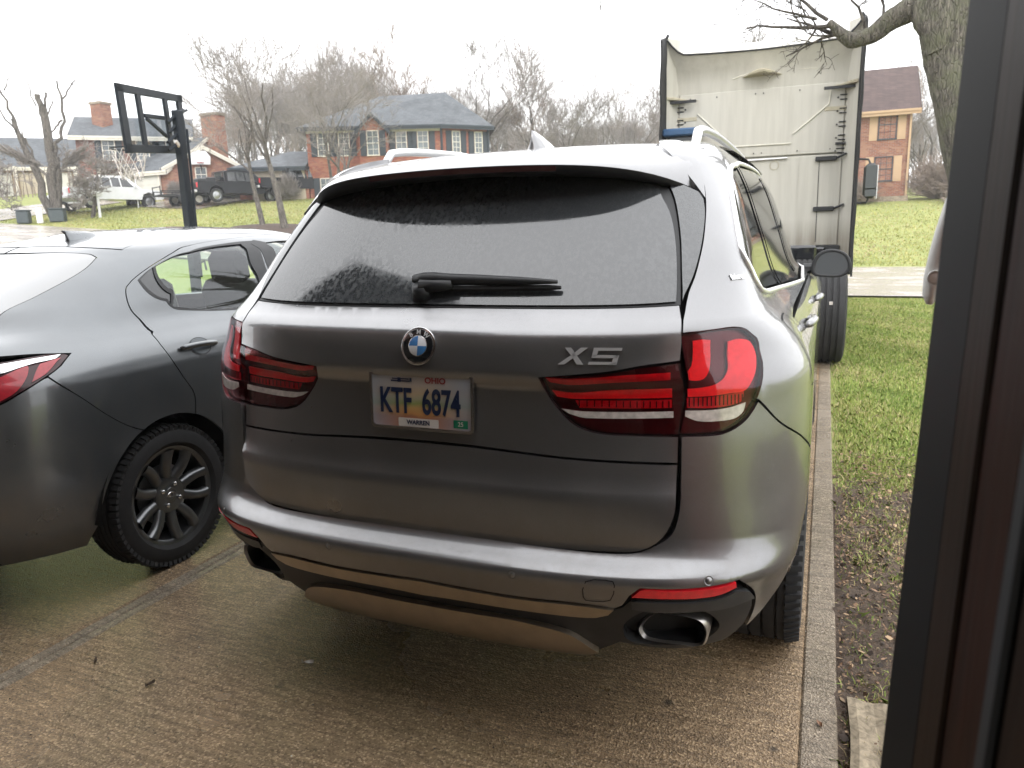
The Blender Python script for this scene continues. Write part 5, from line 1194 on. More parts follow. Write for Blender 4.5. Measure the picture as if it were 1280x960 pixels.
# ------------------------------------------------------------------ garage round the camera
def build_garage():
    A = thing('garage', 'brick garage with its open doorway framing the view on the right', 'garage', (1.3, -.85, 0))
    def bx(nm, c, d, mt, par=A, **k): return MB().box(c, d, **k).put(nm, mt, par, world=True)
    # right jamb: strips seen edge on from inside
    def strip(nm, y0, y1, x0, mt, zt=2.3, lean=0., bev=.003, wx=.12):
        b = MB(); c = np.array([x0+wx/2, (y0+y1)/2, 1.17]); sh = np.eye(3); sh[0, 2] = .0283; sh[1, 2] = lean
        b.box((0, 0, -.0), (wx, y1-y0, 2.5), bev=bev); V = np.array(b.V)@sh.T + c; b.V = [tuple(v) for v in V]
        return b.put(nm, mt, A, world=True)
    strip('weather_strip', -1.030, -.815, 1.100, 'jamb_black', bev=.006)
    strip('jamb_board', -1.128, -1.034, 1.0985, 'jamb_wood')
    strip('jamb_board', -1.232, -1.132, 1.1015, 'jamb_red')
    strip('door_track', -1.262, -1.236, 1.0990, 'jamb_steel', lean=-.028)
    strip('jamb_board', -1.60, -1.268, 1.1025, 'jamb_wood', lean=-.028)
    # brick front with doorway, gable above
    bx('brick_pier', (1.62, -.93, 1.10), (.80, .24, 2.3), 'brick_red'); bx('brick_pier', (-4.75, -.93, 1.10), (.80, .24, 2.3), 'brick_red')
    bx('door_header', (-1.60, -.95, 2.50), (7.2, .20, .50), 'brick_red')
    g = MB(); g.prism([(-5.9, 2.752), (-.7, 2.752), (-3.3, 5.22)], -1.05, -.86, 'y').put('gable_wall', 'gable_siding', A, world=True)
    V = [(-.9, -.84, 2.80), (2.6, -.84, 2.80), (2.6, -8.4, 4.4), (-.9, -8.4, 4.4)]; V += [(a, b, c-.10) for a, b, c in V]
    MB().add(V, [(0, 1, 2, 3), (4, 7, 6, 5), (0, 4, 5, 1), (1, 5, 6, 2), (2, 6, 7, 3), (3, 7, 4, 0)]).put('side_roof', 'roof_grey', A, world=True)
    for sx in (-1, 1):
        x1 = -3.3+sx*2.9; r = MB(); V = [(-3.3, -.30, 5.36), (x1, -.30, 2.60), (x1, -8.4, 2.60), (-3.3, -8.4, 5.36)]
        V += [(a, b, c-.14) for a, b, c in V]; r.add(V, [(0, 1, 2, 3), (4, 7, 6, 5), (0, 4, 5, 1), (1, 5, 6, 2), (2, 6, 7, 3)]).put('garage_roof', 'roof_grey', A, world=True)
    # inside
    bx('side_wall', (1.55, -4.7, 1.3), (.16, 7.2, 2.7), 'interior'); bx('side_wall', (-5.1, -4.7, 1.3), (.16, 7.2, 2.7), 'interior')
    bx('back_wall', (-1.6, -8.35, 1.3), (7.0, .16, 2.7), 'interior'); bx('ceiling', (-1.6, -4.7, 2.62), (7.0, 7.2, .08), 'interior')
    bx('garage_floor', (-1.6, -4.6, -.07), (6.6, 7.6, .14), 'edge')
    # pale moulded arm on the outer wall just past the jamb
    P = thing('wall_bracket', 'pale grey plastic arm with a round button sticking out past the black door jamb', 'bracket', (1.20, -.80, 1.45))
    b = MB(); V = []; n = 14; path = [(1.160, 1.515, .004), (1.153, 1.480, .010), (1.147, 1.450, .014), (1.141, 1.410, .019), (1.137, 1.375, .022), (1.134, 1.345, .023), (1.131, 1.322, .018), (1.130, 1.308, .007)]
    for x, z, w in path:
        for k in range(n): a = 2*pi*k/n; V.append((x+.012*.9*cos(a)*(w/.023)**.5+.006, -.475+w*1.4*sin(a)*.5, z+.0*sin(a)))
    V = []
    for x, z, w in path:
        for k in range(n): a = 2*pi*k/n; V.append((x+.010+w*.62*cos(a), -.475+.013*sin(a), z))
    b.add(V, [(i*n+k, i*n+(k+1) % n, (i+1)*n+(k+1) % n, (i+1)*n+k) for i in range(len(path)-1) for k in range(n)]+[tuple(range(n))[::-1], tuple((len(path)-1)*n+k for k in range(n))])
    b.put('arm', 'pale_plastic', P, world=True, smooth=True)
    MB().lathe([(-.494, .010), (-.492, .0105), (-.4895, .0095), (-.4895, .008), (-.493, .0075), (-.494, .0005)], (1.1425, 0, 1.347), 'y', 24).put('button', 'pale_plastic', P, world=True, auto=40)
    MB().box((1.185, -.64, 1.50), (.035, .34, .035), bev=.008).put('mounting_bar', 'pale_plastic', P, world=True)
    # timber edging at the foot of the frame
    T_ = thing('timber_edging', 'weathered split grey timber lying along the bed at the foot of the door frame', 'timber', (1.20, .1, 0))
    b = MB(); xs = [1.128, 1.150, 1.175, 1.20, 1.225, 1.26]; V = []
    for j, y in enumerate(np.linspace(-.55, .555, 14)):
        for x in xs: V.append((x+.003*sin(j*1.3), y, .018+.004*sin(x*190+j*.4)-.012*(abs(x-1.187) < .013)))
    m = len(xs); nv = len(V); V += [(a, c, -.12) for a, c, d in V]
    Fc = [(i*m+j, i*m+j+1, (i+1)*m+j+1, (i+1)*m+j) for i in range(13) for j in range(m-1)]
    Fc += [(i*m, (i+1)*m, nv+(i+1)*m, nv+i*m) for i in range(13)] + [((i+1)*m+m-1, i*m+m-1, nv+i*m+m-1, nv+(i+1)*m+m-1) for i in range(13)]
    Fc += [(13*m+j+1, 13*m+j, nv+13*m+j, nv+13*m+j+1) for j in range(m-1)]
    b.add(V, Fc).put('timber', 'timber', T_, world=True)

# ------------------------------------------------------------------ houses
def win(par, P, rt, w, h, z, sh=None, cols=2, rows=4, trim='trim_white', out=None):
    """window centred at P (x, y on the wall), rt = unit vector along the wall to the viewer's right"""
    rt = np.array([rt[0], rt[1], 0.]); nn = np.array([rt[1], -rt[0], 0.]); up = np.array([0, 0, 1.]); R = np.stack([rt, nn, up], 1); P = np.array([P[0], P[1], z])
    b = MB(); t = .05
    for a, c, d in (((0), (h/2), (w+.02, .08, t)), ((0), (-h/2), (w+.10, .12, t*1.3))): b.box(P+up*c+nn*.03, d, R)
    for sx in (-1, 1): b.box(P+rt*sx*w/2+nn*.03, (t, .08, h), R)
    b.box(P+nn*.03, (w, .07, t*.7), R)
    fr = b.put('window', trim, par, world=True)
    MB().box(P+nn*.012, (w-.02, .03, h-.02), R).put('pane', 'pane', fr, world=True)
    b = MB()
    for i in range(1, cols): b.box(P+rt*(i/cols-.5)*w+nn*.034, (.022, .02, h), R)
    for i in range(1, rows): 
        if i*2 != rows: b.box(P+up*(i/rows-.5)*h+nn*.034, (w, .02, .022), R)
    b.put('muntins', trim, fr, world=True)
    if sh:
        for sx in (-1, 1):
            s_ = MB(); c = P+rt*sx*(w/2+.24)+nn*.03; s_.box(c, (.36, .05, h+.06), R)
            for q in (-.25, .25): s_.box(c+nn*.03+up*q*h, (.26, .02, h*.40), R)
            s_.put('shutter', sh, par, world=True)
def wall_block(par, fp, z0, z1, mt, name='wall'):
    return MB().prism(fp, z0, z1, 'z').put(name, mt, par, world=True)
def roof(par, eave, ridge, faces, mt, th=.16, fascia='trim_white'):
    """eave + ridge points (3-D), faces index them; underside and fascia added"""
    V = list(eave)+list(ridge); n = len(V); b = MB(); b.add(V+[(x, y, z-th) for x, y, z in V], list(faces)+[tuple(i+n for i in f[::-1]) for f in faces])
    r_ = b.put('roof', mt, par, world=True); f_ = MB(); m = len(eave)
    for i in range(m):
        a = np.array(eave[i]); c = np.array(eave[(i+1) % m]); d = c-a; L = np.linalg.norm(d); u = d/L; s = np.cross(u, [0, 0, 1.]); s /= np.linalg.norm(s)
        f_.add([a+s*.02+np.array([0, 0, -th-.08]), c+s*.02+np.array([0, 0, -th-.08]), c+s*.02+np.array([0, 0, .01]), a+s*.02+np.array([0, 0, .01])], [(0, 1, 2, 3)])
        f_.add([a+s*.10+np.array([0, 0, -.10]), c+s*.10+np.array([0, 0, -.10]), c+s*.10+np.array([0, 0, 0]), a+s*.10+np.array([0, 0, 0])], [(0, 1, 2, 3)])
    f_.put('fascia', fascia, par, world=True); return r_
def unit(a, b): d = np.array([b[0]-a[0], b[1]-a[1]]); return d/np.linalg.norm(d)
def gable_block(par, A_, B_, depth, z0, ze, zr, wall, roofm, ridge='back', over=.35, fascia='trim_white', gmat=None):
    """footprint front-left A_, front-right B_; ridge 'back' runs away from the front (gable faces front), 'side' runs along it"""
    A_ = np.array(A_, float); B_ = np.array(B_, float); r = unit(A_, B_); q = np.array([-r[1], r[0]]); C_ = B_+q*depth; D_ = A_+q*depth; W = np.linalg.norm(B_-A_)
    wall_block(par, [tuple(A_), tuple(B_), tuple(C_), tuple(D_)], z0, ze, wall)
    P3 = lambda p, z: (p[0], p[1], z)
    if ridge == 'back':
        m0 = (A_+B_)/2; m1 = (C_+D_)/2; o = over
        for p, q2, r2 in ((A_, B_, m0), (C_, D_, m1)):
            MB().add([P3(p, ze), P3(q2, ze), P3(r2, zr)]+[P3(np.array(v)+(q if p is A_ else -q)*.2, z) for v, z in ((p, ze), (q2, ze), (r2, zr))], [(0, 1, 2), (5, 4, 3), (0, 3, 4, 1), (1, 4, 5, 2), (2, 5, 3, 0)]).put('gable', gmat or wall, par, world=True)
        sl = (zr-ze)/(W/2); dz = -o*sl
        e = [P3(A_-r*o-q*o, ze+dz+.12), P3(m0-q*o, zr+.12), P3(B_+r*o-q*o, ze+dz+.12), P3(C_+r*o+q*o, ze+dz+.12), P3(m1+q*o, zr+.12), P3(D_-r*o+q*o, ze+dz+.12)]
        return roof(par, e, [], [(0, 1, 4, 5), (1, 2, 3, 4)], roofm, fascia=fascia)
    m0 = (A_+D_)/2; m1 = (B_+C_)/2; o = over
    for p, q2, r2, s in ((D_, A_, m0, 1), (B_, C_, m1, -1)):
        MB().add([P3(p, ze), P3(q2, ze), P3(r2, zr)]+[P3(np.array(v)+r*s*.2, z) for v, z in ((p, ze), (q2, ze), (r2, zr))], [(0, 1, 2), (5, 4, 3), (0, 3, 4, 1), (1, 4, 5, 2), (2, 5, 3, 0)]).put('gable', gmat or wall, par, world=True)
    dz = -o*(zr-ze)/(depth/2)
    e = [P3(A_-r*o-q*o, ze+dz+.12), P3(B_+r*o-q*o, ze+dz+.12), P3(m1+r*o, zr+.12), P3(C_+r*o+q*o, ze+dz+.12), P3(D_-r*o+q*o, ze+dz+.12), P3(m0-r*o, zr+.12)]
    return roof(par, e, [], [(0, 1, 2, 5), (2, 3, 4, 5)], roofm, fascia=fascia)
def build_houses():
    # right: brown brick house with tan shutters
    H_ = thing('brick_house', 'brown brick two storey house with tan shutters, to the right of the parked truck cab', 'house', (0, 41.2, 2.3), group='houses across the street')
    A_, B_ = (-6.5, 41.25), (4.55, 41.15); r = unit(A_, B_)
    gable_block(H_, A_, B_, 7.6, 1.7, 6.75, 9.15, 'brick_brown', 'roof_brown', 'side', .35, 'tan')
    for x, z, h in ((3.50, 6.02, 1.38), (3.43, 3.92, 1.15), (.6, 6.02, 1.38), (.55, 3.92, 1.15), (-2.4, 6.02, 1.38), (-2.4, 3.92, 1.15), (-5., 6.02, 1.38)): win(H_, (x, 41.2), r, .78, h, z, 'tan', 3, 4, 'shutter_dark')
    MB().box((4.50, 41.08, 4.3), (.09, .09, 4.9)).put('downpipe', 'tan', H_, world=True); MB().box((-1, 41.12, 6.55), (11.1, .10, .26)).put('frieze', 'tan', H_, world=True)
    MB().box((-1, 41.05, 2.35), (11.2, .24, .5)).put('foundation', 'edge', H_, world=True)
    # centre: orange brick house with hip roof and dark shutters
    H_ = thing('brick_house', 'orange brick house with grey hip roof and dark shutters, left of centre', 'house', (-21, 41, 3.2), group='houses across the street')
    FL, C0, CR = np.array([-28.3, 37.6]), np.array([-20.92, 41.0]), np.array([-18.9, 43.4]); r = unit(FL, C0); q = np.array([-r[1], r[0]])
    BR = CR+np.array([-3.5, 6.0]); BL = FL+q*8.5; z0, ze = 2.6, 7.75
    wall_block(H_, [tuple(FL), tuple(C0), tuple(CR), tuple(BR), tuple(BL)], z0, ze, 'brick_orange')
    ev = [(*(FL-r*.4-q*.4), ze+.05), (*(C0-q*.45), ze+.05), (CR[0]+.5, CR[1]-.2, ze+.05), (BR[0]+.3, BR[1]+.4, ze+.05), (*(BL-r*.4+q*.4), ze+.05)]
    rd = [(*(FL+r*4.0+q*4.4), 10.25), (*(C0+q*3.4+r*.2), 10.25)]
    roof(H_, ev, rd, [(0, 1, 6, 5), (1, 2, 6), (2, 3, 6), (3, 4, 5, 6), (4, 0, 5)], 'roof_grey', fascia='shutter_dark')
    MB().box((C0[0]+.05, C0[1]-.12, 5.2), (.11, .11, 5.1)).put('downpipe', 'shutter_dark', H_, world=True)
    MB().box((CR[0]+.05, CR[1]-.1, 5.2), (.11, .11, 5.1)).put('downpipe', 'shutter_dark', H_, world=True)
    L = np.linalg.norm(C0-FL)
    for t in (.12, .275, .70, .86): win(H_, FL+r*L*t*1.0, r, .62, 1.4, 6.85, 'shutter_dark')
    for t in (.12, .275, .70, .86): win(H_, FL+r*L*t, r, .62, 1.5, 4.1, 'shutter_dark')
    r2 = unit(C0, CR)
    for t in (.30, .78): win(H_, C0+(CR-C0)*t, r2, .50, 1.25, 6.85, 'shutter_dark'); win(H_, C0+(CR-C0)*t, r2, .50, 1.3, 4.1, 'shutter_dark')
    MB().box((*(FL+r*L*.5+np.array([r[1], -r[0]])*.05), ze-.16), (L, .12, .22), rotz(atan2(r[1], r[0]))).put('frieze', 'trim_white', H_, world=True)
    # gabled bay
    b0 = FL+r*L*.40-q*.9; b1 = FL+r*L*.605-q*.9
    gable_block(H_, b0, b1, 1.3, z0, ze-.25, 8.35, 'brick_orange', 'roof_grey', 'back', .2, 'shutter_dark'); win(H_, (b0+b1)/2, r, .66, 1.4, 6.75, 'shutter_dark')
    MB().box((*((b0+b1)/2-q*.1), 4.9), (1.9, .3, .35), rotz(atan2(r[1], r[0]))).put('door_hood', 'trim_white', H_, world=True); MB().box((*((b0+b1)/2-q*.02), 3.75), (1.0, .12, 2.1), rotz(atan2(r[1], r[0]))).put('front_door', 'shutter_dark', H_, world=True)
    # attached garage wing on the left
    g0 = FL+r*-4.2-q*.2; g1 = FL-r*.05-q*.2
    wall_block(H_, [tuple(g0), tuple(g1), tuple(g1+q*6), tuple(g0+q*6)], 2.6, 5.55, 'brick_orange', 'garage_wall')
    MB().box((*((g0+g1)/2+r*.3-q*.06), 4.1), (3.2, .12, 2.6), rotz(atan2(r[1], r[0]))).put('garage_front', 'cream', H_, world=True)
    e = [(*(g0-r*.4-q*.5), 5.55), (*(g1-q*.5), 5.55), (*(g1+q*6.4), 5.55), (*(g0-r*.4+q*6.4), 5.55)]
    roof(H_, e, [(*(g0+r*2.4+q*2.9), 6.75), (*(g1+q*2.9), 6.75)], [(0, 1, 5, 4), (1, 2, 5), (2, 3, 4, 5), (3, 0, 4)], 'roof_grey', fascia='shutter_dark')
    # left: red brick house, gabled garage wing facing us
    H_ = thing('brick_house', 'red brick house with front gable and white garage door behind the black basketball hoop', 'house', (-36, 35, 3.5), group='houses across the street')
    A_ = np.array([-36.4, 34.4]); B_ = np.array([-33.2, 37.45]); r = unit(A_, B_); q = np.array([-r[1], r[0]])
    gable_block(H_, A_, B_, 4.5, 2.9, 5.75, 6.95, 'brick_brown', 'roof_grey', 'back', .25)
    win(H_, A_+r*1.95+0*q, r, .62, .85, 5.35, None, 2, 2)
    # garage block: door wall swings back to the left
    d = np.array([-.93, -.10]); d /= np.linalg.norm(d); G0 = A_+d*2.9+q*.6; G1 = A_+q*.1; rg = unit(G0, G1); qg = np.array([-rg[1], rg[0]])
    gable_block(H_, G0, G1, 6.5, 2.9, 5.65, 7.7, 'brick_brown', 'roof_grey', 'side', .3)
    dr = MB(); c = G0+rg*1.55-qg*.04; R = rotz(atan2(rg[1], rg[0])); dr.box((*c, 4.25), (2.0, .08, 2.2), R); dp = dr.put('garage_door', 'garage_white', H_, world=True)
    for k in range(4): MB().box((*(c-qg*.05), 3.45+.53*k), (1.9, .03, .46), R).put('door_panel', 'garage_white', dp, world=True)
    for s in (-1.1, 1.1): MB().box((*(c+rg*s-qg*.06), 4.3), (.16, .1, 2.6), R).put('door_post', 'trim_white', H_, world=True)
    # two storey block behind on the left
    A2 = dpt(-42.3, 33.2); B2 = dpt(-37.6, 37.6)
    gable_block(H_, A2, B2, 7.0, 2.9, 7.9, 9.4, 'brick_red', 'roof_grey', 'side', .35); r2 = unit(A2, B2)
    for t in (.28, .58, .85): win(H_, A2+(B2-A2)*t, r2, .7, 1.2, 7.05, 'shutter_dark')
    for t in (.15,): win(H_, A2+(B2-A2)*t, r2, .8, 1.3, 4.9, None)
    pr = MB(); n2 = np.array([r2[1], -r2[0]]); pc = A2+(B2-A2)*.55+n2*.8; R2 = rotz(atan2(r2[1], r2[0])); pr.box((*pc, 6.05), (4.9, 1.7, .12), R2 @ rotx(.18)).put('porch_roof', 'roof_grey', H_, world=True)
    for t in (.2, .45, .72): MB().box((*(A2+(B2-A2)*t+n2*1.5), 4.6), (.17, .17, 2.7), R2).put('porch_column', 'trim_white', H_, world=True)
    MB().box((*(A2+(B2-A2)*.60+n2*.05), 4.6), (.95, .1, 2.1), R2).put('front_door', 'maroon', H_, world=True)
    for (x, y, w, z0_, z1_) in ((-35.9, 38.2, 1.25, 6, 9.2), (-42.6, 35.6, .9, 8.3, 10.1)):
        MB().box((x, y, (z0_+z1_)/2), (w, .8, z1_-z0_)).put('chimney', 'brick_brown', H_, world=True); MB().box((x, y, z1_+.04), (w+.12, .92, .14)).put('chimney_cap', 'edge', H_, world=True)
    # far left: tan house with grey roof
    H_ = thing('tan_house', 'pale tan brick house with grey roof at the far left behind the bare trees', 'house', (-52, 36, 4.4), group='houses across the street')
    A_ = np.array([-60., 31.]); B_ = np.array([-50.2, 40.5]); gable_block(H_, A_, B_, 8, 3.6, 7.0, 9.3, 'tan', 'roof_grey', 'side', .4); r = unit(A_, B_); n = np.array([r[1], -r[0]]); R = rotz(atan2(r[1], r[0]))
    for t, w, mt in ((.40, 2.6, 'shutter_dark'), (.58, 1.3, 'garage_white'), (.72, 1.6, 'cream'), (.86, 1.3, 'garage_white')): MB().box((*(A_+(B_-A_)*t+n*.05), 5.3), (w, .12, 2.4), R).put('garage_door' if w > 1.5 else 'front_door', mt, H_, world=True)
    for t in (.5, .65, .79, .93): MB().box((*(A_+(B_-A_)*t+n*.4), 5.4), (.22, .22, 3.1), R).put('porch_column', 'trim_white', H_, world=True)
    H_ = thing('grey_house', 'low brown house under a wide grey roof at the far left edge', 'house', (-66, 38, 5.), group='houses across the street')
    gable_block(H_, np.array([-72., 27.]), np.array([-63.5, 37.5]), 8, 3.6, 7.0, 9.6, 'brick_brown', 'roof_grey', 'side', .4)
def dpt(x, y): return np.array([x, y], float)

# ------------------------------------------------------------------ trees
def branchset(levels, seed, h, r0, spread=.5, up=.25, kids=(3, 5), lean=0., multi=1, l0=None, gnarl=.10, cut=None, maxseg=2600, t0=.30):
    """returns (thick, thin) lists of polyline tubes"""
    R = random.Random(seed); thick = []; thin = []
    def grow(p, d, L, r, lv):
        if len(thick)+len(thin) > maxseg: return
        n = 5 if lv < 2 else 4; pts = [p]; rr = [r]; tip = .45 if lv < levels else .25
        for i in range(n):
            gn = gnarl*(.35 if lv == 0 else 1); d = d + np.array([R.gauss(0, gn), R.gauss(0, gn), R.gauss(0, gn*.6)+up*.10]); d /= np.linalg.norm(d); p = p+d*L/n; pts.append(p); rr.append(r*(1-(1-tip)*(i+1)/n))
        (thick if r > r0*.18 else thin).append((pts, rr))
        if lv >= levels: return
        k = R.randint(*kids) + (2 if lv == 0 else 0)
        for j in range(k):
            t = R.uniform(.35 if lv else t0, 1.0) if j < k-1 else 1.0; i = min(n-1, int(t*n)); q = pts[i]+(pts[i+1]-pts[i])*(t*n-i) if i < n else pts[-1]
            a = R.uniform(0, 2*pi); s = spread*R.uniform(.6, 1.35) if j < k-1 else spread*.35
            ax = np.cross(d, [.3, .1, 1.]) ; ax /= np.linalg.norm(ax)+1e-9; bx_ = np.cross(d, ax)
            nd = d*cos(s)+(ax*cos(a)+bx_*sin(a))*sin(s)+np.array([0, 0, up*.5]); nd /= np.linalg.norm(nd)
            rc = np.interp(t, [0, 1], [r, r*tip])*R.uniform(.50, .78); grow(q, nd, L*R.uniform(.52, .80), rc, lv+1)
    for m in range(multi):
        a = R.uniform(0, 2*pi); sp = (.28 if multi > 1 else 0)
        grow(np.array([.12*cos(a)*(multi > 1), .12*sin(a)*(multi > 1), 0.]), np.array([sp*cos(a)+lean, sp*sin(a), 1.]), (l0 or h*.42)*(R.uniform(.8, 1.1) if multi > 1 else 1), r0*(.7 if multi > 1 else 1), 0)
    zt = max(p[2] for s, _ in thick+thin for p in s); k = h/zt
    sc = lambda S: [([q*k for q in p], r) for p, r in S]
    return sc(thick), sc(thin)
def tubes(sets, n, rmin):
    b = MB(); Vs = []; Fs = []; o = 0
    for pts, rr in sets:
        P = np.array(pts); m = len(P); D = np.gradient(P, axis=0); D /= np.linalg.norm(D, axis=1, keepdims=True)+1e-9
        ref = np.array([.31, .17, .93]) if abs(D[0, 2]) < .8 else np.array([1., .2, 0]); A_ = np.cross(D, ref); A_ /= np.linalg.norm(A_, axis=1, keepdims=True)+1e-9; B_ = np.cross(D, A_)
        r = np.maximum(np.array(rr), rmin)[:, None, None]; t = np.arange(n)*2*pi/n
        V = P[:, None]+r*(A_[:, None]*np.cos(t)[None, :, None]+B_[:, None]*np.sin(t)[None, :, None]); Vs.append(V.reshape(-1, 3))
        i = np.arange(m-1)[:, None]*n; k = np.arange(n)[None]; k2 = (k+1) % n
        Fs.append(np.stack([i+k, i+k2, i+n+k2, i+n+k], -1).reshape(-1, 4)+o); o += m*n
    return np.concatenate(Vs), np.concatenate(Fs)
def tube_mesh(name, sets, n, rmin, mat):
    V, F_ = tubes(sets, n, rmin); me = bpy.data.meshes.new(name); me.vertices.add(len(V)); me.vertices.foreach_set('co', V.astype(np.float32).ravel())
    me.loops.add(len(F_)*4); me.loops.foreach_set('vertex_index', F_.astype(np.int32).ravel()); me.polygons.add(len(F_)); me.polygons.foreach_set('loop_start', np.arange(0, len(F_)*4, 4, dtype=np.int32)); me.polygons.foreach_set('loop_total', np.full(len(F_), 4, dtype=np.int32))
    me.polygons.foreach_set('use_smooth', [True]*len(F_)); me.materials.append(M[mat]); me.update(); return me
def tree(name, loc, label, tk, tn, tw='twig', bk='bark', group=None, rz=0., rmin=.010, s=1., n=6):
    T_ = thing(name, label, 'tree', loc, rz, group)
    link('trunk', tube_mesh('trunk', tk, n, rmin, bk), T_)
    if tn: link('crown', tube_mesh('crown', tn, 3, rmin, tw), T_)
    return T_
def build_trees():
    gl = lambda x, y: float(GZ(x, y))-.05
    # lawn trees in the mulch bed
    MB().add([(-22.5+2.6*cos(a)*k, 27.1+1.5*sin(a)*k, gl(-22.5+2.6*cos(a)*k, 27.1+1.5*sin(a)*k)+.05+.16*(1-k**2)) for k in (1., .8, .5, .01) for a in np.linspace(0, 2*pi, 24, endpoint=False)], [(j*24+i, j*24+(i+1) % 24, (j+1)*24+(i+1) % 24, (j+1)*24+i) for j in range(3) for i in range(24)]).put('mulch_bed', 'mulch', kind='structure', smooth=True)
    for i, (x, y, h, r, sd, ln, lab) in enumerate(((-23.5, 27.35, 8.8, .17, 3, -.10, 'slimmer bare tree, left of the pair in the mulch bed'), (-21.8, 26.8, 10.4, .22, 11, .0, 'taller bare tree with a straight trunk, right of the pair in the mulch bed'),
        (-24.2, 34.4, 9.0, .20, 21, .05, 'bare multi stemmed tree standing before the orange brick house'))):
        tk, tn = branchset(5, sd, h, r*.8, .66, .24, (3, 4), ln, 3 if i == 2 else 1, l0=h*.34, gnarl=.15, t0=.72 if i < 2 else .35, maxseg=3200); tree('bare_tree', (x, y, gl(x, y)), lab, tk, tn, rmin=.008, group='bare trees on the lawns')
    # pollarded tree on the left, heavy limbs cut back
    R = random.Random(5); tk = []; 
    def limb(p, tgt, r0, r1, n=8, w=.10):
        p = np.array(p, float); tgt = np.array(tgt, float); pts = []; rr = []
        for i in range(n+1):
            t = i/n; pts.append(p+(tgt-p)*t+np.array([R.gauss(0, w), R.gauss(0, w), 0])*sin(pi*t)); rr.append(r0+(r1-r0)*t)
        tk.append((pts, rr)); return pts
    r3 = np.array([.70, .71, 0]) # viewer's right at that bearing
    Q = lambda a, z: tuple(r3*a+np.array([0, 0, z]))
    for a, z, b_, z2, r0, r1 in ((-.15, 0, -1.3, 5.0, .40, .16), (.0, 0, .05, 5.6, .45, .30), (.1, 0, .35, 3.2, .36, .22), (.35, 3.0, .95, 5.2, .2, .1)): limb(Q(a*.6, z), Q(b_, z2), r0*.55, r1*.62)
    for a, z, b_, z2, r0, r1 in ((-1.2, 4.8, -1.7, 6.5, .10, .05), (-1.6, 6.2, -1.95, 6.9, .05, .03), (-1.5, 6.3, -1.2, 6.9, .05, .03), (-1.1, 4.2, -1.8, 5.4, .08, .04), (.0, 5.2, -.1, 6.2, .2, .16), (.1, 5.4, .3, 6.3, .10, .06), (-.2, 5.6, -.5, 6.9, .05, .03), (.95, 5.1, .85, 6.9, .10, .05), (.9, 5.8, 1.5, 6.8, .07, .04), (1.5, 6.7, 1.7, 6.95, .05, .04), (.85, 5., .3, 4.4, .08, .05), (-.9, 3.4, -1.0, 4.4, .07, .04), (-.6, 2.6, -.9, 4.1, .10, .05), (.2, 5.0, .55, 5.9, .06, .04)): limb(Q(a, z), Q(b_, z2), r0*.72, r1*.8, 5, .05)
    x, y = -35.8, 26.3; tn = []
    for k in range(7):
        a, b_ = branchset(4, 60+k, 3.2, .06, .6, .1, (3, 4), gnarl=.2); th = R.uniform(-1.2, 1.2)+(pi if k % 2 else 0)
        for S_ in a+b_: tn.append(([np.array([p[0]*.4, p[1]*.4, p[2]*.5+2.2])+np.array([.70, .71, 0])*(p[2]*.55+.1)*(1 if k % 2 else -1) for p in S_[0]], S_[1]))
    tree('pollarded_tree', (x, y, gl(x, y)), 'heavy old tree with limbs cut back to stubs at the far left', tk, tn, bk='bark', rmin=.016, n=8)
    # a lower spreading tree in front of the left houses
    for (x, y, h, sd, lab) in ((-35.0, 27.6, 4.3, 31, 'low spreading dark tree just right of the pollarded one'), (-40.5, 26.0, 4.4, 33, 'low spreading tree at the far left of the lawn')):
        tk, tn = branchset(5, sd, h, .13, .85, .05, (3, 5), 0, 3, l0=1.6, gnarl=.2); tree('spreading_tree', (x, y, gl(x, y)), lab, tk, tn, rmin=.014, group='low trees on the left lawn')
    # the big one on the right, mossy trunk and its limb over the cab
    T_ = thing('large_tree', 'big lichen covered tree at upper right, one limb reaching over the truck cab', 'tree', (2.35, 6.75, 0))
    W = lambda pts: [np.array(p)-np.array([2.35, 6.75, 0]) for p in pts]
    def knobby(pts, rad, n=14, seed=1, amp=.10):
        P = np.array(pts, float); t = np.linspace(0, 1, len(P)); tt = np.linspace(0, 1, 60); P = np.stack([np.interp(tt, t, P[:, i]) for i in range(3)], 1)
        for _ in range(4): P[1:-1] = (P[:-2]+2*P[1:-1]+P[2:])/4
        r = np.interp(tt, t, rad); D = np.gradient(P, axis=0); D /= np.linalg.norm(D, axis=1, keepdims=True); ref = np.array([0, 1., .1]); A_ = np.cross(D, ref); A_ /= np.linalg.norm(A_, axis=1, keepdims=True); B_ = np.cross(D, A_); V = []
        g2 = np.random.default_rng(seed); ph = g2.uniform(0, 6.28, 6)
        for i in range(60):
            for k in range(n):
                a = 2*pi*k/n; f = 1+amp*(sin(3*a+ph[0]+i*.07)*.6+sin(2*a+ph[1]-i*.11)*.5+.5*sin(i*.5+ph[2])*sin(a+ph[3]))+g2.normal(0, amp*.15); V.append(P[i]+(A_[i]*cos(a)+B_[i]*sin(a))*r[i]*f)
        return V, [(i*n+k, i*n+(k+1) % n, (i+1)*n+(k+1) % n, (i+1)*n+k) for i in range(59) for k in range(n)]
    b = MB(); V, F_ = knobby(W([(2.75, 6.7, -.1), (2.55, 6.7, .8), (2.28, 6.7, 1.7), (2.14, 6.72, 2.2), (2.02, 6.73, 2.7), (1.93, 6.74, 3.1), (1.90, 6.75, 3.6), (1.95, 6.8, 4.3), (2.1, 6.8, 5.2)]), [.34, .27, .225, .215, .215, .225, .21, .18, .14], 20); b.add(V, F_)
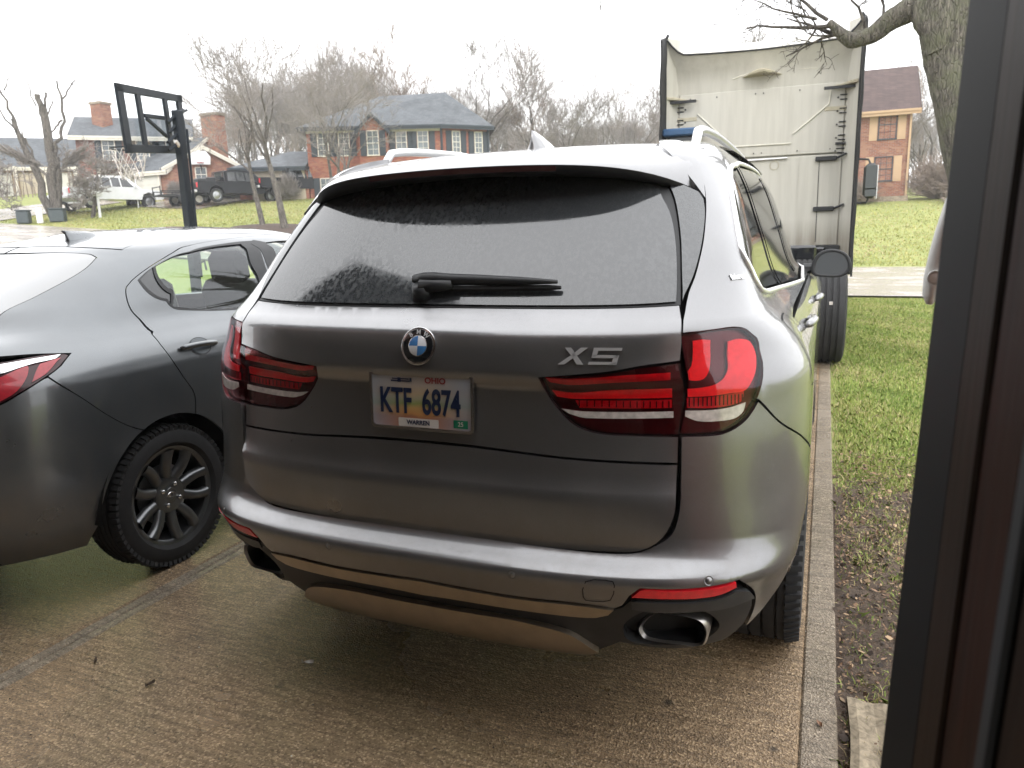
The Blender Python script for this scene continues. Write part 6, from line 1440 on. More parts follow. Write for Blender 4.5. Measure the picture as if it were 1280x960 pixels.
    V, F_ = knobby(W([(1.90, 6.75, 2.98), (1.80, 6.72, 3.22), (1.68, 6.75, 3.36), (1.56, 6.77, 3.34), (1.42, 6.78, 3.26), (1.28, 6.78, 3.17), (1.14, 6.78, 3.14), (1.02, 6.78, 3.22), (.92, 6.8, 3.34)]), [.19, .15, .115, .10, .085, .075, .072, .055, .035], 14, 5, .14); b.add(V, F_)
    V, F_ = knobby(W([(1.62, 6.77, 3.36), (1.60, 6.77, 3.46), (1.58, 6.78, 3.56)]), [.085, .06, .02], 12, 9, .1); b.add(V, F_)
    V, F_ = knobby(W([(2.0, 6.74, 3.4), (2.3, 6.9, 4.2), (2.9, 7.1, 5.2)]), [.16, .10, .05], 12, 7); b.add(V, F_)
    b.put('trunk', 'bark_moss', T_, smooth=True)
    tn = []; R2 = random.Random(4)
    def twig(p, d, L, r, lv):
        p = np.array(p, float); d = np.array(d, float); d /= np.linalg.norm(d); pts = [p]; rr = [r]
        for i in range(6): d = d+np.array([R2.gauss(0, .17), R2.gauss(0, .12), R2.gauss(0, .17)]); d /= np.linalg.norm(d); p = p+d*L/6; pts.append(p); rr.append(r*(1-.7*(i+1)/6))
        tn.append((pts, rr))
        if lv > 0:
            for j in range(R2.randint(3, 5)): i = R2.randint(1, 6); twig(pts[i], d*.6+np.array([R2.gauss(0, .6), R2.gauss(0, .5), R2.gauss(.1, .5)]), L*R2.uniform(.35, .65), rr[i]*.62, lv-1)
    for p, d, L, r in (((.95, 6.8, 3.30), (-1, 0, .12), .85, .024), ((1.02, 6.8, 3.22), (-1, .1, -.02), .55, .020), ((1.10, 6.8, 3.17), (-.9, 0, .75), .7, .022), ((1.25, 6.8, 3.2), (-.3, 0, 1), .5, .018), ((1.4, 6.8, 3.28), (-.1, .1, 1), .45, .016), ((.9, 6.8, 3.36), (-.8, .2, .5), .8, .020), ((1.55, 6.8, 3.4), (.1, 0, 1), .5, .015), ((.8, 6.8, 3.38), (-1, -.2, .05), .7, .016),
        ((2.0, 6.8, 4.4), (-1, .2, .2), 1.8, .05), ((2.1, 6.8, 5.0), (.6, .3, .8), 1.6, .05), ((2.15, 6.75, 2.3), (.8, .1, .4), .5, .012)): twig(W([p])[0], d, L, r, 3)
    # hanging tips across the top of the sky
    for k in range(16):
        x = -1.6+2.6*k/15+R2.uniform(-.1, .1); twig(W([(x, 7.1, 4.05+R2.uniform(-.1, .15))])[0], (R2.uniform(-.5, .2), 0, -1), R2.uniform(.25, .55), .006, 1)
    link('twigs', tube_mesh('twigs', tn, 4, .0022, 'bark'), T_)
    # background woods: a handful of grown trees, copied and turned
    protos = []
    for i, (h, sp, mlt, tw) in enumerate(((11, .62, 1, 'twig'), (12, .66, 2, 'twig'), (10, .55, 1, 'twig_warm'), (13, .60, 1, 'twig'), (10, .70, 3, 'twig'), (12, .52, 2, 'twig'))):
        tk, tn = branchset(5, 100+i, h, .17, sp, .34, (3, 5), 0, mlt, l0=h*.36, gnarl=.13, maxseg=2800); protos.append((h, tube_mesh('trunk', tk, 5, .015, 'bark'), tube_mesh('crown', tn, 3, .0095, tw)))
    R3 = random.Random(12); spots = []
    # (azimuth px in the 1280 frame only used to spread them evenly; real ground positions are computed below)
    special = [(-33.5, 50, 12.5, 'broad bare tree rising behind the left brick house'), (-27.5, 49, 12.5, 'bare tree with upswept limbs behind the garage wing of the orange brick house'), (-25, 55, 13.0, 'tallest bare tree left of the grey hip roof'), (-17.2, 52, 9.0, 'bare tree just behind the right end of the orange brick house'),
               (-9.6, 44, 7.6, 'bare spreading tree right of the orange brick house'), (-4.0, 43, 9.6, 'tall bare tree immediately left of the truck cab'), (6.2, 52, 9., 'bare crooked tree behind the right gable end of the brown brick house'), (-21.5, 58, 12.5, 'bare tree above the middle of the grey hip roof'), (-13.5, 56, 8.5, 'thin bare tree between the hip roof and the wood')]
    for x, y, h, lab in special: spots.append((x, y, h, lab, None))
    for k in range(160):
        th = radians(-62+82*((k+R3.random())/160)); D = R3.uniform(64, 98); x = 1+D*sin(th); y = -1.7+D*cos(th)
        dg = math.degrees(th); elev = float(np.interp(dg, [-62, -50, -46, -41, -33, -26, -20, -5, 3, 20], [.085, .085, .11, .215, .245, .20, .17, .165, .14, .14]))*R3.uniform(.72, 1.02)
        hh = max(3.5, 1.43+elev*D-gl(x, y)); spots.append((x, y, hh, 'grey bare tree in the misty wood behind the houses', 'bare trees of the wood'))
    for i, (x, y, h, lab, grp) in enumerate(spots):
        ph, tm, cm = protos[(i*5+3) % 6 if grp else (i+1) % 6 if i % 6 != 4 else 3]; s = h/ph
        t = thing('bare_tree', lab, 'tree', (x, y, gl(x, y)), R3.uniform(0, 6.28), grp); w_ = R3.uniform(1.0, 1.3); t.scale = (s*w_, s*w_, s); link('trunk', tm, t); link('crown', cm, t)
    # undergrowth of the wood
    tn = []; R4 = random.Random(8)
    for k in range(1800):
        th = radians(-62+84*R4.random()); D = R4.uniform(58, 96); x = 1+D*sin(th); y = -1.7+D*cos(th); z = gl(x, y); h = R4.uniform(1.2, 4.5)*(.55 if math.degrees(th) < -46 else 1); a = R4.gauss(0, .25)*h
        tn.append(([np.array([x, y, z]), np.array([x+a*.4, y, z+h*.5]), np.array([x+a, y, z+h])], [.05, .035, .015]))
    link('woodland_undergrowth', tube_mesh('woodland_undergrowth', tn, 3, .02, 'twig_warm'), kind='stuff', label='brown saplings and undergrowth filling the misty wood', cat='undergrowth')
    # shrubs
    def shrub(x, y, w, h, lab, tw, sd, dens_=260, name='shrub', ball=False):
        R5 = random.Random(sd); S_ = thing(name, lab, 'shrub', (x, y, gl(x, y))); tn = []
        for k in range(dens_):
            a = R5.uniform(0, 2*pi); e = R5.uniform(.1, 1.35); L = R5.uniform(.7, 1.); d = np.array([cos(a)*cos(e)*w, sin(a)*cos(e)*w, sin(e)*h])*L; p = np.array([cos(a)*.1, sin(a)*.1, h*.12 if ball else 0]); tn.append(([p, p+d*.5+np.array([R5.gauss(0, .06), R5.gauss(0, .06), .08]), p+d*.8+np.array([R5.gauss(0, .06), R5.gauss(0, .06), 0]), p+d], [.018, .013, .010, .005]))
            for j in range(3): q = p+d*R5.uniform(.5, .9); tn.append(([q, q+np.array([R5.gauss(0, .18)*w, R5.gauss(0, .18)*w, R5.uniform(0, .22)*h])], [.009, .004]))
        link('stems', tube_mesh('stems', tn, 3, .009, tw), S_)
    shrub(2.3, 40.4, 1.15, 1.5, 'brown twiggy shrub against the brown brick house under its lower window', 'twig_warm', 1); shrub(1.1, 40.2, .9, 1.3, 'brown twiggy shrub close to the truck mirror', 'twig_warm', 2)
    shrub(5.9, 41.5, 1.7, 2.4, 'large brown shrub beyond the right corner of the brown brick house', 'twig_warm', 3, 420); shrub(7.2, 39.5, 1.5, 1.2, 'low reddish brush pile at the right end of the lawn', 'twig_warm', 4, 300)
    shrub(-28.9, 36.2, .78, 1.55, 'round clipped bare shrub in front of the pale garage doors', 'twig', 5, 420, 'round_shrub', True); shrub(-34.6, 33.3, .75, 1.3, 'round clipped shrub before the white garage door', 'twig', 6, 380, 'round_shrub', True); shrub(-33.6, 36.2, 1.2, 1.1, 'low green grey bush under the gable window', 'bush_green', 7, 420)
M['bush_green'] = simple('bush_green', (.10, .12, .06), .9, 0, .3, 2)
M['gable_siding'] = simple('gable_siding', (.035, .03, .028), .8)
# ------------------------------------------------------------------ basketball hoop
def build_hoop():
    A = thing('basketball_hoop', 'black basketball hoop with clear backboard on a pole beyond the saloon car', 'basketball hoop', (-7.25, 6.5, float(GZ(-7.25, 6.5))-.03))
    TL, TR_, BR_, BL_ = [np.array(p) for p in ((-6.95, 5.30, 3.262), (-7.69, 7.07, 3.436), (-7.60, 7.0, 2.63), (-6.87, 5.24, 2.503))]
    # a true flat board: centre, side and up vectors
    c = (TL+TR_+BR_+BL_)/4; rt = (TR_-TL); rt[2] *= 1; rt /= np.linalg.norm(rt); up = np.array([.0, 0, 1.])+.02*rt; up -= rt*(up@rt); up /= np.linalg.norm(up); nn = np.cross(rt, up)   # nn points to the playing side or back
    W, H_ = 1.90, .80; R = np.stack([rt, up, nn], 1); X = lambda u, v, w=0.: c+rt*(u-.5)*W+up*(.5-v)*H_+nn*w
    def bar(nm, u0, v0, u1, v1, th, par, dz=0., dp=.035):
        a = X(u0, v0, dz); b = X(u1, v1, dz); d = b-a; L = np.linalg.norm(d); d /= L; s = np.cross(nn, d); return MB().box((a+b)/2, (L, th, dp), np.stack([d, s, nn], 1), bev=.006).put(nm, 'hoop', par, world=True)
    bd = MB().box(c, (W*.98, H_*.98, .008), R).put('backboard', 'board_clear', A, world=True)
    for a in ((0, .06, 1, .06, .095), (0, .93, 1, .93, .10), (.04, 0, .04, 1, .16), (.945, 0, .945, 1, .15), (.285, .1, .285, .9, .11), (.70, .1, .70, .9, .11), (.33, .42, .66, .42, .05)): bar('frame_bar', *a, bd, .03)
    bar('frame_bar', .34, .46, .62, .72, .045, bd, .05); 
    sgn = 1 if nn @ (np.array([1, -1.7, 1.4])-c) > 0 else -1
    # pole and lifting arms behind the board
    pz = float(GZ(-7.25, 6.5)); p0 = np.array([-7.25, 6.55, pz]); p1 = np.array([-7.25, 6.55, 3.15])
    MB().box((p0+p1)/2, (.115, .115, p1[2]-p0[2]), bev=.012).put('pole', 'hoop', A, world=True)
    MB().box(p0+np.array([0, 0, .02]), (.35, .35, .04)).put('base_plate', 'hoop', A, world=True)
    for dz in (.0, .16): 
        for s in (-.06, .06): MB().tube([p1+np.array([0, 0, -.05-dz*2.6]), p1+np.array([-.10, .25, .05-dz*2.6])+rt*s], .018, 6).put('rear_arm', 'hoop', A, world=True)
    for k, (u, v, dzz) in enumerate(((.62, .50, -.10), (.62, .66, -.22), (.56, .82, -.38), (.56, .95, -.52))):
        a = X(u, v, sgn*.10); b = p1+np.array([0, 0, .06+dzz*.9]); MB().tube([a, b], .022, 8).put('lift_arm', 'hoop', A, world=True)
    MB().tube([X(.62, .80, sgn*.16), X(.72, 1.06, sgn*.22)], .028, 10).put('spring_cylinder', 'lamp_white', A, world=True)
    MB().tube([p0+np.array([.10, .02, .9]), p0+np.array([.10, .02, 1.5]), p1+np.array([.12, .02, -.25])], .016, 8).put('crank_rod', 'hoop', A, world=True)
    MB().tube([p0+np.array([.10, .0, 1.1]), p0+np.array([.22, -.02, 1.12]), p0+np.array([.24, -.02, 1.0])], .014, 6).put('crank_handle', 'hoop', A, world=True)
    # rim on the playing side
    rc = X(.5, .88, -sgn*.38); rc[2] -= .02; b = MB(); b.tube([rc+np.array([.225*cos(t), .225*sin(t), 0]) for t in np.linspace(0, 2*pi, 30)], .010, 6, False); b.box(X(.5, .90, -sgn*.08), (.16, .14, .14), R); rm = b.put('rim', 'hoop', A, world=True)
    n = MB()
    for k in range(12):
        for d in (1, -1):
            pts = [rc+np.array([(.225-.10*t)*cos(2*pi*k/12+d*t*1.1), (.225-.10*t)*sin(2*pi*k/12+d*t*1.1), -.40*t]) for t in np.linspace(0, 1, 5)]; n.tube(pts, .004, 3, False)
    n.put('net', 'lamp_white', rm, world=True)
M['board_clear'] = clear_glass('clear_board', (.93, .95, .96), .0)

# ------------------------------------------------------------------ tractor cab seen from behind
def build_truck():
    A = thing('tractor_unit', 'cream semi truck tractor with tall sleeper cab at the far end of the driveway', 'truck', (.08, 9.35, 0), radians(1.5))
    # local frame: x right, y forward, cab back wall at y = 0
    def L(b, nm, mt, par=A, **k): return b.put(nm, mt, par, **k)
    w = 1.175; zb, zt = 1.12, 3.60
    # cab body shell: side walls, front, roof fairing rising forward
    b = MB(); prof = [(.02, zb), (2.9, zb-.2), (3.3, 1.5), (2.9, 2.3), (1.9, 3.35), (.6, 3.9), (.02, 3.55)]
    b.prism(prof, -w, w, 'x'); L(b, 'cab_body', 'cab')
    # hood and front, wheels
    b = MB(); b.prism([(2.9, .55), (5.0, .55), (5.1, 1.35), (4.7, 1.75), (3.0, 1.95)], -.75, .75, 'x'); L(b, 'bonnet', 'cab')
    # back wall: upper and lower sheet with gap, beads, hinges
    b = MB(); b.box((0, -.012, (zb+2.30)/2), (2.10, .03, 2.30-zb-.012), bev=.008); lw = L(b, 'lower_back_panel', 'cab')
    b = MB(); b.box((0, -.014, (2.312+3.18)/2), (2.10, .03, 3.18-2.312), bev=.008); uw = L(b, 'upper_back_panel', 'cab')
    for x in (-.55, .0, .52): L(MB().box((x, -.030, 1.70), (.012, .006, 1.12)), 'pressed_rib', 'cab', lw)
    L(MB().box((.78, -.030, 1.72), (.008, .006, 1.10)), 'panel_seam', 'black_plastic', lw); L(MB().box((-.78, -.030, 1.72), (.008, .006, 1.10)), 'panel_seam', 'black_plastic', lw)
    # light beads of sealer on the upper sheet
    for pts in ([(-.42, 2.46), (.42, 2.46)], [(-.44, 2.58), (-.80, 2.92)], [(.44, 2.58), (.62, 2.72), (.86, 2.92), (.88, 3.10)], [(-.35, 3.33), (-.1, 3.40), (.3, 3.40), (.7, 3.37)]):
        L(MB().tube([(x, -.036, z) for x, z in pts], .010, 6), 'sealer_bead', 'cab_line', uw)
    for sx in (-1, 1):
        L(MB().box((sx*.94, -.030, 2.86), (.26, .012, .05), bev=.004), 'label_plate', 'cab_shade', uw)
        for k in (-.9, -.5, -.1, .15, .5, .9): pass
    b = MB()
    for x in (-.98, -.9, -.55, -.05, .05, .5, .9, .98):
        for z in (3.12, 2.36): b.box((x, -.036, z), (.014, .010, .014))
    L(b, 'rivets', 'black_plastic', uw)
    # flared side fairings curling back, with black rubber edges
    for sx in (-1, 1):
        b = MB(); V = []; zs = np.linspace(.95, 3.90, 22)
        for z in zs:
            t = (z-.95)/3.03; ex = .03+.10*max(0, t-.75)*2; tp = 3.98 - .0
            V += [(sx*(1.05), -.002, z), (sx*(1.13), -.10, z), (sx*(1.185+ex*.4), -.22, z), (sx*(1.20+ex*.5), -.24, z), (sx*1.21, .05, z), (sx*1.19, .9, min(z, 3.7))]
        m = 6; b.add(V, [(i*m+j, i*m+j+1, (i+1)*m+j+1, (i+1)*m+j) for i in range(21) for j in range(m-1)]); L(b, 'side_fairing', 'cab', smooth=False)
        b = MB(); b.tube([(sx*(1.215+.02*max(0, (z-3.2))), -.245, z) for z in np.linspace(.75, 3.84, 14)] + [(sx*1.18, -.22, 3.93)], [.028]*14+[.02], 8); L(b, 'rubber_edge', 'rubber')
        b = MB(); V = []
        for z in np.linspace(.80, 3.86, 24): bw = .006*sin(z*9); V += [(sx*1.225+bw, -.20, z), (sx*1.235+bw, -.40, z), (sx*1.225+bw, -.56, z-.06), (sx*1.200+bw, -.56, z-.06), (sx*1.205+bw, -.40, z), (sx*1.20+bw, -.20, z)]
        b.add(V, [(i*6+j, i*6+(j+1) % 6, (i+1)*6+(j+1) % 6, (i+1)*6+j) for i in range(23) for j in range(6)]+[(0, 1, 2, 3, 4, 5), tuple(23*6+j for j in (5, 4, 3, 2, 1, 0))]); L(b, 'side_extender', 'rubber')
    # roof fairing: curved hood over the back wall, dipping in the middle
    b = MB(); V = []; xs = np.linspace(-1.2, 1.2, 33)
    for x in xs:
        e = abs(x)/1.2; crest = 3.64+.035*e*e+.20*(max(0, e-.80)/.20)**1.6
        for k, (y, z) in enumerate(((-.02, 3.18), (-.03, 3.30), (-.06, (3.3+crest)/2), (-.16-.06*e, crest-.02), (-.17-.06*e, crest), (.5, crest+.05), (1.2, 3.75))): V.append((x, y, z))
    b.add(V, [(i*7+j, i*7+j+1, (i+1)*7+j+1, (i+1)*7+j) for i in range(32) for j in range(6)]); L(b, 'roof_fairing', 'cab', smooth=True)
    b = MB(); b.tube([V[i*7+4] for i in range(33)], .012, 6); L(b, 'fairing_lip', 'black_plastic')
    # clearance light hoods: centre, and one at each upper corner
    for cx, cz, ww in ((.02, 3.34, .25), (-1.0, 3.10, .20), (.98, 3.12, .20)):
        b = MB(); V = []
        for i in range(17):
            e = -1+i/8; hgt = .10*max(0, cos(e*pi/2))**1.2 ; 
            if abs(cx) > .5: hgt = .10*(.5+.5*e*(1 if cx > 0 else -1))**1.5
            V += [(cx+e*ww, -.03, cz+hgt), (cx+e*ww, -.04-.20*(hgt/.1), cz+hgt*.45), (cx+e*ww, -.04-.19*(hgt/.1), cz-.004+hgt*.2), (cx+e*ww, -.03, cz-.004)]
        b.add(V, [(i*4+j, i*4+(j+1) % 4, (i+1)*4+(j+1) % 4, (i+1)*4+j) for i in range(16) for j in range(4)]+[(0, 1, 2, 3), (67, 66, 65, 64)]); o = L(b, 'light_hood', 'cab_shade', smooth=False)
        if abs(cx) < .5: L(MB().box((cx, -.145, cz+.03), (.09, .01, .035), bev=.004), 'clearance_light', 'black_plastic', o)
        else: L(MB().box((cx, -.135, cz-.02), (.38, .03, .035)), 'hood_shadow_strip', 'black_plastic', o)
    # vent slots down both sides
    for sx in (-1, 1):
        b = MB()
        for k in range(5):
            z = 3.02-.165*k
            for dz in (0, .055): b.box((sx*1.03, -.035, z-dz), (.085, .02, .014), bev=.003)
            b.box((sx*.965, -.035, z-.03), (.02, .02, .018))
        L(b, 'vent_slots', 'black_plastic', kind='stuff')
    # latches and tube on the right
    for z in (2.24, 1.60): 
        L(MB().box((.86, -.05, z), (.26, .05, .06), bev=.01), 'door_latch', 'black_plastic'); L(MB().tube([(.98, -.05, z), (1.10, -.09, z+.05)], .016, 6), 'latch_strut', 'black_plastic')
    L(MB().box((1.02, -.05, 2.42), (.12, .03, .03)), 'door_latch', 'black_plastic')
    L(MB().tube([(-.75, -.045, 2.26), (.38, -.045, 2.275)], .014, 8), 'grab_bar', 'satin_rail'); L(MB().lathe([(-.034, .052), (-.036, .056), (-.034, .060)], (.22, 0, 2.19), 'y', 20), 'ring_mark', 'cab_shade')
    L(MB().lathe([(-.034, .048), (-.038, .044), (-.038, .001)], (.235, 0, 1.46), 'y', 24), 'red_sticker', 'red_mid')
    L(MB().box((0, -.03, zb-.03), (2.16, .10, .07), bev=.01), 'bottom_rail', 'black_plastic')
    # blue air-line rack top left
    b = MB(); b.box((-.93, -.28, 2.66), (.56, .30, .10), bev=.02); rk = L(b, 'rack', 'blue_gear'); L(MB().tube([(-1.1, -.30, 2.62), (-1.05, -.34, 2.50), (-.93, -.34, 2.48), (-.85, -.30, 2.62)], .03, 8), 'hose', 'black_gloss', rk); L(MB().box((-.97, -.30, 2.55), (.36, .20, .12), bev=.03), 'air_tank', 'grey_plastic', rk)
    # chassis, deck, rear wheels
    b = MB(); [b.box((sx*.42, -1.6, .92), (.09, 4.6, .26)) for sx in (-1, 1)]; b.box((0, -2.8, 1.02), (.9, .5, .14)); b.box((0, -.5, .96), (1.5, .7, .05)); L(b, 'chassis', 'black_plastic')
    b = MB(); b.box((.62, -.6, 1.00), (.34, .5, .30), bev=.03); b.box((.45, -.35, 1.03), (.9, .14, .16), bev=.02); L(b, 'battery_box', 'black_gloss')
    L(MB().box((.62, -3.38, .80), (.20, .04, .10), bev=.01), 'tail_light', 'red_mid'); L(MB().box((.9, -3.4, .68), (.03, .02, .03)), 'marker_light', 'lamp_white')
    L(MB().box((0, -3.42, .78), (1.5, .05, .22), bev=.01), 'rear_crossmember', 'black_plastic')
    def dual(x, y, nm='wheel', wd=.52):
        hub = bpy.data.objects.new(nm, None); COL.objects.link(hub); hub.parent = A; hub.location = (x, y, .50); s = wd/2; pr = [(-s, .30), (-s, .44), (-s*.93, .488), (-s*.85, .50)]
        for k in range(-3, 4): pr += [(s*.22*k-.012, .50), (s*.22*k-.010, .486), (s*.22*k+.010, .486), (s*.22*k+.012, .50)]
        pr += [(s*.85, .50), (s*.93, .488), (s, .44), (s, .30)]
        MB().lathe(pr, (0, 0, 0), 'x', 48).put('tyre', 'rubber', hub, auto=35); MB().lathe([(-s*.9, .30), (-s*.5, .28), (s*.5, .28), (s*.9, .30), (s*.6, .2), (s*.7, .10), (s*.95, .001)], (0, 0, 0), 'x', 32).put('rim', 'satin_rail', hub, auto=35)
    for y in (-2.65, -1.35):
        for sx in (-1, 1): dual(sx*.80, y)
    for sx in (-1, 1): dual(sx*1.0, 3.6, wd=.30)
    for sx in (-1, 1):   # mud flaps
        L(MB().box((sx*.93, -3.56, .55), (.58, .012, .55)), 'mud_flap', 'rubber') if sx < 0 else None
    # mirrors
    for sx in (1, -1):
        b = MB(); b.box((sx*1.54, 1.9, 2.02), (.20, .16, .52), bev=.06); mo = L(b, 'door_mirror', 'black_plastic', auto=60); L(MB().box((sx*1.54, 1.812, 2.08), (.15, .01, .34), bev=.004), 'mirror_glass', 'mirror', mo); L(MB().box((sx*1.54, 1.812, 1.84), (.15, .01, .10), bev=.004), 'wide_mirror', 'mirror', mo)
        L(MB().tube([(sx*1.18, 2.0, 2.38), (sx*1.50, 1.95, 2.34), (sx*1.54, 1.92, 2.25)], .018, 6), 'mirror_arm', 'black_plastic', mo); L(MB().tube([(sx*1.18, 2.0, 1.70), (sx*1.50, 1.95, 1.70), (sx*1.54, 1.92, 1.80)], .018, 6), 'mirror_arm', 'black_plastic', mo)
        L(MB().box((sx*1.63, 1.93, 2.0), (.02, .15, .50), bev=.008), 'mirror_edge', 'satin_rail', mo)
M['cab_shade'] = simple('cab_shaded', (.44, .40, .30), .5, 0, .15, 8)  # cab paint darkened: shading painted into the light hoods; also plates and ring

# ------------------------------------------------------------------ pickups, trailer and small things across the street
def pickup(name, label, loc, rz, mt, bed_gear=False, group=None):
    A = thing(name, label, 'pickup truck', loc, rz, group)      # local: x forward, y left, wheels on z = 0
    w = .93; b = MB()
    low = [(-2.65, .55), (-2.65, .98), (-2.6, 1.12), (-.95, 1.12), (.95, 1.12), (1.35, 1.10), (2.35, 1.02), (2.62, .85), (2.65, .55), (2.15, .50), (2.05, .80), (1.75, .93), (1.40, .80), (1.28, .50), (-1.15, .50), (-1.28, .80), (-1.60, .93), (-1.92, .80), (-2.03, .50)]
    n = len(low); V = [(x, s*w*(1-.04*(z > 1.05)), z) for s in (-1, 1) for x, z in low]
    b.add(V, [tuple(range(n))[::-1], tuple(range(n, 2*n))]+[(i, (i+1) % n, n+(i+1) % n, n+i) for i in range(n)]); body = b.put('body', mt, A, auto=40)
    cab = [(-1.0, 1.12), (-.95, 1.72), (-.75, 1.80), (.35, 1.80), (.62, 1.74), (1.32, 1.12)]; n = len(cab)
    b = MB(); V = [(x, s*(w-.03-.16*(z-1.12)/.68), z) for s in (-1, 1) for x, z in cab]; b.add(V, [tuple(range(n))[::-1], tuple(range(n, 2*n))]+[(i, (i+1) % n, n+(i+1) % n, n+i) for i in range(n)]); b.put('cab', mt, A, auto=40)
    for s in (-1, 1):
        for q in ([(-.88, 1.18), (-.82, 1.66), (-.42, 1.68), (-.40, 1.18)], [(-.32, 1.18), (-.32, 1.68), (.12, 1.68), (.14, 1.18)], [(.22, 1.18), (.20, 1.68), (.48, 1.66), (.92, 1.18)]):
            V = [(x, s*(w-.022-.16*(z-1.12)/.68), z) for x, z in q]; MB().add(V+[(x, y-s*.02, z) for x, y, z in V], [(0, 1, 2, 3), (4, 5, 6, 7)]+[(i, (i+1) % 4, 4+(i+1) % 4, 4+i) for i in range(4)]).put('side_window', 'dark_glass', A)
        MB().box((.98, s*(w+.06), 1.22), (.10, .16, .16), bev=.03).put('door_mirror', mt, A)
        MB().box((-2.655, s*.82, .93), (.03, .14, .26), bev=.008).put('tail_light', 'red', A); MB().box((2.62, s*.74, .86), (.06, .30, .16), bev=.02).put('headlight', 'lamp_white', A)
    MB().box((-.985, 0, 1.45), (.03, 1.45, .46), roty(-.07)).put('rear_window', 'dark_glass', A); MB().box((.985, 0, 1.46), (.03, 1.5, .80), roty(-.83)).put('windscreen', 'dark_glass', A)
    MB().box((-1.8, 0, 1.125), (1.5, 1.62, .01)).put('bed', 'void', A); MB().box((-2.72, 0, .60), (.12, 1.7, .16), bev=.03).put('bumper', 'satin_rail', A)
    MB().box((-2.667, .0, .84), (.012, 1.4, .42)).put('tailgate', mt, A); MB().box((-2.68, 0, .80), (.012, .31, .16)).put('number_plate', 'maroon', A)
    for x in (-1.6, 1.72):
        for s in (-1, 1):
            hub = bpy.data.objects.new('wheel', None); COL.objects.link(hub); hub.parent = A; hub.location = (x, s*.80, .385)
            MB().lathe([(-.12, .24), (-.125, .34), (-.09, .385), (.09, .385), (.125, .34), (.12, .24)], (0, 0, 0), 'y', 28).put('tyre', 'rubber', hub, auto=35)
            MB().lathe([(s*.10, .25), (s*.05, .22), (s*.07, .12), (s*.11, .10), (s*.12, .001)], (0, 0, 0), 'y', 20).put('rim', 'rim_silver', hub, auto=35)
    if bed_gear:
        for k, (x, y, z, d) in enumerate(((-1.5, .2, 1.28, (.6, .5, .3)), (-2.2, -.2, 1.22, (.5, .7, .2)))): MB().box((x, y, z), d, bev=.05).put('bed_load', 'black_plastic', A)
        MB().tube([(-1.05, -.8, 1.1), (-1.05, -.8, 1.72), (-1.05, .8, 1.72), (-1.05, .8, 1.1)], .03, 6).put('rack', 'black_plastic', A)
    return A
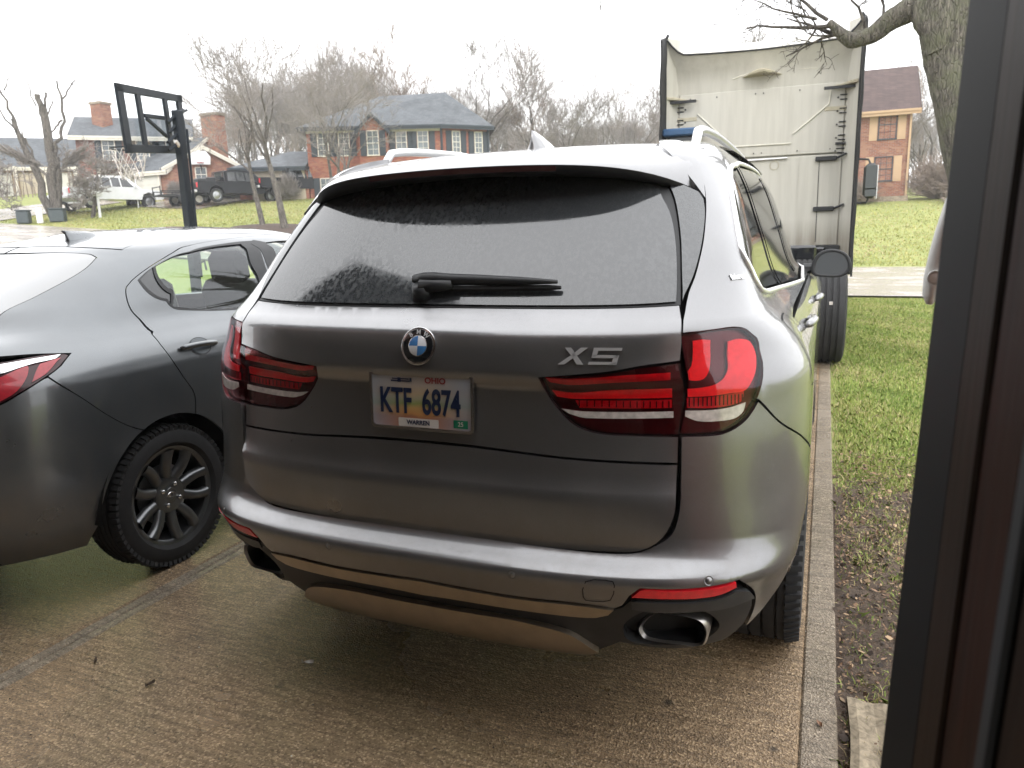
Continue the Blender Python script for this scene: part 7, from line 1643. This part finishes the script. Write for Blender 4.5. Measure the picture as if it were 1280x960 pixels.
def build_far():
    g = lambda x, y: float(GZ(x, y))
    pickup('pickup_truck', 'white crew cab pickup parked side on in the left driveway', (-36.6, 30.4, g(-36.6, 30.4)-.02), radians(78), 'white_paint')
    pickup('pickup_truck', 'black crew cab pickup with a loaded bed parked before the left brick house', (-31.3, 34.6, g(-31.3, 34.6)-.02), radians(66), 'black_paint', True)
    pickup('pickup_truck', 'dark pickup half hidden behind the two lawn trees', (-29.2, 37.6, g(-29.2, 37.6)-.02), radians(60), 'black_paint', False)
    # low utility trailer
    x, y = -33.3, 32.6; A = thing('utility_trailer', 'low black utility trailer with small white wheel hubs between the two pickups', 'trailer', (x, y, g(x, y)), radians(62))
    MB().box((0, 0, .55), (3.1, 1.5, .09)).put('deck', 'black_plastic', A)
    b = MB()
    for s in (-1, 1): b.box((0, s*.75, .78), (3.1, .05, .05)); [b.box((q, s*.75, .66), (.05, .05, .26)) for q in (-1.5, -.5, .5, 1.5)]
    b.box((-1.55, 0, 1.0), (.05, 1.5, .05)); b.box((-1.55, -.75, .8), (.05, .05, .5)); b.box((-1.55, .75, .8), (.05, .05, .5)); b.put('side_rail', 'black_plastic', A)
    MB().tube([(1.5, -.4, .5), (2.6, 0, .5), (1.5, .4, .5)], .04, 6).put('drawbar', 'black_plastic', A)
    for q in (-.35, .45):
        for s in (-1, 1):
            h = bpy.data.objects.new('wheel', None); COL.objects.link(h); h.parent = A; h.location = (q, s*.86, .33)
            MB().lathe([(-.09, .2), (-.095, .29), (-.07, .33), (.07, .33), (.095, .29), (.09, .2)], (0, 0, 0), 'y', 24).put('tyre', 'rubber', h, auto=35); MB().lathe([(s*.09, .21), (s*.04, .18), (s*.08, .001)], (0, 0, 0), 'y', 18).put('rim', 'lamp_white', h, auto=35)
    # white trailer tail by the pickup
    x, y = -37.9, 28.6; A = thing('boat_trailer', 'small white trailer at the tail of the white pickup', 'trailer', (x, y, g(x, y)), radians(34))
    MB().box((0, 0, .75), (1.5, 1.3, .42), bev=.10).put('box', 'white_paint', A); MB().box((0, 0, .5), (1.9, .9, .08)).put('frame', 'satin_rail', A)
    for s in (-1, 1): MB().lathe([(-.08, .12), (-.08, .26), (.08, .26), (.08, .12)], (0, s*.62, .28), 'y', 20).put('wheel', 'rubber', A)
    # mailbox post, utility pedestals
    x, y = -34.4, 27.7; A = thing('mailbox_post', 'white mailbox post at the kerb in front of the white pickup', 'mailbox', (x, y, g(x, y)-.03)); MB().box((0, 0, .55), (.10, .10, 1.1), bev=.01).put('post', 'white_paint', A)
    b = MB(); b.box((0, 0, 1.18), (.22, .50, .16), bev=.02); b.lathe([(-.25, .001), (-.25, .11), (.25, .11), (.25, .001)], (0, 0, 1.26), 'y', 16); b.put('box', 'white_paint', A)
    x, y = -35.6, 31.3; A = thing('lamp_post', 'slim white lamp post standing behind the white pickup', 'lamp post', (x, y, g(x, y)-.03)); MB().tube([(0, 0, 0), (0, 0, 1.9)], .035, 8).put('post', 'white_paint', A); MB().box((0, 0, 2.05), (.18, .18, .28), bev=.03).put('lantern', 'lamp_white', A)
    for x, y, w, lab in ((-36.4, 24.95, .55, 'dark utility box at the left of the three on the lawn'), (-35.2, 25.9, .7, 'widest dark utility box on the left lawn, nearest the pollarded tree')):
        A = thing('utility_box', lab, 'utility box', (x, y, g(x, y)-.03), .6); MB().box((0, 0, .32), (w, .5, .62), bev=.04).put('cabinet', 'bin', A); MB().box((0, 0, .66), (w+.06, .56, .06), bev=.02).put('lid', 'bin', A)
    x, y = -35.6, 25.2; A = thing('utility_pedestal', 'pale grey green utility pedestal between the dark boxes on the left lawn', 'utility box', (x, y, g(x, y)-.03)); MB().box((0, 0, .40), (.26, .22, .8), bev=.04).put('cabinet', 'pale_plastic', A)
    # second hoop, white board on the neighbour's gable wall
    A = thing('wall_hoop', 'white basketball backboard on the brick gable behind the black hoop', 'basketball hoop', (-34.75, 35.55, g(-34.75, 35.55)), radians(43)); b = MB()
    b.prism([(-.55, 2.05), (-.6, 2.5), (-.35, 2.85), (.35, 2.85), (.6, 2.5), (.55, 2.05)], -.03, .03, 'y'); b.put('backboard', 'white_paint', A); MB().tube([(.22*cos(t), -.30+.22*sin(t), 2.12) for t in np.linspace(0, 2*pi, 16)], .02, 5, False).put('rim', 'maroon', A); MB().tube([(0, .05, 2.3), (0, .35, 1.6), (0, .35, .0)], .04, 6).put('pole', 'hoop', A)
def build_haze():
    b = MB(); b.box((-20, 40, 11.5), (200, 190, 30)); o = b.put('haze', 'haze', kind='stuff', label='thin mist of a wet winter day', cat='haze')
g_ = bpy.data.materials.new('haze'); g_.use_nodes = True; g_.node_tree.nodes.clear()
_o = g_.node_tree.nodes.new('ShaderNodeOutputMaterial'); _v = g_.node_tree.nodes.new('ShaderNodeVolumePrincipled')
_v.inputs['Color'].default_value = (.93, .95, .97, 1); _v.inputs['Density'].default_value = .0013
g_.node_tree.links.new(_v.outputs[0], _o.inputs['Volume']); M['haze'] = g_
for fn in (build_ground, build_garage, build_suv, build_sedan, build_truck, build_hoop, build_houses, build_far, build_trees, build_grass, build_haze):
    fn()
